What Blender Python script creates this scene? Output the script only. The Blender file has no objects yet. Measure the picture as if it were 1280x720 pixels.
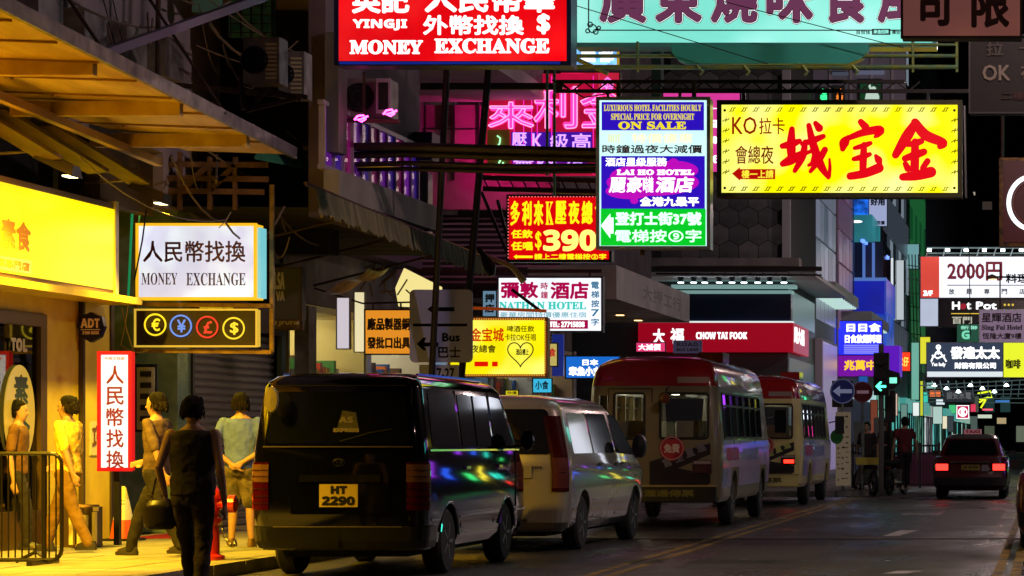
import bpy, bmesh, math, random
from mathutils import Vector, Matrix
random.seed(7)
S = bpy.context.scene
COL = S.collection
# ------------------------------------------------------------------ camera, world, exposure
F, VX, VY, CH = 3250.0, 1310.0, 548.0, 1.35        # focal length in photo pixels, vanishing point, eye height
cam = bpy.data.cameras.new('camera'); camo = bpy.data.objects.new('camera', cam); COL.objects.link(camo)
cam.sensor_width = 36; cam.lens = F/1280*36; cam.shift_x = -(VX-640)/1280; cam.shift_y = (VY-360)/1280
cam.clip_end = 2000; cam.clip_start = .1
camo.location = (0, 0, CH); camo.rotation_euler = (math.pi/2, 0, 0)
S.camera = camo
w = bpy.data.worlds.new('World'); S.world = w; w.use_nodes = True
nt = w.node_tree; bg = nt.nodes['Background']
sky = nt.nodes.new('ShaderNodeTexSky'); sky.sky_type = 'NISHITA'; sky.sun_disc = False
sky.sun_elevation = math.radians(-4); sky.sun_rotation = math.radians(140)
nt.links.new(sky.outputs[0], bg.inputs[0]); bg.inputs[1].default_value = .03
S.view_settings.view_transform = 'Standard'; S.view_settings.look = 'None'; S.view_settings.exposure = 0; S.view_settings.gamma = 1
S.cycles.use_denoising = True
S.cycles.max_bounces = 6; S.cycles.diffuse_bounces = 2; S.cycles.glossy_bounces = 3; S.cycles.transparent_max_bounces = 12; S.cycles.transmission_bounces = 3
S.cycles.sample_clamp_indirect = 4
S.cycles.caustics_reflective = False; S.cycles.caustics_refractive = False

def X(px, Y): return (px-VX)*Y/F
def Z(py, Y): return CH-(py-VY)*Y/F
def lin(c): return tuple(((v/255.)/12.92 if v <= 10 else ((v/255.+.055)/1.055)**2.4) for v in c)

# ------------------------------------------------------------------ materials
MATS = {}
def pbr(name, col, rough=.7, metal=0, col2=None, scale=3., bump=0, coat=0, bscale=None, detail=6, stretch=None, spec=.5):
    if name in MATS: return MATS[name]
    m = bpy.data.materials.new(name); m.use_nodes = True; MATS[name] = m
    n = m.node_tree.nodes; l = m.node_tree.links; p = n['Principled BSDF']
    p.inputs['Base Color'].default_value = (*col, 1); p.inputs['Roughness'].default_value = rough
    p.inputs['Metallic'].default_value = metal; p.inputs['Coat Weight'].default_value = coat; p.inputs['Specular IOR Level'].default_value = spec
    p.inputs['Coat Roughness'].default_value = .06
    if col2 is not None or bump:
        tc = n.new('ShaderNodeTexCoord'); mp = n.new('ShaderNodeMapping'); l.new(tc.outputs['Object'], mp.inputs[0])
        if stretch: mp.inputs['Scale'].default_value = stretch
        nz = n.new('ShaderNodeTexNoise'); nz.inputs['Scale'].default_value = scale; nz.inputs['Detail'].default_value = detail
        l.new(mp.outputs[0], nz.inputs['Vector'])
        if col2 is not None:
            r = n.new('ShaderNodeValToRGB'); r.color_ramp.elements[0].position = .36; r.color_ramp.elements[1].position = .64
            r.color_ramp.elements[0].color = (*col, 1); r.color_ramp.elements[1].color = (*col2, 1)
            l.new(nz.outputs[0], r.inputs[0]); l.new(r.outputs[0], p.inputs['Base Color'])
        mr = n.new('ShaderNodeMapRange'); mr.inputs[3].default_value = max(.02, rough-.12); mr.inputs[4].default_value = min(1, rough+.12)
        l.new(nz.outputs[0], mr.inputs[0]); l.new(mr.outputs[0], p.inputs['Roughness'])
        if bump:
            nb = n.new('ShaderNodeTexNoise'); nb.inputs['Scale'].default_value = bscale or scale*8; nb.inputs['Detail'].default_value = 4
            l.new(mp.outputs[0], nb.inputs['Vector'])
            b = n.new('ShaderNodeBump'); b.inputs['Strength'].default_value = bump; b.inputs['Distance'].default_value = .02
            l.new(nb.outputs[0], b.inputs['Height']); l.new(b.outputs[0], p.inputs['Normal'])
    return m
def emit(name, col, s=1.5, var=0, scale=1.5, sample=True, rough=.3, col2=None):
    """a lit face: glows, with a little glossy skin; var = uneven tubes behind it"""
    if name in MATS: return MATS[name]
    m = bpy.data.materials.new(name); m.use_nodes = True; MATS[name] = m
    n = m.node_tree.nodes; l = m.node_tree.links; p = n['Principled BSDF']
    p.inputs['Base Color'].default_value = (*[c*.25 for c in col], 1); p.inputs['Roughness'].default_value = rough
    p.inputs['Emission Color'].default_value = (*col, 1); p.inputs['Emission Strength'].default_value = s
    if var:
        tc = n.new('ShaderNodeTexCoord'); nz = n.new('ShaderNodeTexNoise'); nz.inputs['Scale'].default_value = scale
        l.new(tc.outputs['Object'], nz.inputs['Vector'])
        mr = n.new('ShaderNodeMapRange'); mr.inputs[1].default_value = .3; mr.inputs[2].default_value = .7
        mr.inputs[3].default_value = s*(1-var); mr.inputs[4].default_value = s*(1+var)
        l.new(nz.outputs[0], mr.inputs[0]); l.new(mr.outputs[0], p.inputs['Emission Strength'])
    if col2 is not None:
        n2 = n.new('ShaderNodeTexNoise'); n2.inputs['Scale'].default_value = scale*1.6; n2.inputs['Detail'].default_value = 1; l.new(tc.outputs['Object'], n2.inputs['Vector'])
        r = n.new('ShaderNodeValToRGB'); r.color_ramp.elements[0].position = .45; r.color_ramp.elements[1].position = .72; r.color_ramp.elements[0].color = (*col, 1); r.color_ramp.elements[1].color = (*col2, 1)
        l.new(n2.outputs[0], r.inputs[0]); l.new(r.outputs[0], p.inputs['Emission Color'])
    if not sample: m.cycles.emission_sampling = 'NONE'
    return m
def glassmat(name, tint=(.6, .65, .65), mix=.75):
    if name in MATS: return MATS[name]
    m = bpy.data.materials.new(name); m.use_nodes = True; MATS[name] = m
    n = m.node_tree.nodes; l = m.node_tree.links
    t = n.new('ShaderNodeBsdfTransparent'); t.inputs[0].default_value = (*tint, 1)
    g = n.new('ShaderNodeBsdfGlossy'); g.inputs['Roughness'].default_value = .03; g.inputs[0].default_value = (.9, .95, 1, 1)
    fr = n.new('ShaderNodeFresnel'); fr.inputs[0].default_value = 1.5
    ad = n.new('ShaderNodeMath'); ad.operation = 'ADD'; ad.inputs[1].default_value = .04; l.new(fr.outputs[0], ad.inputs[0])
    mx = n.new('ShaderNodeMixShader'); l.new(ad.outputs[0], mx.inputs[0]); l.new(t.outputs[0], mx.inputs[1]); l.new(g.outputs[0], mx.inputs[2])
    l.new(mx.outputs[0], n['Material Output'].inputs[0])
    return m
BLK = pbr('black_metal', (.012, .012, .014), .45, .3)
STEEL = pbr('rusty_steel', (.035, .028, .025), .6, .5, (.09, .045, .025), 6, .2)
GALV = pbr('galvanised', (.25, .26, .27), .4, .8, (.15, .15, .16), 8)
CHROME = pbr('chrome', (.7, .7, .7), .12, 1)
RUB = pbr('rubber', (.012, .012, .012), .8)
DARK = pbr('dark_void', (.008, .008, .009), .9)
CONC = pbr('old_concrete', (.2, .18, .19), .9, 0, (.09, .08, .085), 1.2, .4, stretch=(1, 1, .35))
CONC2 = pbr('pale_concrete', (.34, .31, .29), .85, 0, (.22, .2, .19), 1.5, .3, stretch=(1, 1, .4))

# ------------------------------------------------------------------ mesh helpers
ROOT = {}
class MB:
    def __init__(s): s.v = []; s.f = []; s.sm = False
    def add(s, vs, fs):
        b = len(s.v); s.v += [tuple(v) for v in vs]; s.f += [tuple(b+i for i in f) for f in fs]; return s
    def box(s, x0, x1, y0, y1, z0, z1):
        x0, x1 = sorted((x0, x1)); y0, y1 = sorted((y0, y1)); z0, z1 = sorted((z0, z1))
        return s.add([(x0,y0,z0),(x1,y0,z0),(x1,y1,z0),(x0,y1,z0),(x0,y0,z1),(x1,y0,z1),(x1,y1,z1),(x0,y1,z1)],
              [(0,3,2,1),(4,5,6,7),(0,1,5,4),(1,2,6,5),(2,3,7,6),(3,0,4,7)])
    def pb(s, r, Y, d=.05): return s.box(X(r[0],Y), X(r[2],Y), Y, Y+d, Z(r[3],Y), Z(r[1],Y))
    def bar(s, a, b, w_=.04, h=None):
        a, b = Vector(a), Vector(b); d = (b-a).normalized(); h = h or w_
        u = d.cross(Vector((0,0,1)))
        u = Vector((1,0,0)) if u.length < 1e-3 else u.normalized()
        v = u.cross(d).normalized()
        q = [a+u*sx*w_/2+v*sy*h/2 for sx, sy in ((-1,-1),(1,-1),(1,1),(-1,1))]
        return s.add(q+[p+(b-a) for p in q], [(0,1,2,3),(7,6,5,4),(0,4,5,1),(1,5,6,2),(2,6,7,3),(3,7,4,0)])
    def tube(s, pts, r=.02, n=8, cap=True):
        pts = [Vector(p) for p in pts]; R = r if isinstance(r, (list, tuple)) else [r]*len(pts)
        vs = []; fs = []; up = None
        for i, p in enumerate(pts):
            d = (pts[min(i+1, len(pts)-1)]-pts[max(i-1, 0)]).normalized()
            if up is None: up = Vector((0,0,1)) if abs(d.z) < .9 else Vector((0,1,0))
            u = d.cross(up).normalized(); v = u.cross(d); up = v
            for k in range(n):
                a = 2*math.pi*k/n; vs.append(p+u*math.cos(a)*R[i]+v*math.sin(a)*R[i])
        for i in range(len(pts)-1):
            for k in range(n):
                a = i*n+k; b = i*n+(k+1) % n; fs.append((a, b, b+n, a+n))
        if cap: fs += [tuple(range(n))[::-1], tuple(range((len(pts)-1)*n, len(pts)*n))]
        return s.add(vs, fs)
    def disc(s, c, r, axis='y', t=.02, n=24, rz=None):
        c = Vector(c); d = {'y': Vector((0,1,0)), 'x': Vector((1,0,0)), 'z': Vector((0,0,1))}[axis]
        if rz is None or rz == r: return s.tube([c, c+d*t], r, n)
        vs = []
        for e in (0, t):
            for k in range(n):
                a = 2*math.pi*k/n; vs.append((c.x+math.cos(a)*r, c.y+e, c.z+math.sin(a)*rz))
        return s.add(vs, [tuple(range(n)), tuple(range(n, 2*n))[::-1]]+[(k, n+k, n+(k+1) % n, (k+1) % n) for k in range(n)])
    def ring(s, c, r, tr=.01, axis='y', n=28, rz=None, m=6):
        rz = rz or r; pts = []
        for k in range(n+1):
            a = 2*math.pi*k/n; ca, sa = math.cos(a)*r, math.sin(a)*rz
            pts.append((c[0]+ca, c[1], c[2]+sa) if axis == 'y' else ((c[0], c[1]+ca, c[2]+sa) if axis == 'x' else (c[0]+ca, c[1]+sa, c[2])))
        return s.tube(pts, tr, m, cap=False)
    def lathe(s, prof, c=(0,0,0), n=20, axis='z'):
        vs = []; fs = []
        for (r, h) in prof:
            for k in range(n):
                a = 2*math.pi*k/n; p = (math.cos(a)*r, math.sin(a)*r, h)
                if axis == 'x': p = (h, math.cos(a)*r, math.sin(a)*r)
                if axis == 'y': p = (math.cos(a)*r, h, math.sin(a)*r)
                vs.append((p[0]+c[0], p[1]+c[1], p[2]+c[2]))
        for i in range(len(prof)-1):
            for k in range(n):
                a = i*n+k; b = i*n+(k+1) % n; fs.append((a, b, b+n, a+n))
        fs += [tuple(range(n))[::-1], tuple(range((len(prof)-1)*n, len(prof)*n))]
        return s.add(vs, fs)
    def prism(s, poly, y0, y1):                      # poly in (x, z)
        n = len(poly)
        return s.add([(x, y0, z) for x, z in poly]+[(x, y1, z) for x, z in poly],
                     [tuple(range(n)), tuple(range(n, 2*n))[::-1]]+[(k, n+k, n+(k+1) % n, (k+1) % n) for k in range(n)])
    def grid(s, fn, nu, nv):
        vs = [fn(i/nu, j/nv) for j in range(nv+1) for i in range(nu+1)]
        return s.add(vs, [(j*(nu+1)+i, j*(nu+1)+i+1, (j+1)*(nu+1)+i+1, (j+1)*(nu+1)+i) for j in range(nv) for i in range(nu)])
    def islands(s):
        p = list(range(len(s.v)))
        def fd(a):
            while p[a] != a: p[a] = p[p[a]]; a = p[a]
            return a
        for f in s.f:
            for b in f[1:]: p[fd(b)] = fd(f[0])
        g = {}
        for f in s.f: g.setdefault(fd(f[0]), []).append(f)
        out = []
        for fs in g.values():
            ids = sorted({i for f in fs for i in f}); mp = {i: k for k, i in enumerate(ids)}; m = MB(); m.v = [s.v[i] for i in ids]; m.f = [tuple(mp[i] for i in f) for f in fs]; out.append(m)
        return out
    SEP = {'door_gap', 'door_handle', 'side_trim', 'side_crease', 'bracket', 'tailgate_gap', 'sign_frame', 'drain', 'red_block', 'mullion', 'buckle'}
    def build(s, name, mat, parent=None, world=True, smooth=None, **kw):
        if name in s.SEP and parent is not None:
            parts = s.islands()
            if len(parts) > 1: return [q.build(name, mat, parent, world, smooth, **kw) for q in parts][0]
        me = bpy.data.meshes.new(name); off = (0,0,0)
        if parent is not None and world: off = ROOT.get(parent.name, (0,0,0))
        me.from_pydata([(a-off[0], b-off[1], c-off[2]) for a, b, c in s.v], [], s.f)
        o = finish(me, name, mat, parent, smooth)
        ROOT[o.name] = off
        tag(o, **kw)
        return o
def finish(me, name, mat, parent=None, smooth=None):
    me.validate(verbose=False)
    bm = bmesh.new(); bm.from_mesh(me); bmesh.ops.recalc_face_normals(bm, faces=bm.faces); bm.to_mesh(me); bm.free()
    if smooth is not None:
        me.shade_smooth(); me.set_sharp_from_angle(angle=math.radians(smooth))
    if mat: me.materials.append(mat)
    o = bpy.data.objects.new(name, me); COL.objects.link(o)
    if parent is not None: o.parent = parent
    return o
def tag(o, label=None, cat=None, group=None, kind=None):
    for k, v in (('label', label), ('category', cat), ('group', group), ('kind', kind)):
        if v: o[k] = v
    return o
def thing(name, label, cat, loc, rz=0, group=None):
    o = bpy.data.objects.new(name, None); COL.objects.link(o); o.empty_display_size = .2
    o.location = loc; o.rotation_euler = (0, 0, rz); tag(o, label, cat, group); ROOT[o.name] = tuple(loc)
    return o
def copy_tree(o, loc=None, rz=None, parent=None, **kw):
    c = o.copy(); COL.objects.link(c); c.parent = parent; ROOT[c.name] = ROOT.get(o.name, (0,0,0))
    if loc is not None: c.location = loc
    if rz is not None: c.rotation_euler.z = rz
    tag(c, **kw)
    for ch in list(o.children): copy_tree(ch, parent=c)
    return c
def inst(me, name, loc, parent=None, rot=None, scale=None):
    o = bpy.data.objects.new(name, me); COL.objects.link(o); o.location = loc
    if parent is not None:
        o.parent = parent; L = ROOT.get(parent.name, (0,0,0)); o.location = [loc[i]-L[i] for i in range(3)]
    if rot: o.rotation_euler = rot
    if scale: o.scale = scale
    return o
def unit_mesh(mb, name, mat, smooth=None):
    me = bpy.data.meshes.new(name); me.from_pydata(mb.v, [], mb.f)
    bm = bmesh.new(); bm.from_mesh(me); bmesh.ops.recalc_face_normals(bm, faces=bm.faces); bm.to_mesh(me); bm.free()
    if smooth is not None: me.shade_smooth(); me.set_sharp_from_angle(angle=math.radians(smooth))
    me.materials.append(mat); return me

# ------------------------------------------------------------------ lettering
def styled(t, st):
    if st not in 'SB': return t
    U, l_, d = (0x1D400, 0x1D41A, 0x1D7CE) if st == 'S' else (0x1D5D4, 0x1D5EE, 0x1D7EC)
    return ''.join(chr(U+ord(c)-65) if 'A' <= c <= 'Z' else chr(l_+ord(c)-97) if 'a' <= c <= 'z' else chr(d+ord(c)-48) if '0' <= c <= '9' else c for c in t)
TC = {}
def text_geo(t, st='n', spacing=1.):
    k = (t, st, spacing)
    if k in TC: return TC[k]
    c = bpy.data.curves.new('lettering', 'FONT'); c.body = styled(t, st); c.resolution_u = 2; c.space_character = spacing
    o = bpy.data.objects.new('lettering', c)
    me = bpy.data.meshes.new_from_object(o)
    vs = [(v.co.x, v.co.y) for v in me.vertices]; fs = [tuple(p.vertices) for p in me.polygons]
    bpy.data.objects.remove(o); bpy.data.curves.remove(c); bpy.data.meshes.remove(me)
    x0 = min(v[0] for v in vs); x1 = max(v[0] for v in vs); y0 = min(v[1] for v in vs); y1 = max(v[1] for v in vs)
    TC[k] = ([((x-x0)/(x1-x0), (y-y0)/(y1-y0)) for x, y in vs], fs, (x1-x0)/(y1-y0)); return TC[k]
OFF = [(0,0),(1,0),(-1,0),(0,1),(0,-1),(.7,.7),(-.7,.7),(.7,-.7),(-.7,-.7)]
def letters(mb, t, x0, x1, z0, z1, y, bold=0, st='n', spacing=1., skew=0, fwd=-1):
    """lay text facing -Y into the rectangle; bold = stroke growth in metres (overlaid shifted copies, each a hair apart)"""
    vs, fs, _ = text_geo(t, st, spacing)
    x0 += bold; x1 -= bold; z0 += bold; z1 -= bold
    for k, (dx, dz) in enumerate(OFF if bold > 0 else OFF[:1]):
        mb.add([(x0+u*(x1-x0)+dx*bold+skew*v*(z1-z0), y+fwd*k*.00025, z0+v*(z1-z0)+dz*bold) for u, v in vs], fs)
    return mb
def row(parent, t, r, Y, mat, bold=.0, st='n', spacing=1., skew=0, lift=.006, name='lettering'):
    """r = (x0,y0,x1,y1) in photo pixels at distance Y; bold in photo pixels"""
    mb = MB(); s_ = Y/F
    letters(mb, t, X(r[0],Y), X(r[2],Y), Z(r[3],Y), Z(r[1],Y), Y-lift, bold*s_, st, spacing, skew)
    return mb.build(name, mat, parent)
def brush(mb, strokes, fn, y, n=7):
    """brush strokes: polylines of (px, py, width) with rounded ends, mapped by fn to x,z"""
    for k, st in enumerate(strokes):
        pts = []
        m = len(st)
        for i in range(m-1):
            for q in range(n):
                t = q/n
                p0 = st[max(i-1, 0)]; p1 = st[i]; p2 = st[i+1]; p3 = st[min(i+2, m-1)]
                pts.append(tuple(.5*((2*p1[j])+(-p0[j]+p2[j])*t+(2*p0[j]-5*p1[j]+4*p2[j]-p3[j])*t*t+(-p0[j]+3*p1[j]-3*p2[j]+p3[j])*t**3) for j in range(3)))
        pts.append(st[-1]); L = []; R = []
        for i, p in enumerate(pts):
            a = pts[max(i-1, 0)]; b = pts[min(i+1, len(pts)-1)]; dx, dy = b[0]-a[0], b[1]-a[1]; d = math.hypot(dx, dy) or 1
            nx, ny = -dy/d*p[2]/2, dx/d*p[2]/2
            L.append((p[0]+nx, p[1]+ny)); R.append((p[0]-nx, p[1]-ny))
        vs = []; yy = y-k*.0004
        for a, b in zip(L, R):
            for q in (a, b):
                x_, z_ = fn(*q); vs.append((x_, yy, z_))
        fs = [(2*i, 2*i+1, 2*i+3, 2*i+2) for i in range(len(L)-1)]
        mb.add(vs, fs)
        for e, s_ in ((0, 1), (-1, 2)):
            p = pts[e]; vs = []
            for q in range(12):
                a = 2*math.pi*q/12; x_, z_ = fn(p[0]+math.cos(a)*p[2]/2, p[1]+math.sin(a)*p[2]/2); vs.append((x_, yy-.00013*s_, z_))
            mb.add(vs, [tuple(range(12))])
    return mb
def em(c, s=1.5, **k): return emit('glow_%02x%02x%02x_%g' % (*c, s), lin(c), s, sample=False, **k)
def paint(c, rough=.5, **k): return pbr('paint_%02x%02x%02x' % tuple(c), lin(c), rough, **k)

def lightbox(name, label, cat, r, Y, face, rows=(), frame=None, depth=.25, bw=3, group=None, lit=True, kind_name=None):
    """a box sign facing the viewer's way: casing, face, frame, rows of lettering"""
    x0, x1, z0, z1 = X(r[0],Y), X(r[2],Y), Z(r[3],Y), Z(r[1],Y); b = bw*Y/F
    t = thing(name, label, cat, ((x0+x1)/2, Y+depth/2, z0), 0, group)
    frame = frame or BLK
    MB().box(x0, x1, Y+.012, Y+depth, z0, z1).build('casing', frame, t)
    MB().box(x0+b, x1-b, Y, Y+.01, z0+b, z1-b).build('face', face, t)
    m = MB()
    m.box(x0-.01, x1+.01, Y-.02, Y+.03, z1-b, z1+.01).box(x0-.01, x1+.01, Y-.02, Y+.03, z0-.01, z0+b)
    m.box(x0-.01, x0+b, Y-.017, Y+.028, z0+b, z1-b).box(x1-b, x1+.01, Y-.017, Y+.028, z0+b, z1-b)
    m.build('frame', frame, t)
    for q in rows:
        row(t, q[0], q[1], Y, q[2], *(q[3:4] or (.0,)), **(q[4] if len(q) > 4 else {}))
    return t
def hangers(t, pts, r=.015, mat=None, name='bracket'):
    m = MB()
    for a, b in pts: m.tube([a, b], r, 6)
    return m.build(name, mat or STEEL, t)

# ================================================================== THE SETTING
KX = -8.02                                   # kerb face of the left pavement
FX = -11.3                                   # facade line
def asphalt():
    m = pbr('asphalt', (.030, .028, .027), .5); n = m.node_tree.nodes; l = m.node_tree.links; p = n['Principled BSDF']
    tc = n.new('ShaderNodeTexCoord'); mp = n.new('ShaderNodeMapping'); mp.inputs['Scale'].default_value = (1, .35, 1); l.new(tc.outputs['Object'], mp.inputs[0])
    def nz(sc, d, vec=None): q = n.new('ShaderNodeTexNoise'); q.inputs['Scale'].default_value = sc; q.inputs['Detail'].default_value = d; l.new(vec or mp.outputs[0], q.inputs['Vector']); return q
    def ramp(src, a, b, c0, c1): r = n.new('ShaderNodeValToRGB'); r.color_ramp.elements[0].position = a; r.color_ramp.elements[1].position = b; r.color_ramp.elements[0].color = (*c0, 1); r.color_ramp.elements[1].color = (*c1, 1); l.new(src, r.inputs[0]); return r
    def mul(a, b): x = n.new('ShaderNodeMix'); x.data_type = 'RGBA'; x.blend_type = 'MULTIPLY'; x.inputs[0].default_value = 1; l.new(a, x.inputs[6]); l.new(b, x.inputs[7]); return x.outputs[2]
    big = ramp(nz(.55, 5).outputs[0], .35, .66, (.018, .017, .017), (.058, .052, .046))
    grit = ramp(nz(55, 2, tc.outputs['Object']).outputs[0], .35, .62, (.45, .45, .45), (1.5, 1.5, 1.5))
    vo = n.new('ShaderNodeTexVoronoi'); vo.feature = 'DISTANCE_TO_EDGE'; vo.inputs['Scale'].default_value = .55
    wv = n.new('ShaderNodeMix'); wv.data_type = 'RGBA'; wv.blend_type = 'ADD'; wv.inputs[0].default_value = .6; l.new(tc.outputs['Object'], wv.inputs[6]); l.new(nz(1.5, 4).outputs[1], wv.inputs[7]); l.new(wv.outputs[2], vo.inputs['Vector'])
    crack = ramp(vo.outputs[0], .0, .012, (.25, .25, .25), (1, 1, 1)); oil = ramp(nz(1.7, 3).outputs[0], .60, .70, (1, 1, 1), (.35, .35, .35))
    c = mul(mul(mul(big.outputs[0], grit.outputs[0]), crack.outputs[0]), oil.outputs[0]); l.new(c, p.inputs['Base Color'])
    rr = n.new('ShaderNodeMapRange'); rr.inputs[1].default_value = .35; rr.inputs[2].default_value = .65; rr.inputs[3].default_value = .22; rr.inputs[4].default_value = .52; l.new(nz(.9, 5).outputs[0], rr.inputs[0]); l.new(rr.outputs[0], p.inputs['Roughness'])
    b = n.new('ShaderNodeBump'); b.inputs['Strength'].default_value = .6; b.inputs['Distance'].default_value = .01; l.new(nz(70, 3, tc.outputs['Object']).outputs[0], b.inputs['Height']); l.new(b.outputs[0], p.inputs['Normal'])
    return m
ASPH = asphalt()
MB().box(-60, 60, -20, 900, -.6, -.004).build('ground', ASPH, kind='structure')
rd = MB(); rd.grid(lambda u, v: (KX+u*(12.0), 5+v*400, 0), 12, 60); rd.build('road', ASPH, kind='structure')
ROADP = pbr('worn_road_paint_yellow', (.42, .26, .03), .7, 0, (.08, .06, .035), 5, .2)
ROADW = pbr('worn_road_paint_white', (.8, .78, .72), .7, 0, (.42, .4, .36), 5, .2)
m = MB()
for xx in (-4.3, -4.52): m.box(xx-.05, xx+.05, 14, 60, .002, .005)
for xx in (-.5, -.32): m.box(xx-.05, xx+.05, 14, 45, .002, .005)
m.build('yellow_road_lines', ROADP, kind='structure')
m = MB(); m.box(-7.9, -.1, 34.75, 35.0, .006, .009); m.build('tan_cross_strip', pbr('tan_strip', (.16, .11, .06), .8, 0, (.07, .055, .04), 3), kind='structure')  # tan strip laid straight across the road
m = MB()
for y0, l in ((35.9, 2.2), (25.9, .55)): m.add([(X(1103, y0), y0, .004), (X(1103, y0)+.22, y0, .004), (X(1103, y0)+.4, y0+l, .004), (X(1103, y0)+.12, y0+l, .004)], [(0, 1, 2, 3)])
m.box(-2.6, -2.05, 46, 46.3, .002, .005); m.build('white_road_marks', ROADW, kind='structure')
for a in ((-3.9, 27, 1.3, 6.5), (-1.9, 40, 1.1, 9), (-6.5, 22, 1.2, 5), (-2.4, 22.5, 1.6, 3)): MB().box(a[0], a[0]+a[2], a[1], a[1]+a[3], .0008, .0016).build('road_repair_patch', pbr('asphalt_patch', (.028, .027, .027), .5, 0, (.045, .042, .04), 3, .5, bscale=80), kind='structure')
rl = random.Random(5); m = MB()
for k in range(70):
    x_, y_ = rl.uniform(-7.8, -.6), rl.uniform(24, 58); a_ = rl.uniform(0, 3.1); q = rl.uniform(.012, .045)
    m.add([(x_+math.cos(a_+j*1.57)*q*(1 if j % 2 else .6), y_+math.sin(a_+j*1.57)*q, .006+rl.uniform(0, .012)) for j in range(4)], [(0, 1, 2, 3)])
m.build('road_litter', pbr('litter_paper', (.45, .42, .36), .8), kind='stuff')
# left pavement with kerb stones and slabs
pv = MB().box(-14, KX-.15, 5, 64, -.3, .11).build('pavement', pbr('pavement_bed', (.06, .055, .05), .9), kind='structure')
km = unit_mesh(MB().box(-.147, 0, 0, .985, -.3, .13), 'kerb_stone', pbr('kerb_concrete', (.27, .25, .23), .85, 0, (.16, .15, .14), 3, .3))
for k in range(44): inst(km, 'kerb_stone', (KX, 19+k, 0), pv)
SL = [pbr('slab_a', (.3, .27, .23), .75, 0, (.22, .2, .17), 2, .35, bscale=40), pbr('slab_b', (.25, .225, .195), .75, 0, (.32, .29, .25), 2, .35, bscale=40), pbr('slab_c', (.2, .19, .17), .72, 0, (.28, .25, .22), 2, .35, bscale=40)]
sm = [unit_mesh(MB().box(.004, .546, .004, .546, 0, .02), 'paving_slab', q) for q in SL]
for i in range(6):
    for j in range(34):
        inst(random.choice(sm), 'paving_slab', (KX-.152-.55*(i+1), 20.5+j*.55, .108+random.uniform(0, .005)), pv)
MB().box(-14, KX-.152, 39.2, 64, .108, .128).build('far_paving', SL[1], pv)
# pavement beyond the side street, bulging into the road
m = MB(); pl = [(-14, 60.2), (-5.2, 60.2), (-4.2, 60.8), (-3.75, 62), (-3.7, 300), (-14, 300)]
n = len(pl); m.add([(x, y, -.1) for x, y in pl]+[(x, y, .13) for x, y in pl], [tuple(range(n)), tuple(range(n, 2*n))]+[(k, (k+1) % n, n+(k+1) % n, n+k) for k in range(n)])
m.build('far_pavement', pbr('kerb_concrete', (.27, .25, .23)), kind='structure')

# ================================================================== LEFT: the yellow vegetarian shop building
YEL = pbr('yellow_wall', (.80, .60, .04), .45, 0, (.68, .48, .03), 2.5, .1)
DKW = pbr('dark_wood', (.05, .028, .015), .5, 0, (.025, .015, .01), 4, .2)
b1 = thing('shop_building', 'grey stained old building above the yellow lit shop with a sloping canopy', 'building', (FX-2, 27, 0))
m = MB(); m.box(FX-4, FX, 12, 33.2, 5.0, 16); m.box(FX-4, FX, 33.2, 38.4, 4.3, 16); m.build('upper_wall', pbr('purple_grey_concrete', (.34, .28, .33), .9, 0, (.18, .15, .18), .8, .4, stretch=(1, 1, .25)), b1)
MB().box(FX-4, FX-.6, 12, 31.1, 0, 5).build('back_wall', DARK, b1)
m = MB(); m.box(FX-.6, FX+.02, 30.35, 31.25, .13, 3.0); m.build('pier', YEL, b1)
m = MB(); m.box(FX-.6, FX, 29.3, 30.34, .13, 3.0); m.build('wall_panel', YEL, b1)
MB().box(FX-.6, FX+.04, 31.26, 31.36, .13, 5).build('edge_post', DKW, b1)
MB().box(FX-.6, FX, 12, 29.3, 2.75, 3.0).build('lintel', YEL, b1)
m = MB().box(FX-.01, FX+.06, 30.3, 30.36, .13, 3.0); m.build('gutter_pipe', DKW, b1)
# shop window (glass with oval) Y 24..29.2
f = MB(); f.box(FX-.1, FX+.03, 29.1, 29.28, .13, 2.74); f.box(FX-.1, FX+.03, 26.6, 26.75, .13, 2.74); f.box(FX-.1, FX+.03, 20, 29.1, 2.6, 2.74); f.box(FX-.1, FX+.03, 20, 29.1, .13, .55)
fw = f.build('window_frame', pbr('bronze_frame', (.16, .1, .04), .35, .6), b1)
MB().box(FX-.03, FX-.02, 20, 29.1, .55, 2.6).build('window_glass', glassmat('shop_glass', (.75, .7, .55)), b1)
inn = MB().box(FX-.58, FX-.55, 18, 29.2, .13, 2.7); inn.build('inner_wall', pbr('shop_inner', (.25, .19, .08), .8, 0, (.12, .09, .05), 2), b1)
m = MB()
for k in range(7): m.box(FX-.5, FX-.2, 27.0+.29*k, 27.2+.29*k, .55, .55+.25+.12*(k % 3))
m.build('window_goods', pbr('goods', (.5, .3, .08), .5, 0, (.2, .25, .06), 4), b1)
ov = MB().lathe([(.0, 0), (.42, 0), (.42, .012)], (0, 0, 0), 32, 'x')
ov.v = [(a+FX+.0, b*1.0+28.55, c*1.28+1.62) for a, b, c in ov.v]; ovo = ov.build('oval_sticker', em((235, 190, 60), .55), b1, kind=None)
m = MB(); letters(m, '素', 28.75, 28.4, 1.72, 2.05, 0, .012); letters(m, '食', 28.75, 28.35, 1.2, 1.62, 0, .012)
m.v = [(FX+.014-b, 57.15-a, c) for a, b, c in m.v]; m.build('lettering', paint((20, 60, 15)), b1)
m = MB(); letters(m, 'TOL', 28.3, 28.75, 2.3, 2.45, 0, .01, 'B'); m.v = [(FX+.012-b, a, c) for a, b, c in m.v]; m.build('lettering', paint((200, 190, 150)), b1)
m = MB(); m.box(FX+.021, FX+.03, 30.6, 31.0, 1.15, 1.55); m.build('notice_sheet', pbr('cream_paper', (.75, .66, .42), .7), b1)
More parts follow.
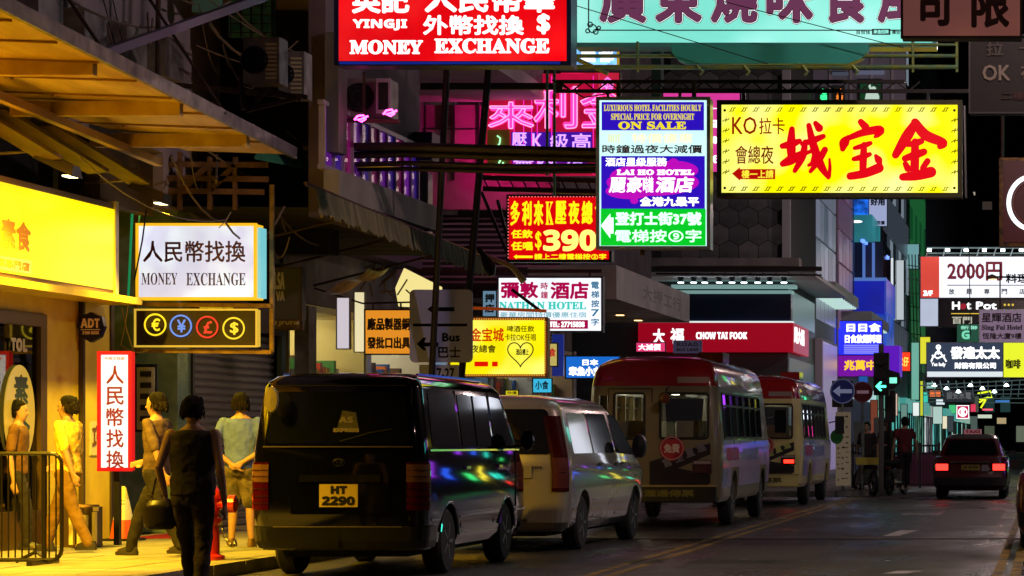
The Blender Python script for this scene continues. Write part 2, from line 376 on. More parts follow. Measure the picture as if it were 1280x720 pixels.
m = MB(); letters(m, '巧', 30.65, 30.95, 1.2, 1.5, 0, .01); m.v = [(FX+.034-b, a, c) for a, b, c in m.v]; m.build('lettering', paint((120, 80, 10)), b1)
# recess with the money exchange doorway, notice board, shutter
MB().box(FX-4, FX-.9, 31.36, 34.2, 0, 5).build('recess_wall', pbr('recess_paint', (.10, .12, .09), .8, 0, (.05, .06, .05), 2), b1); MB().box(FX-4, FX-.05, 38.0, 38.4, 0, 4.3).build('end_pier', MATS['recess_paint'], b1)
MB().box(FX-.9, FX, 33.75, 34.3, .13, 4.3).build('green_glazed_pier', pbr('green_tiles', (.22, .3, .2), .25, 0, (.12, .2, .12), 5), b1)
m = MB().pb((168, 455, 196, 540), 33.2, .04); nbb = m.build('notice_board', BLK, b1)
MB().pb((171, 459, 193, 537), 33.17, .02).build('board_paper', pbr('board_paper', (.5, .5, .45), .7), nbb)
m = MB()
for k in range(5): m.pb((175, 464+k*14, 189, 471+k*14), 33.15, .01)
m.build('rate_card', paint((40, 40, 40)), nbb)
# shutter: slats
slat = unit_mesh(MB().add([(0, 0, 0), (.035, 0, .03), (.04, 0, .075), (0, 0, .1), (0, 3.65, 0), (.035, 3.65, .03), (.04, 3.65, .075), (0, 3.65, .1)], [(0, 1, 5, 4), (1, 2, 6, 5), (2, 3, 7, 6), (0, 4, 7, 3), (0, 3, 2, 1), (4, 5, 6, 7)]), 'slat', pbr('shutter_steel', (.36, .32, .28), .5, .4, (.22, .19, .17), 3, .1, stretch=(1, .3, 4)))
sh = thing('roller_shutter', 'closed grey roller shutter beneath the currency symbols sign', 'shutter', (FX-.05, 36.1, .13))
for k in range(27): inst(slat, 'slat', (FX-.05, 34.35, .13+k*.1), sh)
m = MB(); m.box(FX-.1, FX+.03, 34.27, 34.35, .13, 2.95); m.box(FX-.1, FX+.03, 38.0, 38.1, .13, 2.95); m.build('guide_rail', BLK, sh)
m = MB(); m.box(FX-.3, FX+.12, 34.27, 38.1, 2.85, 3.25); m.build('shutter_box', STEEL, sh)
# red doormat
MB().box(-11.2, -10.5, 31.6, 33.2, .128, .14).build('doormat', pbr('red_mat', (.4, .01, .02), .95), label='flat red doormat on the pavement behind the traffic cone', cat='mat')

# yellow canopy: sloped underside, beams, fascia edge
CAN = pbr('canopy_sheet', (.62, .42, .13), .6, 0, (.36, .21, .06), 2.2, .2, stretch=(1, .3, 1))
cn = thing('shop_canopy', 'long yellow lit metal canopy sloping along the old building front', 'canopy', (-10, 26, 4.8))
def canz(x, y): return 5.22-(x+11.3)*.035-(y-20)*.032
def cane(y): return -8.9 if y < 22 else -8.9-(y-22)*.025
m = MB(); vs = []
for (x, y) in ((FX, 14), (-8.9, 14), (-9.15, 31.4), (FX+.9, 31.4), (FX, 27)): vs.append((x, y, canz(x, y)))
N = 5; m.add(vs+[(a, b, c+.05) for a, b, c in vs], [(0,1,2,3,4), (5,6,7,8,9)]+[(k, (k+1) % N, N+(k+1) % N, N+k) for k in range(N)]); m.build('soffit', CAN, cn)
m = MB().bar((-8.87, 14, canz(-8.9, 14)+.03), (-9.12, 31.5, canz(-9.1, 31.5)+.03), .05, .14); m.build('edge_angle', pbr('grimy_edge', (.12, .09, .07), .5, .4, (.05, .04, .035), 5), cn)
for yy in (19.5, 22.4, 25.1, 27.6, 29.9):
    x1 = -9.2; MB().box(FX+.3, x1, yy-.06, yy+.06, canz(-10, yy)-.16, canz(-10, yy)-.005).build('beam', CAN, cn)
m = MB().bar((-10.4, 14, canz(-10.4, 14)-.22), (-10.6, 31, canz(-10.5, 31)-.2), .09, .09); m.build('beam', CAN, cn)
for k in range(11):
    yy = 19.8+k*1.05; MB().bar((FX+.2, yy, canz(FX, yy)-.012), (-9.15, yy, canz(-9.1, yy)-.012), .03, .02).build('seam', pbr('seam_rust', (.22, .1, .03), .7), cn)
    for j in range(4): MB().lathe([(0, -.03), (.018, -.025), (.02, 0)], (-10.9+j*.5, yy, canz(-10.4, yy)-.012+(-.0)), 6).build('bolt', pbr('seam_rust', (.22, .1, .03)), cn)
for yy, dx in ((25.0, 0), (28.6, .05)):
    MB().tube([(FX, yy+.4, 8.2), (-9.05, yy, canz(-9, yy)+.05)], .018, 6).build('tie_rod', STEEL, cn)
MB().bar((X(120, 26.5), 26.5, Z(70, 26.5)), (X(330, 30), 30, Z(-4, 30)), .09, .09).build('strut', pbr('blue_black_steel', (.02, .03, .08), .4, .4), label='dark blue diagonal steel strut crossing before the grey upper wall', cat='strut')
# brick-ish clutter under canopy: dark boxes, brown panel on the wall
b = MB(); b.box(-11.29, -11.12, 30.5, 32.3, 4.12, 4.8); b.build('brown_wall_panel', pbr('brown_panel', (.16, .1, .05), .6, .3, (.08, .05, .03), 2), label='dark brown panel on the wall under the yellow canopy', cat='duct')
m = MB()
for k in range(3): m.bar((-11.2, 26.3+1.35*k, 4.85), (-10.5, 27.4+1.35*k, 4.3), .35, .04)
m.build('slanted_panel', pbr('ochre_panel', (.10, .06, .025), .7, 0, (.05, .032, .015), 3), label='slanted ochre boards fixed under the canopy over the yellow sign', cat='panels')

# lit yellow fascia sign of the shop (its face looks at the street)
ys = thing('shop_sign', 'big glowing yellow vegetarian food shop sign above the shop window', 'sign', (FX+.15, 27, 3.05))
MB().box(FX-.3, FX+.27, 20, 30.75, 3.03, 4.12).build('casing', pbr('brown_frame', (.13, .07, .03), .5), ys)
MB().box(FX+.27, FX+.285, 20.1, 30.68, 3.1, 4.05).build('face', emit('yellow_fascia', lin((255, 225, 0)), 1.15, .22, .45), ys)
m = MB(); m.box(FX+.2, FX+.3, 30.68, 30.78, 3.0, 4.15); m.build('end_strip', pbr('pale_trim', (.7, .6, .4), .4), ys)
def side_letters(mb, t, y0, y1, z0, z1, x, bold=0, st='n'):
    k = MB(); letters(k, t, y0, y1, z0, z1, 0, bold, st); k.v = [(x-b, a, c) for a, b, c in k.v]; return mb.add(k.v, k.f)
m = side_letters(MB(), '素食', 27.35, 28.15, 3.36, 3.68, FX+.287, .012); m.build('lettering', paint((205, 140, 0)), ys)
MB().box(FX+.286, FX+.29, 26.5, 28.15, 3.13, 3.27).build('subtitle_strip', em((255, 240, 90), 1.0), ys)
m = side_letters(MB(), '蔬菜專門店', 27.0, 28.1, 3.15, 3.25, FX+.293, .008); m.build('lettering', paint((200, 140, 0)), ys)
MB().box(FX-.4, FX+.5, 20, 31.0, 2.94, 3.02).build('sill', YEL, ys)
# alarm plaque
ad = thing('alarm_plaque', 'dark blue hexagonal alarm plaque on the yellow pier', 'sign', (-11.2, 30.9, 2.5))
m = MB(); c = (X(113, 30.2), Z(408, 30.2)); s_ = 30.2/F
pts = [(c[0]+a*s_, c[1]-b*s_) for a, b in ((-14, -12), (0, -18), (14, -12), (17, 0), (12, 13), (0, 20), (-12, 13), (-17, 0))]
m.prism(pts, 30.2, 30.3); m.build('plaque', pbr('navy_enamel', (.006, .008, .07), .25), ad)
row(ad, 'ADT', (101, 398, 125, 410), 30.2, paint((240, 225, 190)), .4, st='B'); row(ad, '2186 6333', (103, 414, 124, 418), 30.2, paint((240, 225, 190)), .2, st='B')
MB().pb((101, 411.5, 125, 412.5), 30.193, .004).build('rule_line', paint((240, 225, 190)), ad)
hangers(ad, [((c[0], 30.3, c[1]), (FX, 31, c[1]+.0))])

# two floodlights on arms over the yellow sign (lamp light lives here)
def floodlight(label, px, py, Y, wx, power):
    x, z = X(px, Y), Z(py, Y)
    t = thing('floodlight', label, 'floodlight', (x, Y, z), 0, 'floodlights over the yellow sign')
    MB().tube([(wx, Y+.3, z+.16), (x-.25, Y, z+.17), (x-.16, Y, z+.09)], .016, 6).build('arm', pbr('pale_pipe', (.4, .32, .2), .5, .5), t)
    m = MB().add([(x-.3, Y-.14, z+.08), (x-.3, Y+.14, z+.08), (x+.12, Y+.16, z-.12), (x+.12, Y-.16, z-.12), (x-.22, Y-.1, z+.15), (x-.22, Y+.1, z+.15), (x+.12, Y+.1, z+.0), (x+.12, Y-.1, z+.0)],
                 [(4,5,6,7),(0,4,7,3),(1,2,6,5),(0,1,5,4),(2,3,7,6)]); m.build('housing', pbr('lamp_housing', (.05, .04, .03), .4, .5), t)
    MB().box(x+.0, x+.11, Y-.1, Y+.1, z-.115, z-.1).build('lens', em((255, 240, 170), 6), t)
    ld = bpy.data.lights.new('flood', 'SPOT'); ld.energy = power; ld.color = (1, .70, .03); ld.spot_size = math.radians(112); ld.spot_blend = .8; ld.shadow_soft_size = .08
    lo = bpy.data.objects.new('flood_lamp', ld); COL.objects.link(lo); lo.parent = t; lo.location = (.06, 0, -.14)
    d = Vector((-.05, -.15, -1)); lo.rotation_euler = d.to_track_quat('-Z', 'Y').to_euler()
floodlight('floodlight on a bent arm nearer the slanted ochre boards', 82, 208, 27.5, FX, 600)
floodlight('floodlight on a long arm above the pier with the blue plaque', 196, 243, 30.2, FX, 900)
MB().tube([(X(95, 30), 30, Z(213, 30)), (X(175, 30), 30, Z(211, 30))], .012, 6).build('conduit', pbr('pale_pipe', (.4, .32, .2)), label='thin pale conduit running level beneath the brown wall panel', cat='pipe')
# lamps added out of view under the canopy to turn the pavement yellow
def added_canopy_lamp(y, p):
    x = -10.2; z = canz(x, y)-.24
    t = thing('added_canopy_lamp', 'added sodium lamp out of view under the canopy, yellowing the pavement', 'lamp', (x, y, z), 0, 'added lamps under the yellow canopy')
    MB().lathe([(.02, .2), (.05, .1), (.14, .0), (.14, -.02)], (x, y, z)).build('shade', pbr('lamp_housing', (.05, .04, .03)), t)
    MB().lathe([(.0, -.05), (.07, -.02), (.07, 0), (0, .01)], (x, y, z)).build('bulb', em((255, 200, 60), 8), t)
    ld = bpy.data.lights.new('sodium', 'SPOT'); ld.energy = p; ld.color = (1, .57, .025); ld.shadow_soft_size = .1; ld.spot_size = math.radians(118); ld.spot_blend = .5
    lo = bpy.data.objects.new('added_sodium_lamp', ld); COL.objects.link(lo); lo.parent = t; lo.location = (0, 0, -.12); lo.rotation_euler = Vector((-.28, .5, -1)).to_track_quat('-Z', 'Y').to_euler()
for y_, p_ in ((21.0, 2200), (24.3, 3600)): added_canopy_lamp(y_, p_)

# ---------------- upper left: green netting window, air conditioners on a bracket
gw = thing('netted_window', 'green netted window high above the air conditioners', 'window', (X(312, 33), 33, 6.3))
MB().pb((286, -20, 342, 46), 34, .1).build('opening', pbr('green_net', (.03, .2, .14), .7, 0, (.12, .35, .25), 5), gw)
m = MB()
for k in range(5): m.pb((287+k*13, -20, 288.5+k*13, 46), 33.95, .03)
for k in range(6): m.pb((286, -15+k*11, 342, -14+k*11), 33.93, .02)
m.build('frame', BLK, gw)
MB().pb((240, -10, 275, 15), 33.2, .1).build('window_pane', pbr('dim_teal_glass', (.12, .3, .26), .3), label='small dim teal window at the top beside the green netting', cat='window')
def aircon(label, r, Y, depth, group, glow=False):
    x0, x1, z0, z1 = X(r[0],Y), X(r[2],Y), Z(r[3],Y), Z(r[1],Y); cx, cz = (x0+x1)/2, (z0+z1)/2
    t = thing('air_conditioner', label, 'air conditioner', (cx, Y, z0), 0, group)
    MB().box(x0, x1, Y, Y+depth, z0, z1).build('case', pbr('ac_beige', (.24, .21, .20), .6, 0, (.12, .1, .1), 4), t)
    rr = min(x1-x0, z1-z0)*.36
    m = MB(); m.ring((cx-.08, Y-.012, cz), rr, .012)
    for q in (.35, .68): m.ring((cx-.08, Y-.012, cz), rr*q, .006)
    for k in range(6): a = k*math.pi/3; m.bar((cx-.08, Y-.012, cz), (cx-.08+math.cos(a)*rr, Y-.012, cz+math.sin(a)*rr), .008)
    m.build('fan_guard', BLK, t)
    MB().disc((cx-.08, Y-.006, cz), rr, t=.005).build('fan_opening', DARK, t)
    m = MB()
    for k in range(9): m.box(x1-.16, x1-.03, Y-.01, Y+.01, z0+.05+k*(z1-z0-.1)/9, z0+.075+k*(z1-z0-.1)/9)
    m.build('grille', pbr('grille_pale', (.6, .5, .3), .5), t)
    return t
aircon('air conditioner with round fan on the bracket below the green netting, the nearer one', (304, 46, 349, 104), 30.5, .35, 'air conditioners on the shared bracket')
aircon('air conditioner with round fan farther along the same bracket', (348, 64, 380, 122), 31.6, .35, 'air conditioners on the shared bracket')
m = MB(); Yb = 31.3
for a, b_ in (((296, 98), (380, 126)), ((300, 94), (308, 138)), ((308, 138), (375, 124)), ((308, 138), (338, 112))): m.bar((X(a[0], Yb), Yb, Z(a[1], Yb)), (X(b_[0], Yb), Yb-.1, Z(b_[1], Yb)), .05)
m.bar((FX, 31.6, Z(98, 31.5)), (-9.0, 31.6, Z(122, 31.6)), .06)
m.build('aircon_bracket', STEEL, label='rusty triangular bracket carrying two air conditioners on the wall', cat='bracket')
b1t = MB(); b1t.box(FX, -9.8, 36.0, 36.6, 4.78, 7.2); b1t.build('dark_wall_bay', pbr('dark_bay_wall', (.03, .028, .03), .9), b1)  # plain near black bay beyond the grey wall
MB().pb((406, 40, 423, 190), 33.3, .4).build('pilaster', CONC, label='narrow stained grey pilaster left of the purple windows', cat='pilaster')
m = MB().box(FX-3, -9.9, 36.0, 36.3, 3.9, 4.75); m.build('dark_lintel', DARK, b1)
# drain pipes
for px, Y in ((98, 29.5), (108, 29.7)):
    MB().tube([(FX+.08, Y, 5.0), (FX+.08, Y, 9)], .05 if px < 100 else .03, 8).build('drain_pipe', pbr('black_pipe', (.02, .02, .022), .4), label='black drain pipe on the grey upper wall, %s' % ('thick one' if px < 100 else 'thin one'), cat='pipe')
MB().tube([(X(197, 30), 30, Z(100, 30)), (X(198, 30), 30, Z(-20, 30))], .03, 8).build('rusty_pipe', STEEL, label='rusty pipe dropping down the grey wall to the canopy edge', cat='pipe')
def cable(name, label, pts, Y, r=.008, mat=None, sag=0):
    P = []
    for (a, b_), (c_, d_) in zip(pts[:-1], pts[1:]):
        for k in range(8):
            t = k/8; P.append((X(a+(c_-a)*t, Y), Y, Z(b_+(d_-b_)*t+4*sag*t*(1-t), Y)))
    P.append((X(pts[-1][0], Y), Y, Z(pts[-1][1], Y)))
    return MB().tube(P, r, 5).build(name, mat or BLK, label=label, cat='cable')
cable('cable', 'looped pale cable hanging beneath the canopy tip', [(163, 140), (215, 172), (285, 163)], 30.5, .012, pbr('tan_cable', (.35, .25, .1), .6))
cable('cable', 'black cable crossing the grey wall at the steeper angle', [(128, -5), (150, 80)], 30, .008)
cable('cable', 'black cable crossing the grey wall beside the rusty pipe', [(140, -5), (160, 85)], 30, .008)
cable('cable', 'black cable drooping across the white money exchange sign corner', [(183, 262), (178, 300), (168, 350)], 31.9, .01)
for k, (a, b_) in enumerate((((152, 385), (168, 440)), ((160, 380), (150, 432)), ((150, 430), (185, 438)))):
    cable('tangled_wire', ('knotted pale wire beside the currency sign', 'pale wire hanging left of the currency sign', 'loose pale wire end above the upright sign')[k], [a, b_], 32.3, .008, pbr('tan_cable', (.35, .25, .1)), 6)

m = MB(); rc = random.Random(21)
for k in range(34):
    y0 = rc.uniform(28, 35); x0 = rc.uniform(-11.2, -9.6); z0 = rc.uniform(3.9, 7.4); y1 = y0+rc.uniform(.6, 4); x1 = rc.uniform(-11.2, -9.4); z1 = z0+rc.uniform(-.5, .5); sg = rc.uniform(.05, .4)
    m.tube([(x0+(x1-x0)*t_/7, y0+(y1-y0)*t_/7, z0+(z1-z0)*t_/7-4*sg*t_/7*(1-t_/7)) for t_ in range(8)], rc.choice((.006, .009, .014)), 5)
m.build('cable_tangle', pbr('worn_cable', (.16, .12, .09), .5), kind='stuff')
for k in range(4): MB().box(FX-.01, FX+.35, 28.2+k*1.35, 28.9+k*1.35, 5.7+.05*k, 6.2+.05*k).build('meter_box', pbr('meter_grey', (.22, .2, .21), .6, 0, (.1, .09, .09), 4), label='small grey meter box in the row on the upper wall', cat='box', group='meter boxes on the upper wall')

tf = thing('timber_frame', 'dim brown timber frame crossing the dark gap behind the canopy tip', 'frame', (-10.5, 33.5, 4)); Yt = 33.4; BT = pbr('brown_timber', (.20, .10, .05), .7, 0, (.1, .05, .03), 5, .3)
for a, b_ in (((190, 205), (335, 206)), ((196, 222), (335, 224)), ((190, 238), (330, 240)), ((225, 190), (225, 262)), ((262, 196), (262, 262)), ((293, 196), (293, 262)), ((225, 240), (262, 205)), ((262, 238), (293, 206))): MB().bar((X(a[0], Yt), Yt+.02*(a[0] % 3), Z(a[1], Yt)), (X(b_[0], Yt), Yt+.02*(a[0] % 3), Z(b_[1], Yt)), .05, .07).build('beam', BT, tf)
m = MB(); m.add([(X(325, 33), 33, Z(184, 33)), (X(428, 35), 35, Z(208, 35)), (X(424, 35), 34.6, Z(219, 35)), (X(330, 33), 32.6, Z(200, 33))], [(0, 1, 2, 3)]); m.v += [(a, b, c-.03) for a, b, c in m.v]; m.f += [(4, 5, 6, 7), (0, 1, 5, 4), (2, 3, 7, 6)]
m.build('green_awning', pbr('green_canvas', (.03, .22, .11), .8, 0, (.02, .12, .06), 4), label='short dark green canvas awning beside the purple windows', cat='awning')
for k, (a, b_, c) in enumerate((((166, 250), (160, 380), (40, 200, 120)), ((176, 258), (172, 280), (120, 230, 90)))): MB().tube([(X(a[0], 32.6), 32.6, Z(a[1], 32.6)), (X(b_[0], 32.6), 32.6, Z(b_[1], 32.6))], .016, 6).build('light_strip', em(c, .35), label=('dim green glowing strip left of the white money exchange sign', 'short green strip touching the white money exchange sign corner')[k], cat='light')

# ================================================================== SIGNS ON THE LEFT
W_ = em((255, 255, 255), 1.5); RL = em((225, 10, 20), 1.0); YL = em((255, 250, 0), 1.3)
t = lightbox('money_exchange_sign', 'white money exchange lightbox in a yellow frame above the currency symbols', 'sign', (171, 280, 320, 374), 32.0,
    emit('white_box_face', lin((215, 215, 235)), 1.0, .12, 1.6, col2=lin((240, 250, 255))), [
    ('人民幣找換', (179, 301, 307, 328), paint((90, 0, 20)), .45), ('MONEY', (177, 341, 222, 356), paint((60, 10, 20)), .0, dict(st='S')), ('EXCHANGE', (233, 341, 307, 357), paint((60, 10, 20)), .0, dict(st='S'))],
    em((255, 190, 30), 1.0), .3, 2.6)
m = MB().box(X(320, 32)+.004, X(324, 32), 32.05, 32.3, Z(372, 32), Z(284, 32)); m.build('lit_side', em((130, 220, 230), .8), t)
cs = lightbox('currency_sign', 'dark brown currency symbols sign with four coloured rings', 'sign', (169, 387, 321, 433), 32.2, pbr('chocolate', (.022, .012, .008), .6), [], em((235, 190, 60), .8), .15, 1.3)
for ch, cx, cy, c in (('€', 195, 406, (255, 225, 40)), ('¥', 227, 407.5, (100, 140, 225)), ('£', 260, 409, (225, 55, 40)), ('$', 293, 410.5, (240, 210, 50))):
    q = MB().ring((X(cx, 32.2), 32.17, Z(cy, 32.2)), 13*32.2/F, .011, n=32).build('neon_ring', em(c, 1.1), cs)
    row(cs, ch, (cx-5.5, cy-8, cx+5.5, cy+8), 32.2, em(c, 1.1), .5, name='currency_symbol')
m = MB()
for y_ in (380, 438): m.bar((X(165, 32.3), 32.36, Z(y_, 32.3)), (X(338, 32.3), 32.36, Z(y_+2, 32.3)), .05)
m.bar((X(337, 32.3), 32.4, Z(230, 32.3)), (X(337, 32.3), 32.4, Z(440, 32.3)), .05); m.bar((X(167, 32.3), 32.4, Z(230, 32.3)), (X(167, 32.3), 32.4, Z(445, 32.3)), .04)
m.bar((FX-.1, 32.36, Z(380, 32.3)), (X(170, 32.3), 32.36, Z(380, 32.3)), .05)
m.build('sign_scaffold', pbr('ochre_steel', (.3, .18, .05), .5, .4, (.12, .07, .03), 6), label='ochre steel scaffold holding the currency and money exchange signs', cat='scaffold')
m = MB()
for k in range(9): m.tube([(X(250+k*4.2, 32.4), 32.4+.02*(k % 3), Z(386-3*math.sin(k*.38)-2, 32.4)), (X(256+k*4.2, 32.4), 32.4, Z(384-2*math.cos(k), 32.4))], .03, 6)
m.build('coiled_hose', em((230, 190, 20), .5), label='coil of yellow flexible tubing resting on the currency sign', cat='hose')
cs2 = lightbox('upright_exchange_sign', 'tall narrow white sign with red border standing upright by the pavement', 'sign', (123, 440, 164, 588), 29.6,
    emit('white_upright', lin((245, 245, 255)), 1.0, .06, 2), [], em((225, 20, 25), .9), .12, 3.5)
for k, ch in enumerate('人民幣找換'): row(cs2, ch, (133, 457+k*26.5, 155, 480+k*26.5), 29.6, paint((110, 10, 25)), .4)
row(cs2, '中英文找換', (131, 446, 156, 450), 29.6, paint((230, 120, 120)), .1)
MB().box(X(140, 29.7), X(147, 29.7), 29.75, 29.83, .13, Z(588, 29.6)).build('post', BLK, cs2)

# second shop: dark alley signs, columns
lightbox('hanging_dark_sign', 'dim hanging sign with angular lettering in the dark alley beyond the scaffold', 'sign', (341, 335, 377, 400), 35, pbr('dim_board', (.05, .05, .055), .6),
    [('LSA', (343, 340, 356, 362), paint((190, 190, 200)), .4, dict(st='B')), ('VA', (345, 364, 356, 376), paint((190, 190, 200)), .4, dict(st='B'))], STEEL, .2, 1)
lightbox('small_brown_sign', 'little brown signboard with pale broken letters under the dim hanging sign', 'sign', (339, 393, 378, 412), 35.3, pbr('brown_board', (.14, .09, .06), .6), [('U JPOFM', (341, 398, 374, 408), paint((220, 200, 180)), .4, dict(st='B'))], STEEL, .1, 1)
MB().box(X(368, 38.2), X(386, 38.2), 38.2, 38.6, .13, 3.3).build('notice_pillar', pbr('grey_pillar', (.2, .19, .16), .7, 0, (.1, .1, .09), 3), label='grey pillar with pasted notices right of the roller shutter', cat='pillar')
MB().pb((340, 330, 352, 470), 38.0, .2).build('dark_column', pbr('dark_green_post', (.03, .05, .03), .5), label='dark post rising at the right end of the shutter', cat='column')

# ------------------------------------------------ old block with purple windows (overhanging upper floor)
b2 = thing('tenement_block', 'old tenement with purple lit windows above a concrete ledge', 'building', (-10.5, 38, 0))
m = MB(); m.box(-9.5, -9.28, 33.4, 38.4, 4.2, 7.19); m.build('wall', pbr('dim_plum_wall', (.14, .1, .13), .85, 0, (.07, .05, .07), 1, .3), b2)
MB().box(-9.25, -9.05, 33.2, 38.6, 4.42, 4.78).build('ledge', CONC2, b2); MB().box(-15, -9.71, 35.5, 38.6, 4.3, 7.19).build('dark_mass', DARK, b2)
MB().box(-15, -8.72, 32.9, 45.2, 7.2, 7.45).build('upper_slab', pbr('slab_soffit', (.42, .36, .38), .9, 0, (.3, .25, .27), .7, .3), b2)
MB().box(-15, -8.75, 33.0, 45.1, 7.45, 18).build('upper_wall', CONC, b2)
MB().box(-15, -10.9, 38.6, 45.3, 4.3, 7.19).build('recess_wall', pbr('plum_dark', (.07, .03, .06), .9), b2)
P1 = emit('purple_pane', lin((105, 25, 150)), .35, .8, 1.1); P2 = emit('violet_pane', lin((60, 25, 140)), .35, .8, .9); P3 = emit('magenta_pane', lin((150, 20, 110)), .25, .8, 1.5)  # pane emission stands in for neon light caught in the glass
wd = MB(); n_ = 11
for k in range(n_+1): wd.box(-9.28, -9.2, 33.1+k*.45-.02, 33.1+k*.45+.02, 4.78, 5.62)
wd.box(-9.285, -9.205, 33.05, 38.1, 5.6, 5.66); wd.box(-9.285, -9.205, 33.05, 38.1, 4.78, 4.84)
wf = wd.build('window_frame', pbr('white_frame', (.36, .30, .38), .5), b2)
for k in range(n_): MB().box(-9.27, -9.24, 33.12+k*.45, 33.53+k*.45, 4.84, 5.6).build('pane', (P1, P2, P3)[k % 3], wf)
PNK = emit('pink_squiggle', (1, .04, .4), 14)
for (a, b_), nm in (((452, 148), 'nearer'), ((488, 141), 'farther')):
    m = MB(); Y = 33.6
    m.tube([(X(a+q[0], Y), Y, Z(b_+q[1], Y)) for q in ((-9, 2), (-5, -3), (2, -4), (5, 1), (0, 4), (-6, 2), (2, 0), (8, -3))], .012, 6); m.build('neon_squiggle', PNK, label='small pink neon squiggle above the purple windows, the %s one' % nm, cat='neon light', group='pink neon squiggles')
ac = aircon('boxy air conditioner with pale framed end jutting from the plum wall', (428, 98, 486, 146), 34.3, .5, None)
MB().pb((470, 98, 488, 142), 34.2, .04).build('end_frame', pbr('white_frame', (.36, .30, .38)), ac); MB().pb((473, 103, 485, 137), 34.19, .02).build('end_recess', DARK, ac)
m = MB().bar((X(420, 34), 34, Z(150, 34)), (X(500, 34), 34, Z(152, 34)), .05); m.bar((X(455, 34), 34, Z(90, 34)), (X(455, 34), 34, Z(150, 34)), .03); m.build('aircon_shelf', STEEL, label='rusty shelf bar under the boxy air conditioner', cat='bracket')
MB().pb((498, 165, 540, 200), 38, .5).build('condenser_unit', pbr('dark_unit', (.05, .035, .05), .6), label='dark condenser unit beside the magenta wall', cat='air conditioner')
# magenta wall facing up the street, with slatted grille below
mg = thing('magenta_wall', 'magenta lit end wall behind the large pink neon sign', 'wall', (-10, 46, 4.2))
MB().box(-11.6, X(690, 46), 46, 46.2, 5.4, 7.25).build('wall', pbr('rendered_wall', (.42, .18, .28), .85, 0, (.3, .12, .2), 1.2, .2), mg)
m = MB()
for px in (530, 553, 566, 597): m.pb((px, 128, px+1.6, 225), 45.9, .06)
for py in (160, 190): m.pb((500, py, 600, py+1.2), 45.93, .05)
m.build('mullion', BLK, mg)
sl = unit_mesh(MB().box(0, 2.6, 0, .05, 0, .035), 'slat', pbr('plum_slat', (.42, .25, .38), .5))
MB().box(-11.6, X(660, 47.2), 47.1, 47.2, 3.9, 5.4).build('slat_backing', pbr('plum_dark', (.07, .03, .06)), mg)
for k in range(13): inst(sl, 'slat', (-11.5+.03*k, 46.8, 4.15+k*.095), mg)
MB().pb((525, 215, 535, 300), 40, .3).build('grey_pipe_column', pbr('violet_grey', (.3, .25, .32), .5), label='pale drainpipe column at the end of the purple windows', cat='pipe')
# awning valance (corrugated cloth) hanging from the ledge edge
CLO = pbr('awning_cloth', (.26, .23, .13), .85, 0, (.12, .11, .06), 2.5, .3, stretch=(1, 2.5, .5))
aw = thing('street_awning', 'ragged corrugated awning valance below the concrete ledge', 'awning', (-8.8, 35, 4.0))
def aw_f(u, v):
    y = 31.2+u*9.0; drop = .30+.02*math.sin(y*9.7)+.02*math.sin(y*31)+.012*math.sin(y*77)
    top = 4.36-.02*(y-30.8)
    return (-8.78+.02*math.sin(y*62)*(1-v*.3)+(1-v)*.05, y, top-(1-v)*drop)
MB().grid(aw_f, 520, 4).build('valance', CLO, aw, smooth=60)
MB().grid(lambda u, v: (-8.8-2.5*v, 33.4+u*6.8, 4.31-.02*u*6.8+.02*v+.02*math.sin(u*60)), 60, 6).build('roof_sheet', pbr('awning_top', (.03, .027, .02), .9), aw)
m = MB(); m.tube([(-8.8, 30.8, 4.37), (-8.8, 40.2, 4.18)], .025, 6)
for y in (34, 37, 40): m.tube([(-8.8, y, 4.33), (FX, y, 3.7)], .02, 6)
m.build('awning_frame', STEEL, aw)
MB().grid(lambda u, v: (X(395+65*u, 36.5), 36.5+v*1.2, Z(362-28*u*u+4*math.sin(u*9)+5*math.sin(v*3), 36.5)+.1*v), 16, 5).build('tarpaulin_sheet', pbr('brown_tarp', (.26, .17, .09), .35, 0, (.08, .05, .03), 5, .6), label='crumpled brown tarpaulin slung under the awning frame', cat='tarpaulin')
m = MB(); random.seed(4)
for k in range(16):
    a = (X(random.uniform(450, 500), 37), 37+random.uniform(0, .6), Z(random.uniform(325, 368), 37)); m.tube([a, (a[0]+random.uniform(-.25, .25), a[1]+.1, a[2]+random.uniform(-.25, .25))], .012, 5)
m.build('wire_clutter', pbr('tan_wire', (.25, .15, .06), .6), kind='stuff')

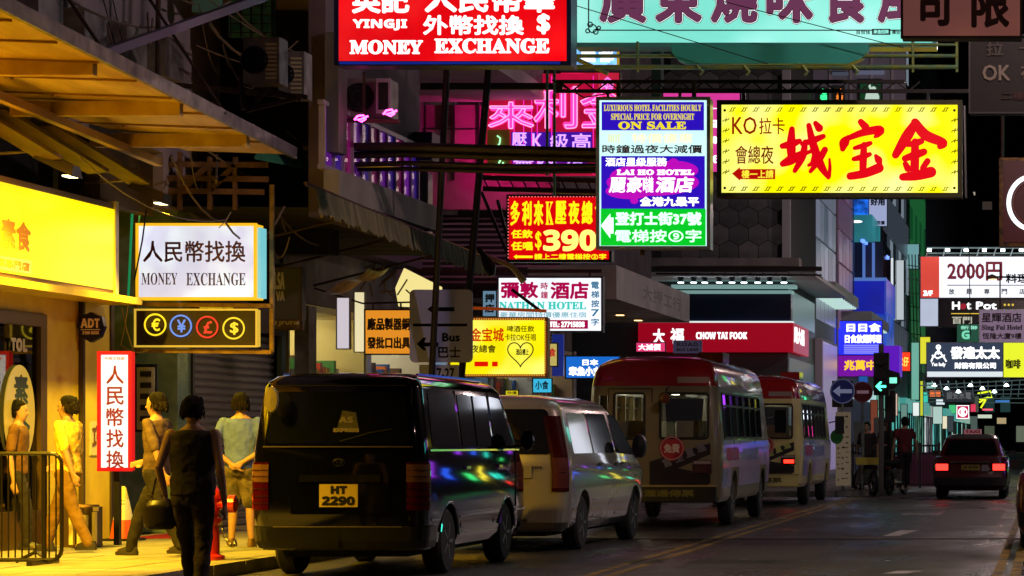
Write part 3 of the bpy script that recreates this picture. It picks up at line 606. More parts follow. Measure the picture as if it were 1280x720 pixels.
# ------------------------------------------------ bright shop fronts under the awnings, Y 38.6 .. 62
def shop(label, y0, y1, wallc, s, items=(), z1=3.3, depth=2.2, seed=1, tubes=2):
    t = thing('open_shop', label, 'shop', (FX, (y0+y1)/2, .13))
    m = MB(); m.box(FX-depth-.1, FX-depth, y0, y1, .13, z1); m.box(FX-depth, FX, y1-.06, y1, .13, z1); m.box(FX-depth, FX, y0, y0+.06, .13, z1); m.box(FX-depth, FX, y0, y1, z1, z1+.1)
    m.build('interior_wall', pbr('shopwall_%d' % seed, wallc, .7), t)
    for k in range(tubes):
        q = MB().box(FX-depth+.3+k*.9, FX-depth+.4+k*.9, y0+.3, y1-.3, z1-.12, z1-.05).build('light_tube', emit('tube_%g' % s, (1, .95, .75), s), t)
    rnd = random.Random(seed); cols = [(200, 160, 30), (220, 220, 200), (60, 130, 60), (190, 60, 30), (40, 90, 170), (230, 120, 30), (90, 60, 40)]
    for sh_ in range(4):
        z = .6+sh_*.55; MB().box(FX-.75, FX-.3, y0+.1, y1-.1, z-.03, z).build('shelf', GALV, t)
    by = {}
    n = int((y1-y0)/.2)
    for sh_ in range(4):
        for k in range(n):
            c = rnd.choice(cols); h = rnd.uniform(.15, .42); y = y0+.15+k*.2
            by.setdefault(c, MB()).box(FX-.68, FX-.36, y, y+rnd.uniform(.1, .17), .6+sh_*.55, .6+sh_*.55+h)
    for c, mb in by.items(): mb.build('shelf_goods', paint(c), t, kind='stuff')
    return t
shop('open hardware shop glowing yellow under the ragged awning', 38.7, 43.0, (.75, .62, .25), 9, seed=1)
shop('open shop with white light behind the bus direction sign', 43.2, 47.5, (.7, .65, .5), 8, seed=2)
shop('blue lit toy coloured shop behind the small yellow heart sign', 47.7, 52.5, (.35, .5, .75), 5, seed=3)
shop('bright snack shop behind the silver van roof', 52.7, 57.0, (.6, .62, .6), 5, seed=4)
shop('last warm lit shop before the side street', 57.2, 61.8, (.6, .45, .3), 3, seed=5)
b3 = thing('arcade_block', 'low block over the shop fronts with a long pale canopy box', 'building', (FX-2, 50, 0))
m = MB(); m.box(-16, FX-.05, 38.6, 62, 3.42, 12); m.build('upper_wall', pbr('umber_wall', (.16, .12, .1), .85, 0, (.1, .07, .06), 1.5), b3)
MB().box(-16, FX-2.35, 38.5, 62, 0, 3.4).build('rear_wall', DARK, b3)
MB().box(-16, X(700, 50), 50.0, 61.5, 4.7, 18).build('upper_block', pbr('brown_dark_wall', (.09, .06, .07), .9, 0, (.05, .035, .04), 1), b3)
m = MB().box(FX, -8.3, 50, 60.2, 4.03, 4.68); m.build('canopy_box', pbr('cream_fascia', (.52, .46, .42), .7, 0, (.38, .33, .3), 1.2, .15), b3)
k_ = side_letters(MB(), '大押工行', 53.2, 58.8, 4.2, 4.5, -8.295, .008); k_.build('lettering', paint((120, 108, 104)), b3)
m = MB()
for y in (51.5, 54, 56.5, 59): m.lathe([(0, 4.02), (.09, 4.02), (.09, 4.035)], (-9.3, y, 0), 12)
m.build('downlight', em((255, 200, 120), 6), b3)
lv = unit_mesh(MB().box(0, .12, 0, 3.1, 0, .05), 'louvre_slat', pbr('cream_slat', (.6, .48, .28), .5))
for g in range(2):
    for k in range(7): inst(lv, 'louvre_slat', (FX-.02+.0, 53.4+g*3.6, 3.4+k*.085-.05), b3)
MB().box(FX-.04, FX+.16, 56.6, 56.9, 2.6, 4.0).build('cream_pier', pbr('cream_fascia', (.52, .46, .42)), b3)
for y in (43.1, 47.6, 52.6, 57.1, 61.9): MB().box(FX-.3, FX+.05, y-.12, y+.12, .13, 3.42).build('pier', pbr('pier_tile', (.42, .38, .34), .3, 0, (.3, .27, .24), 4), b3)
# white lit strip panels in the shops
for r, Y, c, lab in (((421, 372, 437, 436), 39.5, (225, 215, 225), 'upright pale lit panel beside the orange factory outlet sign'), ((443, 365, 456, 440), 41, (255, 240, 190), 'narrow cream lit column near the orange factory outlet sign')):
    lightbox('lit_panel', lab, 'panel', r, Y, em(c, .8), (), CONC2, .1, .5)
m = MB(); m.add([(X(505, 42), 42, Z(335, 42)), (X(541, 42), 42.6, Z(356, 42)), (X(541, 42), 42.6, Z(383, 42)), (X(498, 42), 42, Z(383, 42)), (X(494, 42), 42, Z(360, 42))], [(0, 1, 2, 3, 4)])
m.v += [(a, b+.05, c) for a, b, c in m.v]; m.f += [(5, 6, 7, 8, 9)]; m.build('shop_light_diffuser', em((250, 232, 150), .95), label='large glaring cream ceiling light above the factory outlet shop', cat='ceiling light')

# orange outlet sign, road direction sign, yellow heart sign, hotel sign
ink = paint((60, 20, 10)); OR_ = em((240, 150, 40), .85)
t = lightbox('outlet_sign', 'orange factory outlet sign with two rows of brown characters', 'sign', (456, 387, 540, 443), 40, OR_, [('廠品製器銅', (459, 397, 513, 413), ink, .6), ('發批口出具傢', (459, 421, 524, 436), ink, .6)], BLK, .15, 1)
hangers(t, [((X(452, 40), 40.05, Z(379, 40)), (X(535, 40), 40.05, Z(377, 40))), ((X(465, 40), 40.05, Z(379, 40)), (X(465, 40), 40.05, Z(388, 40))), ((X(500, 40), 40.05, Z(379, 40)), (X(500, 40), 40.05, Z(388, 40))), ((X(452, 40), 40.05, Z(379, 40)), (FX, 40.05, Z(360, 40)))])
DS = thing('direction_sign', 'grey back-lit road sign with arrows reading Bus on a leaning pole', 'road sign', (-8.45, 36, .13))
m = MB(); Y = 36; r0 = .06
def rrect(x0, x1, z0, z1, r, n=5):
    P = []
    for cx, cz, a0 in ((x1-r, z1-r, 0), (x0+r, z1-r, 90), (x0+r, z0+r, 180), (x1-r, z0+r, 270)):
        for k in range(n+1): a = math.radians(a0+90*k/n); P.append((cx+math.cos(a)*r, cz+math.sin(a)*r))
    return P
GS = pbr('sign_grey', (.30, .34, .72), .6); SGI = pbr('sign_ink', (.004, .004, .005), .95, spec=.1)
MB().prism(rrect(X(512, Y), X(590.5, Y), Z(453, Y), Z(362, Y), .07), Y, Y+.03).build('plate', GS, DS)
MB().prism(rrect(X(524, Y), X(573, Y), Z(477, Y), Z(456, Y), .01), Y, Y+.03).build('lower_plate', GS, DS)
m = MB(); m.pb((516, 404.5, 584, 408), Y-.003, .002); m.pb((546, 384, 568, 389), Y-.003, .002)
def poly_px(m, pts, Y, d=.002): return m.prism([(X(a, Y), Z(b_, Y)) for a, b_ in pts], Y-.003-d, Y-.003)
poly_px(m, [(534, 386.5), (543, 380), (543, 384), (548, 384), (548, 389), (543, 389), (543, 393)], Y)
poly_px(m, [(521, 430), (529, 422), (533, 422), (530, 428), (548, 428), (548, 433), (530, 433), (533, 438), (529, 438)], Y); m.build('arrow_marks', SGI, DS)
row(DS, 'Bus', (553, 416, 575, 427), Y, SGI, .5, st='n'); row(DS, '巴士', (548, 433, 576, 447), Y, SGI, .3); row(DS, '7-27', (546, 460, 568, 474), Y, SGI, .3)
MB().tube([(X(541, Y), Y-.06, .13), (X(541, Y), Y-.06, Z(470, Y)), (X(559, 35), 35, Z(80, 35)), (X(562, 35), 35, Z(20, 35))], .045, 10).build('pole', pbr('black_pole', (.015, .012, .015), .5, .3), DS)
MB().tube([(X(572, 37), 37.2, Z(480, 37)), (X(607, 36), 36.2, Z(82, 36)), (X(612, 36), 36.2, Z(0, 36))], .05, 10).build('leaning_pole', pbr('black_pole', (.015, .012, .015)), label='second leaning black pole behind the grey Bus sign', cat='pole')
MB().tube([(X(693, 35), 35, Z(80, 35)), (X(693, 35), 35, Z(245, 35))], .02, 8).build('hanging_rod', pbr('green_steel', (.1, .2, .15), .4, .5), label='thin greenish rod hanging left of the purple hotel sign', cat='rod')
MB().tube([(X(684, 35.5), 35.5, Z(80, 35)), (X(684, 35.5), 35.5, Z(215, 35))], .02, 8).build('hanging_rod', pbr('green_steel', (.1, .2, .15)), label='thin greenish rod in front of the pink neon middle character', cat='rod')

t = lightbox('heart_sign', 'small yellow nightclub sign printed with a heart outline', 'sign', (560, 397, 684, 471), 43, emit('yellow_small', lin((250, 236, 10)), 1.05, .15, 1.3, col2=lin((255, 250, 110))), [
    ('金宝城', (588, 410, 630, 427), em((225, 60, 0), .8), .4), ('夜總會', (588, 431, 620, 441), paint((150, 120, 0)), .2), ('啤酒任飲', (634, 407, 668, 415), paint((150, 130, 0)), .15), ('卡拉OK任唱', (631, 417, 670, 426), paint((170, 140, 0)), .1), ('酒店樓上', (645, 436, 661, 444), paint((150, 130, 0)), .2)],
    pbr('bulb_frame', (.4, .2, .05), .5), .25, 3.2)
m = MB(); H = []
for k in range(33):
    a = 2*math.pi*k/32; H.append((X(651+16*math.sin(a)**3, 43), 42.97, Z(441-(13*math.cos(a)-5*math.cos(2*a)-2*math.cos(3*a)-math.cos(4*a))*1.05, 43)))
m.tube(H, .01, 5); m.build('heart_outline', paint((90, 70, 0)), t)
m = MB(); m.pb((593, 452, 610, 458), 42.985, .008); m.pb((615, 452, 622, 458), 42.985, .008); m.build('red_block', em((235, 10, 0), .9), t)
m = MB()
for k in range(40): a = 563+k*3; m.box(X(a, 43), X(a+1, 43), 42.96, 42.975, Z(399.5, 43), Z(398.3, 43)); m.box(X(a, 43), X(a+1, 43), 42.96, 42.975, Z(469.8, 43), Z(468.6, 43))
for k in range(22): m.box(X(681.5, 43), X(682.5, 43), 42.96, 42.975, Z(403+k*3, 43), Z(402+k*3, 43))
m.build('bulb_trim', em((255, 170, 60), 1.5), t)
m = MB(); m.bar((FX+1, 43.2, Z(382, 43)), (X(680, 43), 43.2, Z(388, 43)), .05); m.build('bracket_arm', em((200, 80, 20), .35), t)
TQ = em((60, 215, 200), .9); MAG = em((190, 0, 80), .8)
t = lightbox('hotel_sign', 'white hotel sign with crimson characters and a telephone strip', 'sign', (622, 346, 753, 415), 46, emit('white_hotel', lin((240, 245, 255)), 1.15, .12, 1.5), [
    ('彌敦', (626, 352, 673, 373), MAG, .9), ('酒店', (688, 352, 736, 374), MAG, .9), ('時', (676, 353, 685, 362), MAG, .2), ('鐘', (676, 364, 685, 373), MAG, .2), ('NATHAN HOTEL', (624, 377, 733, 387), TQ, .35, dict(st='S')),
    ('豪華房間特價優惠住宿', (625, 390, 733, 397), em((120, 190, 200), .8), .1), ('TEL: 27715838', (687, 402, 731, 409), W_, .3, dict(st='B', lift=.012))]+[(c, (739, 352+k*11.5, 749, 361+k*11.5), em((40, 120, 160), .8), .25) for k, c in enumerate('電梯按7字')],
    pbr('grey_frame', (.1, .1, .12), .5), .25, 1.6)
MB().pb((684, 400, 735, 411), 45.99, .006).build('phone_strip', em((170, 0, 70), .9), t)
m = MB(); m.bar((FX, 46.2, Z(338, 46)), (X(750, 46), 46.2, Z(338, 46)), .06); m.bar((X(640, 46), 46.2, Z(338, 46)), (X(640, 46), 46.2, Z(347, 46)), .03); m.bar((X(735, 46), 46.2, Z(338, 46)), (X(735, 46), 46.2, Z(347, 46)), .03); m.build('bracket', STEEL, t)
# beige street lantern arm in front of the hotel sign, dark struts
lt = thing('street_lantern', 'beige curved lantern arm reaching before the white hotel sign', 'street lamp', (X(600, 42), 42, 3))
MB().tube([(X(588, 42), 42, Z(313, 42)), (X(610, 42), 42, Z(320, 42)), (X(640, 42), 42, Z(333, 42)), (X(655, 42), 42, Z(352, 42))], [.02, .03, .045, .06], 8).build('arm', pbr('beige_arm', (.6, .45, .25), .4), lt)
MB().tube([(X(598, 42), 42, Z(310, 42)), (X(612, 42), 42, Z(335, 42)), (X(615, 42), 42, Z(345, 42))], [.03, .12, .05], 10).build('lamp_head', BLK, lt)
for k, (a, b_) in enumerate((((602, 240), (640, 330)), ((622, 250), (640, 320)), ((640, 362), (676, 389)))):
    MB().bar((X(a[0], 43.5), 43.5, Z(a[1], 43.5)), (X(b_[0], 43.5), 43.5, Z(b_[1], 43.5)), .05).build('diagonal_strut', BLK, label=('long dark diagonal strut left of the red price sign', 'shorter dark strut close to the red price sign', 'dark strut slanting across the white hotel sign')[k], cat='strut')
# small signs around the shops
lightbox('small_upright_sign', 'little cream sign with one red character beside the heart sign', 'sign', (684, 429, 697, 458), 44, em((220, 200, 110), .7), [('食', (686, 435, 695, 446), em((200, 20, 30), .8), .3)], BLK, .1, .8)
lightbox('snack_sign', 'blue octopus ball snack sign with white rimmed characters beside the bus roof', 'sign', (707, 445, 775, 473), 50, em((20, 110, 215), .9), [('日本', (728, 449, 748, 457), W_, .4), ('章魚小丸子', (711, 458, 762, 470), W_, .7)], BLK, .12, .8)
lightbox('cyan_poster', 'small bright cyan poster between the vans and the shops', 'poster', (666, 473, 690, 491), 47, em((60, 190, 230), .9), [('小食', (669, 476, 686, 487), paint((10, 40, 120)), .3)], BLK, .06, .6)
lightbox('yellow_note', 'tiny yellow notice under the heart sign', 'notice', (632, 488, 648, 494), 44, em((240, 220, 40), .8), [('特價', (634, 489, 646, 493), paint((120, 80, 0)), .1)], BLK, .05, .4)
lightbox('pale_upright_sign', 'pale blue upright sign left of the hotel sign with dark blots', 'sign', (603, 363, 621, 396), 45, em((120, 160, 190), .6), [('押', (606, 367, 618, 378), paint((20, 20, 30)), .6), ('店', (606, 380, 618, 391), paint((20, 20, 30)), .6)], BLK, .1, .8)
MB().pb((690, 418, 704, 470), 48, .1).build('blue_shop_column', em((30, 50, 150), .5), label='deep blue lit column right of the small cream sign', cat='column')
lightbox('pink_shop_sign', 'pink lit sign over the minibus roof', 'sign', (795, 428, 832, 440), 58, em((235, 60, 120), .9), [('大減價', (798, 430, 826, 438), W_, .3)], BLK, .1, .6)

# ================================================================== BIG SIGNS OVER THE STREET
t = lightbox('red_exchange_sign', 'large red money exchange lightbox with white lettering and blue rim', 'sign', (419, -28, 713, 81), 30, emit('red_face', lin((226, 4, 16)), 1.05, .16, 1.2, col2=lin((240, 28, 30))), [
    ('英記', (440, -17, 512, 17), W_, 1.3), ('人民幣華', (531, -17, 694, 16), W_, 1.3), ('YINGJI', (441, 24, 509, 38), W_, .5, dict(st='B')), ('外幣找換', (529, 19, 655, 44), W_, .9), ('$', (671, 17, 688, 43), W_, 1.2, dict(st='B')),
    ('MONEY', (437, 50, 529, 68), W_, .9, dict(st='S')), ('EXCHANGE', (543, 48, 687, 67), W_, .9, dict(st='S'))], pbr('navy_frame', (.01, .015, .09), .35), .4, 4.5)
MB().pb((424, 77, 700, 80.2), 29.97, .01).build('blue_strip', em((20, 50, 170), .5), t)
for q in (559, 607, 440, 690): MB().tube([(X(q, 30.5), 30.5, Z(-28, 30)), (X(q, 30.5), 30.5, Z(-200, 30))], .03, 6).build('hanger', STEEL, t)
TEAL = emit('teal_face', lin((128, 230, 212)), 1.0, .1, .7, col2=lin((170, 248, 236))); PL = em((112, 58, 92), .75); BK = paint((10, 25, 30))
t = lightbox('restaurant_sign', 'huge pale turquoise roast meat restaurant sign with plum brush characters', 'sign', (717, -60, 1170, 58), 33, TEAL, [], pbr('teal_frame', (.05, .25, .25), .4), .45, 4.5)
# outlined characters: black outline, then white rim, then plum stroke
for k, ch in enumerate('廣東燒味食風'):
    x0 = 750+k*69.5
    for mt, bo, lf in ((BK, 3.9, .006), (W_, 3.2, .012), (BK, 2.7, .018), (PL, 2.0, .024)): row(t, ch, (x0-(bo-2), -36-(bo-2), x0+58+(bo-2), 29+(bo-2)), 33, mt, bo, lift=lf)
m = MB(); m.pb((735, -10, 736.5, 33), 32.985, .006); m.pb((745, 37, 1128, 38.4), 32.985, .006); m.build('border_line', BK, t)
m = MB()
for q in ((741, 36, 5), (738, 31, 3), (745, 40, 3), (735, 39, 2.5), (749, 35, 2)): m.ring((X(q[0], 33), 32.98, Z(q[1], 33)), q[2]*33/F, .008, n=14)
m.build('corner_scroll', BK, t)
row(t, '百合佳', (1070, 37, 1088, 43), 33, BK, .15); row(t, '廣告公司', (1115, 37, 1135, 43), 33, BK, .15)
MB().pb((1090, 36, 1113, 43.5), 32.985, .005).build('maker_strip', BK, t); row(t, '承造招牌', (1092, 37.5, 1111, 42.5), 33, TEAL, .15, lift=.022)
m = MB(); poly_px(m, [(842, 59), (1088, 59), (1086, 68), (1078, 77), (1062, 83), (862, 83), (850, 78), (843, 68)], 33, .25); m.build('lower_scoop', pbr('teal_sheet', (.02, .30, .26), .5, 0, (.015, .24, .2), 1.5), t)
GB = pbr('mossy_steel', (.10, .22, .13), .45, .4, (.2, .24, .05), 6)
m = MB(); Y = 32.8
for y_, x0, x1, r in ((70, 718, 1197, .025), (84, 712, 1197, .03), (56, 1085, 1197, .018)): m.tube([(X(x0, Y), Y, Z(y_, Y)), (X(x1, Y), Y, Z(y_, Y))], r, 8)
for x_ in (797, 1141, 1196): m.tube([(X(x_, Y), Y, Z(52, Y)), (X(x_, Y), Y, Z(90, Y))], .02, 6)
m.tube([(X(712, Y), Y, Z(70, Y)), (X(760, Y), Y, Z(92, Y))], .03, 6)
for x_ in (872, 930, 1003, 1066): m.tube([(X(x_, Y), Y-.03, Z(82, Y)), (X(x_+7, Y), Y-.03, Z(90, Y)), (X(x_+3, Y), Y-.03, Z(94, Y))], .018, 6)
m.build('sign_gantry', GB, label='mossy green pipe gantry running beneath the turquoise sign', cat='gantry')
cable('cable', 'long thin cable crossing the turquoise sign diagonally', [(690, -2), (960, 80)], 32.5, .006)
cable('cable', 'thin cable crossing the top right of the turquoise sign', [(905, 2), (1130, 60)], 32.5, .006)
BR = emit('glowing_aged_board', lin((112, 66, 62)), .75, .15, .8, col2=lin((126, 74, 60)), rough=.8)  # board given a faint glow in place of light falling on it
t = lightbox('limited_company_sign', 'faintly glowing reddish brown board with two worn dark characters', 'sign', (1127, -40, 1277, 47), 28, BR, [('司', (1147, -22, 1187, 33), paint((70, 18, 12)), 1.8), ('限', (1214, -24, 1262, 35), paint((70, 18, 12)), 1.8)], pbr('dark_brown_rim', (.04, .02, .02), .6), .3, 2)
hangers(t, [((X(1140, 28), 28.2, Z(-40, 28)), (X(1140, 28), 28.2, 9)), ((X(1265, 28), 28.2, Z(-40, 28)), (X(1265, 28), 28.2, 9))], .03)
t = lightbox('karaoke_sign', 'switched off black karaoke sign with faint grey lettering', 'sign', (1212, 44, 1300, 141), 30, pbr('black_board', (.008, .008, .009), .7), [
    ('卡', (1205, 52, 1209, 53), DARK, 0), ('拉', (1233, 52, 1254, 70), paint((70, 66, 62)), .4), ('卡', (1274, 52, 1295, 70), paint((70, 66, 62)), .4), ('OK', (1228, 81, 1263, 101), paint((120, 112, 102)), .6), ('夜', (1276, 81, 1297, 101), paint((100, 92, 85)), .4), ('二樓', (1252, 115, 1280, 125), paint((62, 40, 38)), .2)], pbr('thin_grey', (.05, .05, .055)), .3, .8)
hangers(t, [((X(1214, 30), 30.1, Z(140, 30)), (X(1214, 30), 30.1, 9)), ((X(1219, 30), 30.1, Z(140, 30)), (X(1219, 30), 30.1, 9))], .012)

# yellow nightclub sign with brushed characters
Y = 36
t = lightbox('nightclub_sign', 'wide glowing yellow nightclub sign with three red brushed characters', 'sign', (897, 126, 1202, 246), Y, emit('yellow_face', lin((255, 246, 0)), 1.15, .14, 1.1, col2=lin((255, 255, 150))), [
    ('KO', (915, 146, 946, 168), em((170, 40, 0), .7), .3, {}), ('拉卡', (949, 147, 981, 168), em((170, 40, 0), .7), .2), ('會總夜', (919, 182, 967, 205), em((140, 30, 0), .7), .2)], pbr('olive_frame', (.06, .06, .02), .5, .3), .4, 5)
def fnm(a, b_): return (X(890+a/3.879, Y), Z(110+b_/3.879, Y))
RB = em((225, 0, 20), 1.0)
G1 = [[(985,170,26),(945,235,38),(890,325,26)], [(985,168,30),(1035,228,36),(1120,265,30),(1106,283,22)], [(950,275,18),(985,268,24),(1015,258,22)], [(935,342,22),(985,325,28),(1028,310,24)], [(985,262,26),(984,340,30),(982,420,30)], [(938,368,20),(950,392,24)], [(1045,355,22),(1022,388,20)], [(925,432,26),(990,425,34),(1062,408,38)]]
G2 = [[(722,165,22),(745,190,28)], [(662,240,18),(642,265,34),(634,295,20)], [(658,245,18),(735,216,26),(815,203,30),(800,228,22),(790,238,10)], [(692,292,14),(735,280,20),(768,268,16)], [(688,345,16),(725,336,22),(765,322,16)], [(738,275,20),(734,340,26),(732,405,24)], [(670,428,26),(740,415,30),(810,388,34)], [(795,330,14),(808,350,26),(818,370,12)]]
G3 = [[(388,200,20),(384,280,32),(388,350,26)], [(342,282,20),(385,272,28),(425,258,18)], [(344,368,22),(385,348,34),(432,320,22)], [(438,272,16),(490,255,24),(540,235,18)], [(452,262,18),(440,330,26),(402,402,16)], [(450,322,12),(495,305,16),(488,360,16),(470,375,12)], [(470,182,18),(490,270,28),(525,370,30),(565,435,14)], [(568,430,14),(572,385,12),(570,345,8)], [(548,300,22),(520,350,22),(478,405,14)], [(503,172,18),(520,195,28)]]
brush(MB(), [[(a, b_, c*1.42) for a, b_, c in st] for st in G1+G2+G3], fnm, Y-.008).build('brushed_characters', RB, t)
m = MB(); poly_px(m, [(915, 217), (925, 209), (925, 211.5), (969, 211.5), (969, 224), (925, 224), (925, 226)], Y, .004); m.build('arrow_panel', em((190, 10, 0), .9), t)
row(t, '樓一上請', (927, 212.5, 967, 223), Y, em((255, 240, 60), 1.0), .3, lift=.012)
m = MB()
def curl(m, a, b_, vert=False):
    for e in (0, 3.2):
        P = [(-3, 2), (-1, 2.2), (1, -2.2), (3, -2)]
        m.tube([(X(a+e+(p[1] if vert else p[0]), Y), Y-.01, Z(b_+(p[0] if vert else p[1]), Y)) for p in P], .0065, 4)
k = 914
while k < 1186: curl(m, k, 137); curl(m, k, 236); k += 14.8
k = 150
while k < 228: curl(m, 906, k, True); curl(m, 1192, k, True); k += 13
for a, b_ in ((906, 138), (1193, 138), (906, 235), (1193, 235)): m.disc((X(a, Y), Y-.008, Z(b_, Y)), .02, t=.004, n=8)
m.build('scroll_border', paint((80, 75, 0)), t, kind='stuff')
m = MB(); m.bar((X(690, 36.3), 36.5, Z(108, 36)), (X(1210, 36.3), 36.5, Z(108, 36)), .06, .05); m.bar((X(690, 36.3), 36.5, Z(96, 36)), (X(1130, 36.3), 36.5, Z(96, 36)), .05)
for k in range(15): a = 700+k*30; m.bar((X(a, 36.5), 36.5, Z(96, 36)), (X(a+15, 36.5), 36.5, Z(108, 36)), .02); m.bar((X(a+15, 36.5), 36.5, Z(108, 36)), (X(a+30, 36.5), 36.5, Z(96, 36)), .02)
for a in (760, 850, 930, 1050, 1160): m.bar((X(a, 36.5), 36.5, Z(108, 36)), (X(a, 36.5), 36.5, Z(126, 36)), .04)
m.bar((-8.8, 36.5, Z(102, 36)), (X(700, 36.3), 36.5, Z(102, 36)), .09)
m.build('steel_gantry', pbr('black_truss', (.02, .018, .02), .5, .4), label='black lattice gantry the yellow and purple street signs hang from', cat='gantry')
MB().tube([(X(1205, 36), 36.2, Z(130, 36)), (X(1207, 36), 36.2, Z(246, 36))], .02, 6).build('sign_edge_chain', pbr('chain', (.3, .3, .3), .3, .8), label='thin beaded chain down the right side of the yellow sign', cat='chain')

# purple and green hotel direction sign
Y = 34; YT = em((245, 225, 40), 1.0); BLU = em((45, 15, 190), .95); MGT = em((190, 10, 190), .95); GRN = em((0, 205, 40), .95)
t = lightbox('hotel_price_sign', 'tall purple white and green hotel sign with a left pointing arrow', 'sign', (746, 122, 887, 311), Y, emit('cool_white_face', lin((205, 250, 250)), 1.1, .1, 2), [], pbr('silver_frame', (.3, .36, .36), .3, .7), .35, 3.4)
m = MB(); m.pb((752, 127.5, 880, 163), Y-.004, .003); m.pb((751.5, 195, 881, 261), Y-.004, .003); m.build('blue_panel', BLU, t)
MB().pb((751, 261, 882, 307), Y-.006, .003).build('green_panel', GRN, t)
m = MB()
for cx, cy, rx, rz, o in ((816, 228, 58, 17, 0), (800, 222, 38, 16, 1), (843, 213, 30, 12, 2), (787, 239, 30, 10, 3), (842, 203, 6, 5, 4), (793, 251, 5, 4, 5)): m.disc((X(cx, Y), Y-.008-o*.0006, Z(cy, Y)), rx*Y/F, t=.0004, n=28, rz=rz*Y/F)
m.build('magenta_cloud', MGT, t)
for q in (('LUXURIOUS HOTEL FACILITIES HOURLY', (755, 131, 877, 139), YT, .1, 'S'), ('SPECIAL PRICE FOR OVERNIGHT', (764, 142, 868, 150), YT, .1, 'S'), ('ON SALE', (773, 152, 858, 162), YT, .5, 'S'),
          ('HOT', (760, 168, 776, 178), em((235, 225, 150), 1.0), .1, 'S'), ('特價優惠', (790, 167, 866, 179), em((255, 250, 190), 1.1), .2, 'n'), ('時鐘過夜大減價', (753, 181, 878, 192), paint((70, 15, 30)), .3, 'n'),
          ('酒店星級服務', (757, 197, 834, 208), W_, .35, 'n'), ('全港九最平', (800, 246, 874, 258), W_, .6, 'n')): row(t, q[0], q[1], Y, q[2], q[3], st=q[4], lift=.014)
row(t, 'LAI HO HOTEL', (771, 212, 868, 219), Y, W_, .5, st='S', lift=.014)
row(t, '麗豪', (761, 221, 802, 241), Y, W_, .35, skew=.12, lift=.014); row(t, '時鐘', (804, 221, 817, 241), Y, W_, .2, lift=.014); row(t, '酒店', (819, 221, 866, 241), Y, W_, .8, skew=.12, lift=.014)
row(t, '登打士街37號', (769, 265, 877, 282), Y, em((215, 255, 235), 1.3), .8, lift=.014); row(t, '電梯按⑨字', (769, 287, 877, 303), Y, em((215, 255, 235), 1.3), .4, lift=.014)
m = MB(); poly_px(m, [(751, 282), (763, 267), (763, 272), (767, 272), (767, 292), (763, 292), (763, 298)], Y-.008); m.build('arrow', em((220, 255, 245), 1.4), t)
hangers(t, [((X(770, Y), Y+.2, Z(122, Y)), (X(770, Y), Y+.2, Z(98, Y))), ((X(865, Y), Y+.2, Z(122, Y)), (X(865, Y), Y+.2, Z(98, Y))), ((X(800, Y), Y+.2, Z(311, Y)), (X(800, Y), Y+.2, Z(318, Y)))], .03)
cable('cable', 'black cable curving down onto the top of the purple hotel sign', [(690, 100), (730, 122), (790, 112), (815, 95)], 33.8, .01)

# red price sign
Y = 42; YR = em((255, 235, 20), 1.15)
t = lightbox('price_sign', 'red nightclub sign advertising three hundred and ninety dollars', 'sign', (634, 244, 764, 327), Y, em((220, 0, 10), 1.0), [
    ('任飲', (639, 287, 666, 298), YR, .5), ('任唱', (639, 302, 666, 313), YR, .5), ('$', (669, 289, 677, 313), YR, .3, dict(st='S')), ('390', (679, 287, 746, 314), em((255, 245, 120), 1.3), 1.0, dict(st='B')), ('請上二樓電梯按②字', (668, 317, 758, 325), YR, .3), ('K', (682, 252, 692, 281), YR, .2, dict(st='S'))], BLK, .3, 2.6)
for k, ch in enumerate('多利來'): row(t, ch, (638+k*14.6, 251, 650+k*14.6, 282), Y, YR, .7)
for k, ch in enumerate('壓夜總會'): row(t, ch, (694+k*16.5, 251, 708+k*16.5, 280), Y, YR, .7)
m = MB(); poly_px(m, [(642, 321), (646, 318), (646, 319.5), (666, 319.5), (666, 322.5), (646, 322.5), (646, 324)], Y); m.build('arrow', YR, t)
m = MB()
for k in range(32): m.pb((636+k*4, 245.3, 637.6+k*4, 246.4), Y-.03, .01)
for k in range(19): m.pb((634.7, 249+k*4, 635.8, 250.6+k*4), Y-.03, .01)
m.build('bulb_trim', em((255, 120, 120), 1.2), t)
m = MB(); Y = 41.5
for y_, x0, x1 in ((222, 600, 745), (236, 604, 760), (186, 385, 720), (208, 385, 745)): m.bar((X(x0, Y), Y, Z(y_, Y)), (X(x1, Y), Y, Z(y_+4, Y)), .06, .08)
for k in range(9): a = 604+k*16; m.bar((X(a, Y), Y, Z(222, Y)), (X(a+8, Y), Y, Z(238, Y)), .025)
m.build('rear_gantry', pbr('maroon_truss', (.06, .02, .025), .5, .4), label='dark maroon steel gantry above the red price sign', cat='gantry')
Y = 34.5; gx = MB()
for k, y_ in enumerate((184, 192, 203, 209)):
    gx.tube([(X(380, Y), Y+.1*k, Z(y_+3*math.sin(k), Y)), (X(500, Y), Y+.1*k, Z(y_-1, Y)), (X(640, Y), Y+.1*k, Z(y_+3, Y)), (X(746, Y), Y+.1*k, Z(y_+(6 if k < 2 else 2), Y))], (.06, .05, .035, .03)[k], 7)
gx.build('cable_bundle', pbr('rubber_brown', (.02, .014, .014), .5), label='thick dark cable bundle slung level across the purple windows', cat='cables')
MB().tube([(X(405, Y), Y+.3, Z(204, Y)), (X(575, Y), Y+.3, Z(210, Y))], .018, 6).build('gold_tube', em((200, 140, 30), .5), label='thin gold lit tube beneath the dark cable bundle', cat='tube')

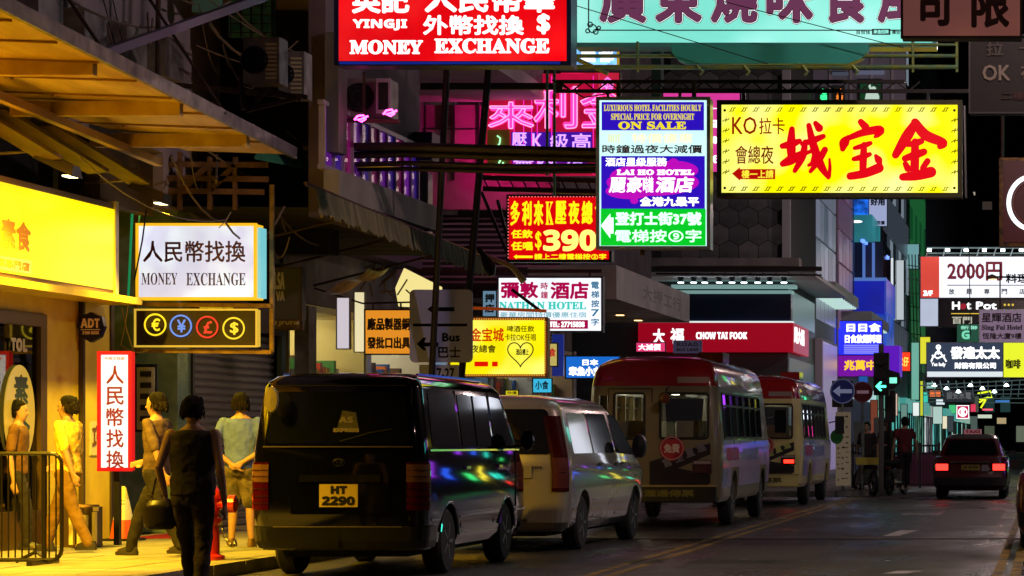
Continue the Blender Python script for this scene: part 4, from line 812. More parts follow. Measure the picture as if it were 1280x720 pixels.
# pink neon sign: panel and tubes
Y = 45; t = thing('neon_sign', 'large pink and violet neon nightclub sign on a dark red panel', 'neon sign', (X(675, Y), Y, Z(220, Y)))
MB().pb((605, 92, 748, 219), Y, .15).build('panel', emit('glowing_crimson_panel', lin((190, 12, 60)), .75, .35, 1.5), t)  # panel emission stands in for the tube light falling on it
def neon_text(t, txt, r, mat, out=1.6, name='neon_character'):
    """tube loops around the outline of each stroke: text mesh boundary edges thickened"""
    vs, fs, _ = text_geo(txt)
    me = bpy.data.meshes.new('tmp'); me.from_pydata([(u, 0, v) for u, v in vs], [], fs)
    bm = bmesh.new(); bm.from_mesh(me); bmesh.ops.remove_doubles(bm, verts=bm.verts, dist=1e-5)
    m = MB(); rr = .0075*out/1.6
    for e in bm.edges:
        if len(e.link_faces) == 1:
            a, b_ = e.verts
            p, q = [(X(r[0]+(r[2]-r[0])*v.co.x, Y), Y-.05, Z(r[3]-(r[3]-r[1])*v.co.z, Y)) for v in (a, b_)]
            m.tube([p, q], rr, 4)
    bm.free(); bpy.data.meshes.remove(me)
    return m.build(name, mat, t)
def outline_tubes(t, strokes, mat, name, r=.008, y=Y-.06):
    m = MB()
    for st in strokes: m.tube([(X(a, Y), y, Z(b_, Y)) for a, b_ in st], r, 6)
    return m.build(name, mat, t)
NP = em((255, 150, 205), 1.7); NV = em((205, 150, 255), 1.6)
for k, (ch, r) in enumerate((('來', (611, 128, 668, 161)), ('利', (668, 108, 722, 161)), ('金', (726, 108, 785, 160)))):
    vs, fs, _ = text_geo(ch)
    row(t, ch, r, Y, emit('neon_glow', lin((235, 40, 120)), 3), 2.2, lift=.02, name='glowing_character')
    for bo in (0,): neon_text(t, ch, r, NP, 1.9)
m = MB(); m.pb((639, 165, 661, 187), Y-.01, .008); m.pb((661, 165, 740, 187), Y-.012, .006); m.build('blue_panel', emit('blue_neon_panel', lin((70, 20, 170)), .8), t)
m = MB(); m.pb((640, 196, 735, 216), Y-.012, .006); m.build('violet_panel', emit('violet_neon_panel', lin((110, 20, 150)), .8), t)
for ch, r in (('壓', (640, 166, 659, 186)), ('K', (666, 167, 679, 186)), ('級', (688, 167, 711, 187)), ('高', (715, 167, 739, 187)), ('會', (642, 196, 668, 216)), ('總', (672, 196, 697, 217)), ('夜', (706, 195, 730, 217))): row(t, ch, r, Y, NV, .3, lift=.04, name='neon_character')
m = MB()
for q in (643, 655, 665, 672, 690, 742): m.tube([(X(q, Y), Y-.03, Z(95, Y)), (X(q, Y), Y-.03, Z(218, Y))], .007, 6)
m.build('magenta_tube', em((255, 40, 190), 1.2), t)
m = MB(); m.tube([(X(606, Y), Y-.03, Z(135, Y)), (X(604, Y), Y-.03, Z(215, Y))], .01, 6); m.build('yellow_tube', em((255, 170, 20), 1.3), t)
m = MB(); m.tube([(X(622+a, Y), Y-.04, Z(b_, Y)) for a, b_ in ((0, 170), (4, 173), (3, 180), (-1, 184), (3, 190), (8, 188), (6, 196), (2, 205), (5, 208), (8, 203))], .014, 6); m.build('green_tube', em((170, 255, 190), 1.5), t)
MB().pb((609, 162, 637, 216), Y-.006, .004).build('ochre_panel', pbr('ochre_lit', (.3, .2, .02), .6), t)
m = MB(); m.tube([(X(612, Y), Y+.25, Z(110, Y)), (X(612, Y), Y+.25, Z(222, Y))], .02, 8)
m.build('hidden_wall_light', emit('strong_magenta', (1, .03, .35), 60), t)  # unseen tube added behind the panel to wash the end wall magenta
# blue-white neon cluster above, pink sign beyond
t = lightbox('shimmering_sign', 'pale blue shimmering sign between the red and turquoise signs', 'sign', (708, 57, 772, 82), 47, emit('shimmer', lin((120, 190, 255)), 1.2, .6, 6), [('麗', (725, 60, 745, 78), W_, .6), ('都', (748, 60, 768, 78), W_, .6)], em((210, 170, 40), .6), .2, 1)
t = lightbox('crimson_neon_sign', 'crimson neon panel with violet tracery behind the hanging rods', 'neon sign', (700, 90, 775, 125), 48, emit('crimson_lit', lin((215, 25, 70)), .9, .4, 3), [('夜總會', (706, 96, 770, 118), em((235, 120, 230), 1.2), .3)], BLK, .2, 1)
t = lightbox('pink_karaoke_sign', 'flat pink panel sign half hidden behind the purple hotel sign', 'sign', (828, 111, 926, 216), 58, emit('pink_face', lin((225, 60, 160)), .9, .1, 1), [('日', (887, 150, 897, 160), W_, .8), ('韓', (887, 170, 897, 180), W_, .8), ('K', (888, 194, 896, 204), W_, .8, dict(st='B'))], BLK, .2, 1.2)
for k in range(4): MB().pb((886, 135+k*21, 924, 136+k*21), 57.97, .02).build('divider', W_, t)
MB().pb((778, 55, 826, 200), 62, .5).build('green_net_strip', pbr('dark_green_net', (.02, .07, .05), .7), label='dark green netted strip of facade behind the purple hotel sign', cat='netting')

# ================================================================== BEYOND THE SIDE STREET
Y = 75
hx = thing('hexagon_building', 'corner building with a dark hexagon tiled panel over a red jewellery shop band', 'building', (-9, 80, 0))
MB().box(-18, X(985, Y), Y+.05, 84, 5.2, 26).build('wall', pbr('charcoal_wall', (.05, .05, .055), .7), hx)
MB().box(-18, X(984, Y), Y+.2, 84, 0, 5.2).build('ground_wall', pbr('shop_dark', (.05, .055, .06), .4), hx)
hm = MB(); R_ = .325
P = [(math.sin(math.pi/3*k)*R_*.965, math.cos(math.pi/3*k)*R_*.965) for k in range(6)]; hm.prism(P, 0, .05)
hme = [unit_mesh(hm, 'hexagon_panel', pbr('hex_%d' % k, c, .45, .2, tuple(v*.6 for v in c), 1.5)) for k, c in enumerate(((.22, .22, .23), (.16, .16, .17), (.27, .26, .27)))]
cw = R_*math.sqrt(3); j = 0; z = 6.75
while z < 13.2:
    i = 0
    while True:
        x = X(838, Y)+cw*(i+.5*(j % 2)); i += 1
        if x > X(975, Y): break
        inst(hme[(i*7+j*5+i*j) % 3], 'hexagon_panel', (x, Y-.0, z), hx)
    z += R_*1.5; j += 1
MB().box(X(830, Y), X(985, Y), Y+.02, Y+.04, 6.4, 26).build('panel_joint', DARK, hx)
m = MB(); m.box(X(815, Y), X(1000, Y), Y-.3, Y+.5, Z(333, Y), Z(323, Y)); m.build('ledge', CONC2, hx)
m = MB(); m.box(X(978, Y), X(988, Y), Y-.1, Y+.1, Z(323, Y), 16); m.build('edge_column', pbr('pale_tower', (.5, .48, .52), .5), hx)
m = MB(); m.box(X(820, Y), -6.5, 72.5, 84, Z(345, 72.5), Z(340, 72.5)); m.build('soffit', pbr('white_soffit', (.6, .62, .64), .5), hx)
m = MB()
for k in range(13): m.bar((X(826+k*16, 72.5), 72.5, Z(342, 72.5)), (X(826+k*16, 72.5), 75, Z(341, 72.5)), .05)
m.bar((X(820, 72.4), 72.4, Z(336, 72.4)), (-6.3, 72.4, Z(336, 72.4)), .12); m.bar((X(820, 72.4), 72.4, Z(342, 72.4)), (-6.3, 72.4, Z(344, 72.4)), .05); m.build('canopy_truss', pbr('rust_dark', (.05, .035, .035), .5, .5), hx)
sp = emit('cool_spot', (.8, .95, 1), 8)
for k, px in enumerate((851, 867, 881, 899, 915, 930, 947, 962, 980)):
    q = thing('canopy_spotlight', 'small cool white spotlight under the hexagon building canopy', 'spotlight', (X(px, 73), 73, Z(350, 73)), 0, 'spotlights under the corner canopy')
    MB().lathe([(.06, -.05), (.09, .12), (.05, .16)], (X(px, 73), 73, Z(351, 73)), 10).build('can', BLK, q); MB().lathe([(0, -.07), (.085, -.06), (.085, -.04)], (X(px, 73), 73, Z(351, 73)), 10).build('lens', sp, q)
m = MB(); m.box(X(842, Y), X(996, Y), Y-.5, Y+.2, Z(361, Y), Z(357, Y)); m.box(X(842, Y), X(992, Y), Y-.4, Y+.2, Z(368, Y), Z(364, Y)); m.build('lit_cornice', em((150, 195, 190), .5), hx)
MB().box(X(842, Y), X(990, Y), Y-.3, Y+.2, Z(402, Y), Z(368, Y)).build('navy_band', pbr('navy_glass', (.012, .018, .04), .15), hx)
MB().box(X(800, Y), X(992, Y), Y-.36, Y+.2, Z(404, Y), Z(402, Y)).build('white_rule', em((230, 240, 240), 1.0), hx)
MB().box(X(800, Y), X(992, Y), Y-.34, Y+.2, Z(440, Y), Z(404, Y)).build('red_band', em((160, 4, 30), .8), hx)
row(hx, '大', (816, 411, 831, 430), Y-.36, W_, .6); row(hx, '福', (838, 410, 855, 430), Y-.36, W_, .5)
row(hx, 'CHOW TAI FOOK', (870, 415, 934, 424), Y-.36, W_, .3, st='B')
m = side_letters(MB(), '周大福', Y-.1, Y+3, 4.1, 4.6, X(992, Y)+.03, .03); m.build('lettering', W_, hx)
MB().box(X(992, Y)-.1, X(992, Y)+.02, Y-.3, Y+4.5, Z(440, Y), Z(404, Y)).build('red_side_band', em((160, 4, 30), .8), hx)
MB().box(X(984, Y)-.02, X(984, Y)+.01, Y+.5, Y+8.5, .3, 3.7).build('shop_glass', em((60, 90, 90), .4), hx)
MB().box(X(985, Y), X(985, Y)+.05, Y, Y+8, Z(402, Y), Z(362, Y)).build('side_glass', em((130, 165, 165), .35), hx)
lightbox('little_road_plate', 'small grey double plate sign above the minibus gap', 'road sign', (842, 426, 877, 441), 56, GS, [('ROAD', (846, 428, 873, 433), paint((70, 70, 75)), .1, dict(st='B')), ('BUS LANE', (846, 435, 873, 439), paint((70, 70, 75)), .1, dict(st='B'))], GS, .05, .3)

# receding facades with panels, windows and canopies
def facade(label, y0, y1, z1, wallm, panelm, nz, ny, fx=-7.5, glass=None):
    t = thing('street_building', label, 'building', (fx-4, (y0+y1)/2, 0))
    MB().box(fx-8, fx, y0, y1, 0, z1).build('wall', wallm, t)
    if panelm:
        dy = (y1-y0)/ny; dz = (z1-5.2)/nz
        me = [unit_mesh(MB().box(0, .05, .06, dy-.06, .05, dz-.05), 'facade_panel', q) for q in panelm]
        for j in range(nz):
            for i in range(ny): inst(me[(i*3+j*5+i*j) % len(me)], 'facade_panel', (fx, y0+i*dy, 5.2+j*dz), t)
    return t
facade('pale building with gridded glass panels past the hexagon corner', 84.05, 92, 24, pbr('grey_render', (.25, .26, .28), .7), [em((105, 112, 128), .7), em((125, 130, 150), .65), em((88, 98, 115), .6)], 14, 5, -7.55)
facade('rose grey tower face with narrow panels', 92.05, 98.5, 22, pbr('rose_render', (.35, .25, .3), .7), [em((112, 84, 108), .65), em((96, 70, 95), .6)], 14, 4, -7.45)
m = MB().box(-14, -7.3, 84, 90, .13, 4.6); m.build('pale_pier_wall', pbr('mauve_wall', (.62, .55, .66), .6), label='pale mauve wall beside the red jewellery band', cat='wall')
MB().box(-7.35, -7.28, 84.2, 89.8, .3, 4.5).build('mauve_glow_sheet', em((128, 112, 150), .8), label='glowing mauve sheet giving the wall its light behind the second minibus', cat='hoarding')  # glowing sheet over the mauve wall stands in for light on it
for (y0, y1, x1, z, lab) in ((82, 92, -6.7, 5.95, 'first ribbed metal canopy lit white from below'), (93, 103, -6.3, 5.55, 'second ribbed metal canopy lit white over the blue screen')):
    t = thing('ribbed_canopy', lab, 'canopy', (-6.8, (y0+y1)/2, z))
    MB().box(-7.6, x1, y0, y1, z, z+.35).build('roof', pbr('canopy_grey', (.4, .42, .42), .5, .3), t)
    for k in range(10): MB().box(-7.5, x1-.05, y0+.3+k, y0+.5+k, z-.06, z-.005).build('lit_rib', em((190, 225, 215), .9), t)
# blue building with bay and LED signs
bb = thing('blue_building', 'blue lit building with a projecting glass bay and bright blue screen', 'building', (-7, 104, 0))
MB().box(-16, -7.6, 98.6, 118, 0, 26).build('wall', pbr('blue_grey_wall', (.12, .17, .25), .6), bb)
Y = 102
def px_box(name, r, Y, d, mat, t): return MB().pb(r, Y, d).build(name, mat, t)
px_box('lower_bay', (1056, 350, 1106, 392), Y, 6, emit('cobalt', lin((15, 30, 160)), 1.05, .35, .4), bb)
px_box('bay_side', (1105.5, 348, 1108, 390), Y-.1, 6, em((60, 80, 200), .6), bb)
px_box('bay_glass', (1060, 302, 1104, 350), Y+.3, 5, pbr('bay_glass', (.03, .05, .09), .1), bb)
m = MB(); m.pb((1078, 300, 1081, 350), Y, .3); m.pb((1090, 303, 1093, 350), Y, .3); m.pb((1058, 300, 1061, 350), Y, .3); m.pb((1058, 347, 1108, 351), Y-.1, .3); m.build('bay_mullion', em((90, 130, 210), .7), bb)
m = MB(); m.bar((X(1078, Y), Y-.2, Z(301, Y)), (X(1104, Y), Y+3, Z(316, Y)), .12); m.build('blue_light_bar', em((90, 130, 255), 2.2), bb)
px_box('teal_upper_bay', (1057, 268, 1090, 302), Y, 5, emit('teal_curve', lin((40, 120, 130)), .8, .4, .5), bb)
MB().disc((X(1071, Y), Y-.02, Z(277, Y)), .22, t=.02, rz=.05).build('downlight', W_, bb)
px_box('video_screen', (1058, 236, 1085, 268), Y-.2, .2, emit('video', lin((20, 90, 200)), 1.2, .8, 3), bb)
px_box('under_bay', (1083, 392, 1108, 432), Y+1, 5, emit('under_blue', lin((40, 80, 190)), .8, .5, 1), bb)
lightbox('white_banner', 'white upright banner sign with dark blue characters beside the video screen', 'sign', (1086, 236, 1109, 283), 106, em((165, 175, 215), .85), [('好用', (1088, 248, 1106, 257), paint((20, 20, 60)), .5), ('優惠價', (1089, 276, 1106, 281), paint((30, 30, 80)), .2)], BLK, .2, .5)
LB = emit('led_blue', lin((35, 45, 235)), 1.3, .25, 1); 
t = lightbox('blue_screen_sign', 'electric blue sign board with white characters over a purple strip', 'sign', (1047, 401, 1103, 444), 92.5, LB, [('日日食', (1058, 404, 1101, 415), W_, .6), ('日食放題料理', (1056, 418, 1102, 429), W_, .5)], BLK, .4, .5)
m = MB()
for k in range(5): m.pb((1055, 431+k*2.4, 1102, 432.4+k*2.4), 92.48, .01)
m.build('small_text_lines', em((150, 150, 255), 1), t)
lightbox('purple_strip_sign', 'purple strip sign with three yellow characters below the blue screen', 'sign', (1047, 444, 1103, 471), 92.3, em((110, 10, 150), 1.1), [('兆萬中', (1055, 450, 1095, 463), em((255, 190, 40), 1.3), .6)], BLK, .5, .5)
lightbox('white_column_sign', 'tall blue sign with white column characters at the left of the blue screen', 'sign', (1025, 396, 1046, 470), 92, em((50, 60, 205), 1.1), [('日', (1028, 400, 1038, 412), W_, .5), ('食', (1028, 416, 1038, 428), W_, .5), ('日本', (1028, 434, 1044, 442), W_, .3), ('火火', (1028, 452, 1044, 461), em((255, 50, 80), 1.3), .5)], BLK, .3, .5)
MB().pb((1103, 432, 1124, 470), 98, 2).build('purple_box_end', em((95, 20, 190), .9), label='purple glowing box end right of the yellow character strip', cat='sign box')
lightbox('orange_red_sign', 'small orange red angled sign right of the purple box', 'sign', (1123, 440, 1138, 464), 104, em((240, 60, 20), 1.2), [('K仔', (1125, 446, 1136, 458), em((255, 210, 80), 1.3), .4)], BLK, .2, .4)
MB().box(-7.9, -7.55, 86, 118, 2.9, 3.4).build('shop_light_band', em((160, 190, 195), 1.0), label='long white lit shop band under the far canopies', cat='light band')
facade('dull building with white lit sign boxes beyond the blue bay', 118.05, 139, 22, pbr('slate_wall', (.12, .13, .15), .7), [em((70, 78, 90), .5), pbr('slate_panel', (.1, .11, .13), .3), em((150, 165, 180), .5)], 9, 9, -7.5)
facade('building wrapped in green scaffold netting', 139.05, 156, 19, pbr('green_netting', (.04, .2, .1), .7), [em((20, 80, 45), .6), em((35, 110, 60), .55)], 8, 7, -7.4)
facade('dark farthest row of buildings along the left of the street', 156.05, 300, 26, pbr('night_wall', (.03, .035, .04), .8), None, 1, 1, -7.5)
for r, Y, c, lab in (((1107, 322, 1117, 358), 120, (225, 235, 240), 'white lit upright box sign on the dull building'), ((1120, 325, 1130, 400), 128, (190, 200, 205), 'second pale upright box sign nearer the green netting'), ((1133, 305, 1149, 336), 138, (110, 160, 165), 'pale teal curved sign at the green scaffold top')):
    lightbox('upright_box_sign', lab, 'sign', r, Y, em(c, .9), (), GALV, 1.2, .4)
m = MB(); Y = 138
for k in range(6): m.bar((X(1128+k*4, Y), Y, Z(318, Y)), (X(1132+k*4, Y), Y, Z(480, Y)), .06)
for k in range(9): m.bar((X(1126, Y), Y, Z(330+k*17, Y)), (X(1152, Y), Y, Z(334+k*17, Y)), .05)
m.build('bamboo_scaffold', pbr('bamboo', (.15, .28, .14), .6), label='tall green tinted scaffold poles in front of the netted building', cat='scaffold')
# far tower windows and upper grey building seen over the turquoise gantry
ub = thing('grey_upper_building', 'blue grey building upper floor with small lit signs above the yellow sign', 'building', (-5.5, 84, 8))
Y = 83
MB().pb((985, 60, 1132, 126), Y, .4).build('wall', pbr('blue_grey_lit', (.3, .32, .4), .7), ub)
for r, c in (((1023, 110, 1036, 126), (20, 200, 110)), ((1043, 108, 1056, 126), (235, 120, 30))): MB().pb(r, Y-.2, .1).build('small_sign_box', pbr('small_dark', (.03, .05, .04)), ub)
row(ub, '七', (1025, 111, 1034, 118), Y-.22, em((60, 255, 150), 1.4), .5); row(ub, '樓', (1025, 118, 1034, 125), Y-.22, em((60, 255, 150), 1.4), .4); row(ub, '食', (1045, 110, 1054, 117), Y-.22, em((255, 130, 40), 1.4), .5); row(ub, '坊', (1045, 118, 1054, 125), Y-.22, em((255, 130, 40), 1.4), .4)
wf = MB().pb((1073, 99, 1103, 125), Y-.1, .1).build('window_frame', BLK, ub); MB().pb((1075, 103, 1101, 124), Y-.12, .02).build('pane', em((20, 70, 40), .6), wf)
m = MB(); Yq = Y-.14
poly_px(m, [(1081, 124), (1083, 115), (1087, 112), (1085, 106), (1088, 105), (1090, 112), (1096, 114), (1099, 120), (1099, 124)], Yq); m.disc((X(1092, Yq), Yq, Z(111, Yq)), .08, t=.01, n=12); m.build('poster_figure', em((190, 215, 200), .9), ub)
for k in range(5): MB().pb((1010+k*26, 60, 1013+k*26, 126), Y-.06, .06).build('pilaster', pbr('pale_tower', (.5, .48, .52)), ub)
for k, (r, c) in enumerate((((1040, 90, 1060, 93), (70, 75, 90)), ((1070, 88, 1105, 92), (90, 95, 115)))): MB().pb(r, Y-.2, .2).build('window_ledge', em(c, .8), ub)
tw = thing('distant_tower', 'almost black distant tower with a few lit windows', 'building', (-4, 330, 0))
MB().box(-16, 4, 330, 345, 0, 70).build('wall', pbr('night_tower', (.012, .014, .018), .8), tw)
for r, c in (((1205, 234, 1212, 241), (200, 190, 170)), ((1216, 240, 1219, 244), (180, 170, 150)), ((1198, 256, 1220, 261), (120, 170, 160)), ((1228, 252, 1240, 262), (60, 50, 45)), ((1258, 262, 1262, 268), (150, 120, 80)), ((1160, 258, 1166, 264), (30, 60, 55)), ((1200, 280, 1206, 288), (30, 40, 45))): MB().pb(r, 329.9, .1).build('window', em(c, .8), tw)

ce = thing('crossing_building', 'dim building closing the far end of the street', 'building', (-1, 262, 0))
MB().box(-9, 6, 262, 270, 0, 17).build('wall', pbr('night_wall', (.03, .035, .04), .8), ce); rnd = random.Random(9)
for j in range(5):
    for i in range(9):
        if rnd.random() < .6: MB().box(-8+i*1.6, -7+i*1.6, 261.9, 262, 1+j*3.0, 2.6+j*3.0).build('window', em(rnd.choice([(40, 70, 70), (90, 100, 80), (30, 45, 50), (120, 130, 110)]), .6), ce)
for k, (r, Y, c, lab) in enumerate((((1141, 503, 1149, 520), 125, (230, 240, 235), 'tiny white lit sign low beside the lime strip'), ((1152, 490, 1160, 503), 140, (60, 200, 180), 'tiny turquoise sign under the finance sign corner'), ((1162, 488, 1176, 496), 160, (240, 120, 60), 'tiny orange sign strip beyond the gantry'), ((1170, 499, 1181, 506), 170, (220, 235, 240), 'tiny bluish white sign strip beyond the gantry'), ((1186, 506, 1195, 517), 180, (70, 190, 120), 'tiny green sign left of the small magenta square sign'), ((1213, 505, 1220, 515), 190, (220, 60, 90), 'tiny rosy sign right of the small magenta square sign'), ((1222, 518, 1240, 523), 220, (200, 210, 190), 'tiny pale strip sign low at the street end'), ((1178, 520, 1184, 536), 150, (230, 220, 190), 'tiny cream lit doorway beyond the railing'), ((1244, 500, 1262, 504), 230, (60, 120, 190), 'tiny blue strip sign high at the street end'), ((1246, 522, 1258, 530), 240, (170, 150, 110), 'tiny tan lit window low at the street end'))):
    lightbox('distant_sign', lab, 'sign', r, Y, em(c, 1.0), (), BLK, .3, .25)

# signs down the street
Y = 110
t = lightbox('price_banner', 'wide white eatery banner with a red left panel over the far street', 'sign', (1150, 320, 1300, 373), Y, emit('banner_white', lin((238, 240, 250)), 1.2, .08, .8), [('2000円', (1184, 327, 1253, 351), em((130, 30, 50), .7), .7), ('料理', (1257, 342, 1286, 354), paint((50, 40, 60)), .4)]+[(c, (1186+k*22, 361, 1193+k*22, 368), paint((50, 40, 60)), .2) for k, c in enumerate('放題専門店')], GALV, .4, 1)
MB().pb((1151, 321, 1174, 372), Y-.02, .015).build('red_panel', emit('coral', lin((225, 75, 60)), .95, .2, .6), t); row(t, '3/F', (1154, 363, 1166, 370), Y-.02, W_, .4, st='B')
MB().pb((1184, 356, 1300, 357), Y-.01, .008).build('rule', paint((90, 50, 60)), t)
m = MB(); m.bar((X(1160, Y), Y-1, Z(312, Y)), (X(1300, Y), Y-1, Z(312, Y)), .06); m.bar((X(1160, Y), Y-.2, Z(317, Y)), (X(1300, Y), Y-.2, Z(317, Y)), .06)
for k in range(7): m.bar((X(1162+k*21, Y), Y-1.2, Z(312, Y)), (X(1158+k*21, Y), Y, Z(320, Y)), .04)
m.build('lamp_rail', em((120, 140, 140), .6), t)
for k in range(6):
    MB().pb((1159+k*23, 311, 1164+k*23, 314), Y-1.3, .2).build('sign_lamp', emit('sign_lamp', (.85, 1, .95), 9), t)
Y = 108
t = lightbox('hot_pot_sign', 'black hot pot restaurant sign with white and yellow letters', 'sign', (1174, 373, 1300, 409), Y, pbr('gloss_black', (.01, .01, .012), .2), [('H', (1190, 377, 1200, 387), W_, .5), ('t', (1208, 378, 1214, 387), W_, .5), ('Pot', (1220, 377, 1246, 387), W_, .5), ('百門', (1190, 396, 1215, 405), em((200, 200, 180), .8), .3)], BLK, .4, .5)
MB().disc((X(1204, Y), Y-.02, Z(383, Y)), .13, t=.01, n=14).build('red_dot', em((150, 20, 40), 1), t); m = MB(); m.pb((1189, 391.5, 1245, 392.5), Y-.02, .01)
for q in (1256, 1261, 1266): m.disc((X(q, Y), Y-.02, Z(381, Y)), .05, t=.01, n=8)
m.build('gold_trim', em((225, 190, 60), 1.1), t)
lightbox('pale_square_sign', 'plain pale lilac lit panel left of the black hot pot sign', 'sign', (1150, 373, 1173, 408), 109, emit('lilac', lin((190, 200, 220)), .9, .15, .6), (), GALV, .3, .5)
Y = 90
t = lightbox('grey_hotel_sign', 'faintly glowing grey lilac hotel board with dark red serif lettering', 'sign', (1224, 387, 1290, 428), Y, emit('glowing_lilac_board', lin((135, 112, 138)), .7), [('星輝酒店', (1227, 391, 1277, 403), paint((50, 10, 25)), .35), ('Sing Fai Hotel', (1227, 406, 1278, 414), paint((50, 10, 25)), .25, dict(st='S')), ('恆隆大廈9樓', (1228, 416, 1277, 424), paint((50, 10, 25)), .25)], pbr('silver_frame', (.3, .36, .36)), .2, .7)  # board emission stands in for street light on its face
MB().bar((X(1250, Y), Y+.1, Z(388, Y)), (X(1250, Y), Y+.1, Z(330, Y)), .05).build('hanger', STEEL, t)
Y = 100
t = lightbox('finance_sign', 'slate grey finance company sign with glowing white characters', 'sign', (1158, 428, 1254, 472), Y, emit('slate_face', lin((48, 62, 84)), .9), [('發達太太', (1188, 433, 1250, 449), W_, .8), ('財務有限公司', (1193, 453, 1245, 461), W_, .4), ('Yes lady', (1164, 453, 1182, 459), W_, .2)], GALV, .4, .6)
m = MB()
for pts in ([(1173, 434), (1173, 443)], [(1173, 438), (1166, 447), (1164, 452)], [(1173, 438), (1180, 447), (1183, 452)], [(1165, 444), (1172, 448), (1181, 444)], [(1169, 441), (1177, 441)]): m.tube([(X(a, Y), Y-.02, Z(b_, Y)) for a, b_ in pts], .035, 6)
m.ring((X(1173, Y), Y-.02, Z(434, Y)), .07, .03); m.build('emblem', W_, t); MB().pb((1159, 464.5, 1254, 471), Y-.015, .01).build('white_strip', em((225, 235, 240), .95), t)
lightbox('cafe_sign', 'bright lime yellow sign with dark characters at the right of the finance sign', 'sign', (1254, 428, 1292, 472), 101, em((225, 235, 40), 1.1), [('咖啡', (1257, 449, 1276, 461), paint((60, 40, 20)), .4)], GALV, .3, .5)
t = lightbox('green_logo_sign', 'dark green sign with pale rings behind the grey hotel board', 'sign', (1196, 405, 1228, 430), 104, em((15, 80, 60), .8), [('G', (1202, 413, 1212, 424), em((120, 220, 180), 1), .4, dict(st='B')), ('新聯', (1201, 407, 1222, 412), em((140, 220, 190), 1), .2)], BLK, .2, .4)
lightbox('lime_box_sign', 'small lime sign box left of the finance sign', 'sign', (1150, 421, 1163, 455), 118, em((225, 220, 50), 1.0), (), GALV, .3, .4)
lightbox('circle_k_sign', 'small magenta square shop sign with a white ring and letter', 'sign', (1196, 507, 1211, 523), 92, em((185, 10, 80), 1.0), [('K', (1201, 511, 1207, 519), W_, .5, dict(st='B'))], W_, .2, .5)
MB().ring((X(1203.5, 91.96), 91.96, Z(515, 92)), 5.2*92/F, .02, n=20).build('sign_ring', W_, bpy.data.objects['circle_k_sign'])
lightbox('dim_company_sign', 'long dim sign with faint characters beneath the finance sign', 'sign', (1179, 487, 1218, 503), 125, em((40, 45, 50), .7), [('振安水電', (1183, 490, 1214, 499), em((110, 110, 115), .8), .2)], BLK, .2, .4)
m = MB(); Y = 150
for pts in ([(1222, 492), (1238, 489), (1240, 497), (1224, 499)], [(1224, 503), (1236, 496)], [(1226, 510), (1232, 500)]): m.tube([(X(a, Y), Y, Z(b_, Y)) for a, b_ in pts], .06, 6)
m.build('yellow_neon_script', em((215, 235, 40), 1.4), label='yellow neon script glowing far down the street', cat='neon sign')
MB().pb((1228, 511, 1241, 513), 155, .1).build('red_neon_bar', em((255, 90, 110), 1.5), label='short rosy neon bar far down the street', cat='neon sign')
t = thing('ring_sign', 'dark crimson sign with a large white neon ring at the right edge', 'neon sign', (X(1275, 40), 40, Z(308, 40)))
MB().pb((1249, 197, 1330, 308), 40, .3).build('casing', pbr('bronze_edge', (.16, .08, .02), .35, .6, (.03, .02, .01), 12), t); MB().pb((1254, 201, 1325, 303), 39.98, .02).build('face', emit('deep_crimson', lin((62, 8, 14)), .6), t)
m = MB(); m.ring((X(1291, 40), 39.93, Z(254, 40)), 30*40/F, .035, n=40, rz=33*40/F); m.build('white_tube', em((240, 250, 255), 1.6), t)
m = MB(); m.ring((X(1291, 40), 39.94, Z(254, 40)), 24*40/F, .012, n=40, rz=27*40/F); m.build('inner_rim', paint((120, 60, 50)), t)
hangers(t, [((X(1253, 40), 40.2, Z(197, 40)), (X(1253, 40), 40.2, 9)), ((X(1320, 40), 40.2, Z(197, 40)), (X(1320, 40), 40.2, 9))], .03)
# far street lamp hanging before the banner
t = thing('hanging_lamp', 'small warm lamp on a horizontal arm before the white eatery banner', 'street lamp', (X(1240, 100), 100, Z(347, 100)))
MB().tube([(X(1234, 100), 100, Z(346, 100)), (X(1300, 100), 100, Z(347, 100))], .04, 6).build('arm', BLK, t); MB().lathe([(.02, .1), (.2, .02), (.24, -.06), (.1, -.1)], (X(1240, 100), 100, Z(346, 100)), 14).build('hood', pbr('tan_hood', (.4, .2, .1)), t)
MB().lathe([(0, -.14), (.14, -.11), (.14, -.09)], (X(1241, 100), 100, Z(346, 100)), 12).build('bulb', em((255, 210, 140), 3), t)
# far shop fronts (lit strips along the left) and gantries and wires overhead
rnd = random.Random(3)
for k in range(12):
    y = 118+k*11; c = rnd.choice([(190, 225, 210), (120, 200, 170), (210, 215, 220), (150, 210, 190), (90, 200, 190)])
    t = thing('far_shop', 'distant lit shop front in the row beyond the netted building', 'shop', (-7.4, y, .13), 0, 'distant lit shop fronts')
    MB().box(-7.5, -7.38, y-4.4, y+4.4, .5, 2.6).build('lit_window', emit('far_lit_%d' % k, lin(c), .75, .9, .9), t); MB().box(-7.5, -7.0+.2*(k % 3), y-4.6, y+4.6, 2.7, 3.3).build('fascia', em(tuple(int(v*.8) for v in c), .8), t)
    for j in range(4): MB().box(-7.38, -7.3, y-4.4+j*2.2, y-4.2+j*2.2, .13, 2.7).build('pier', BLK, t)
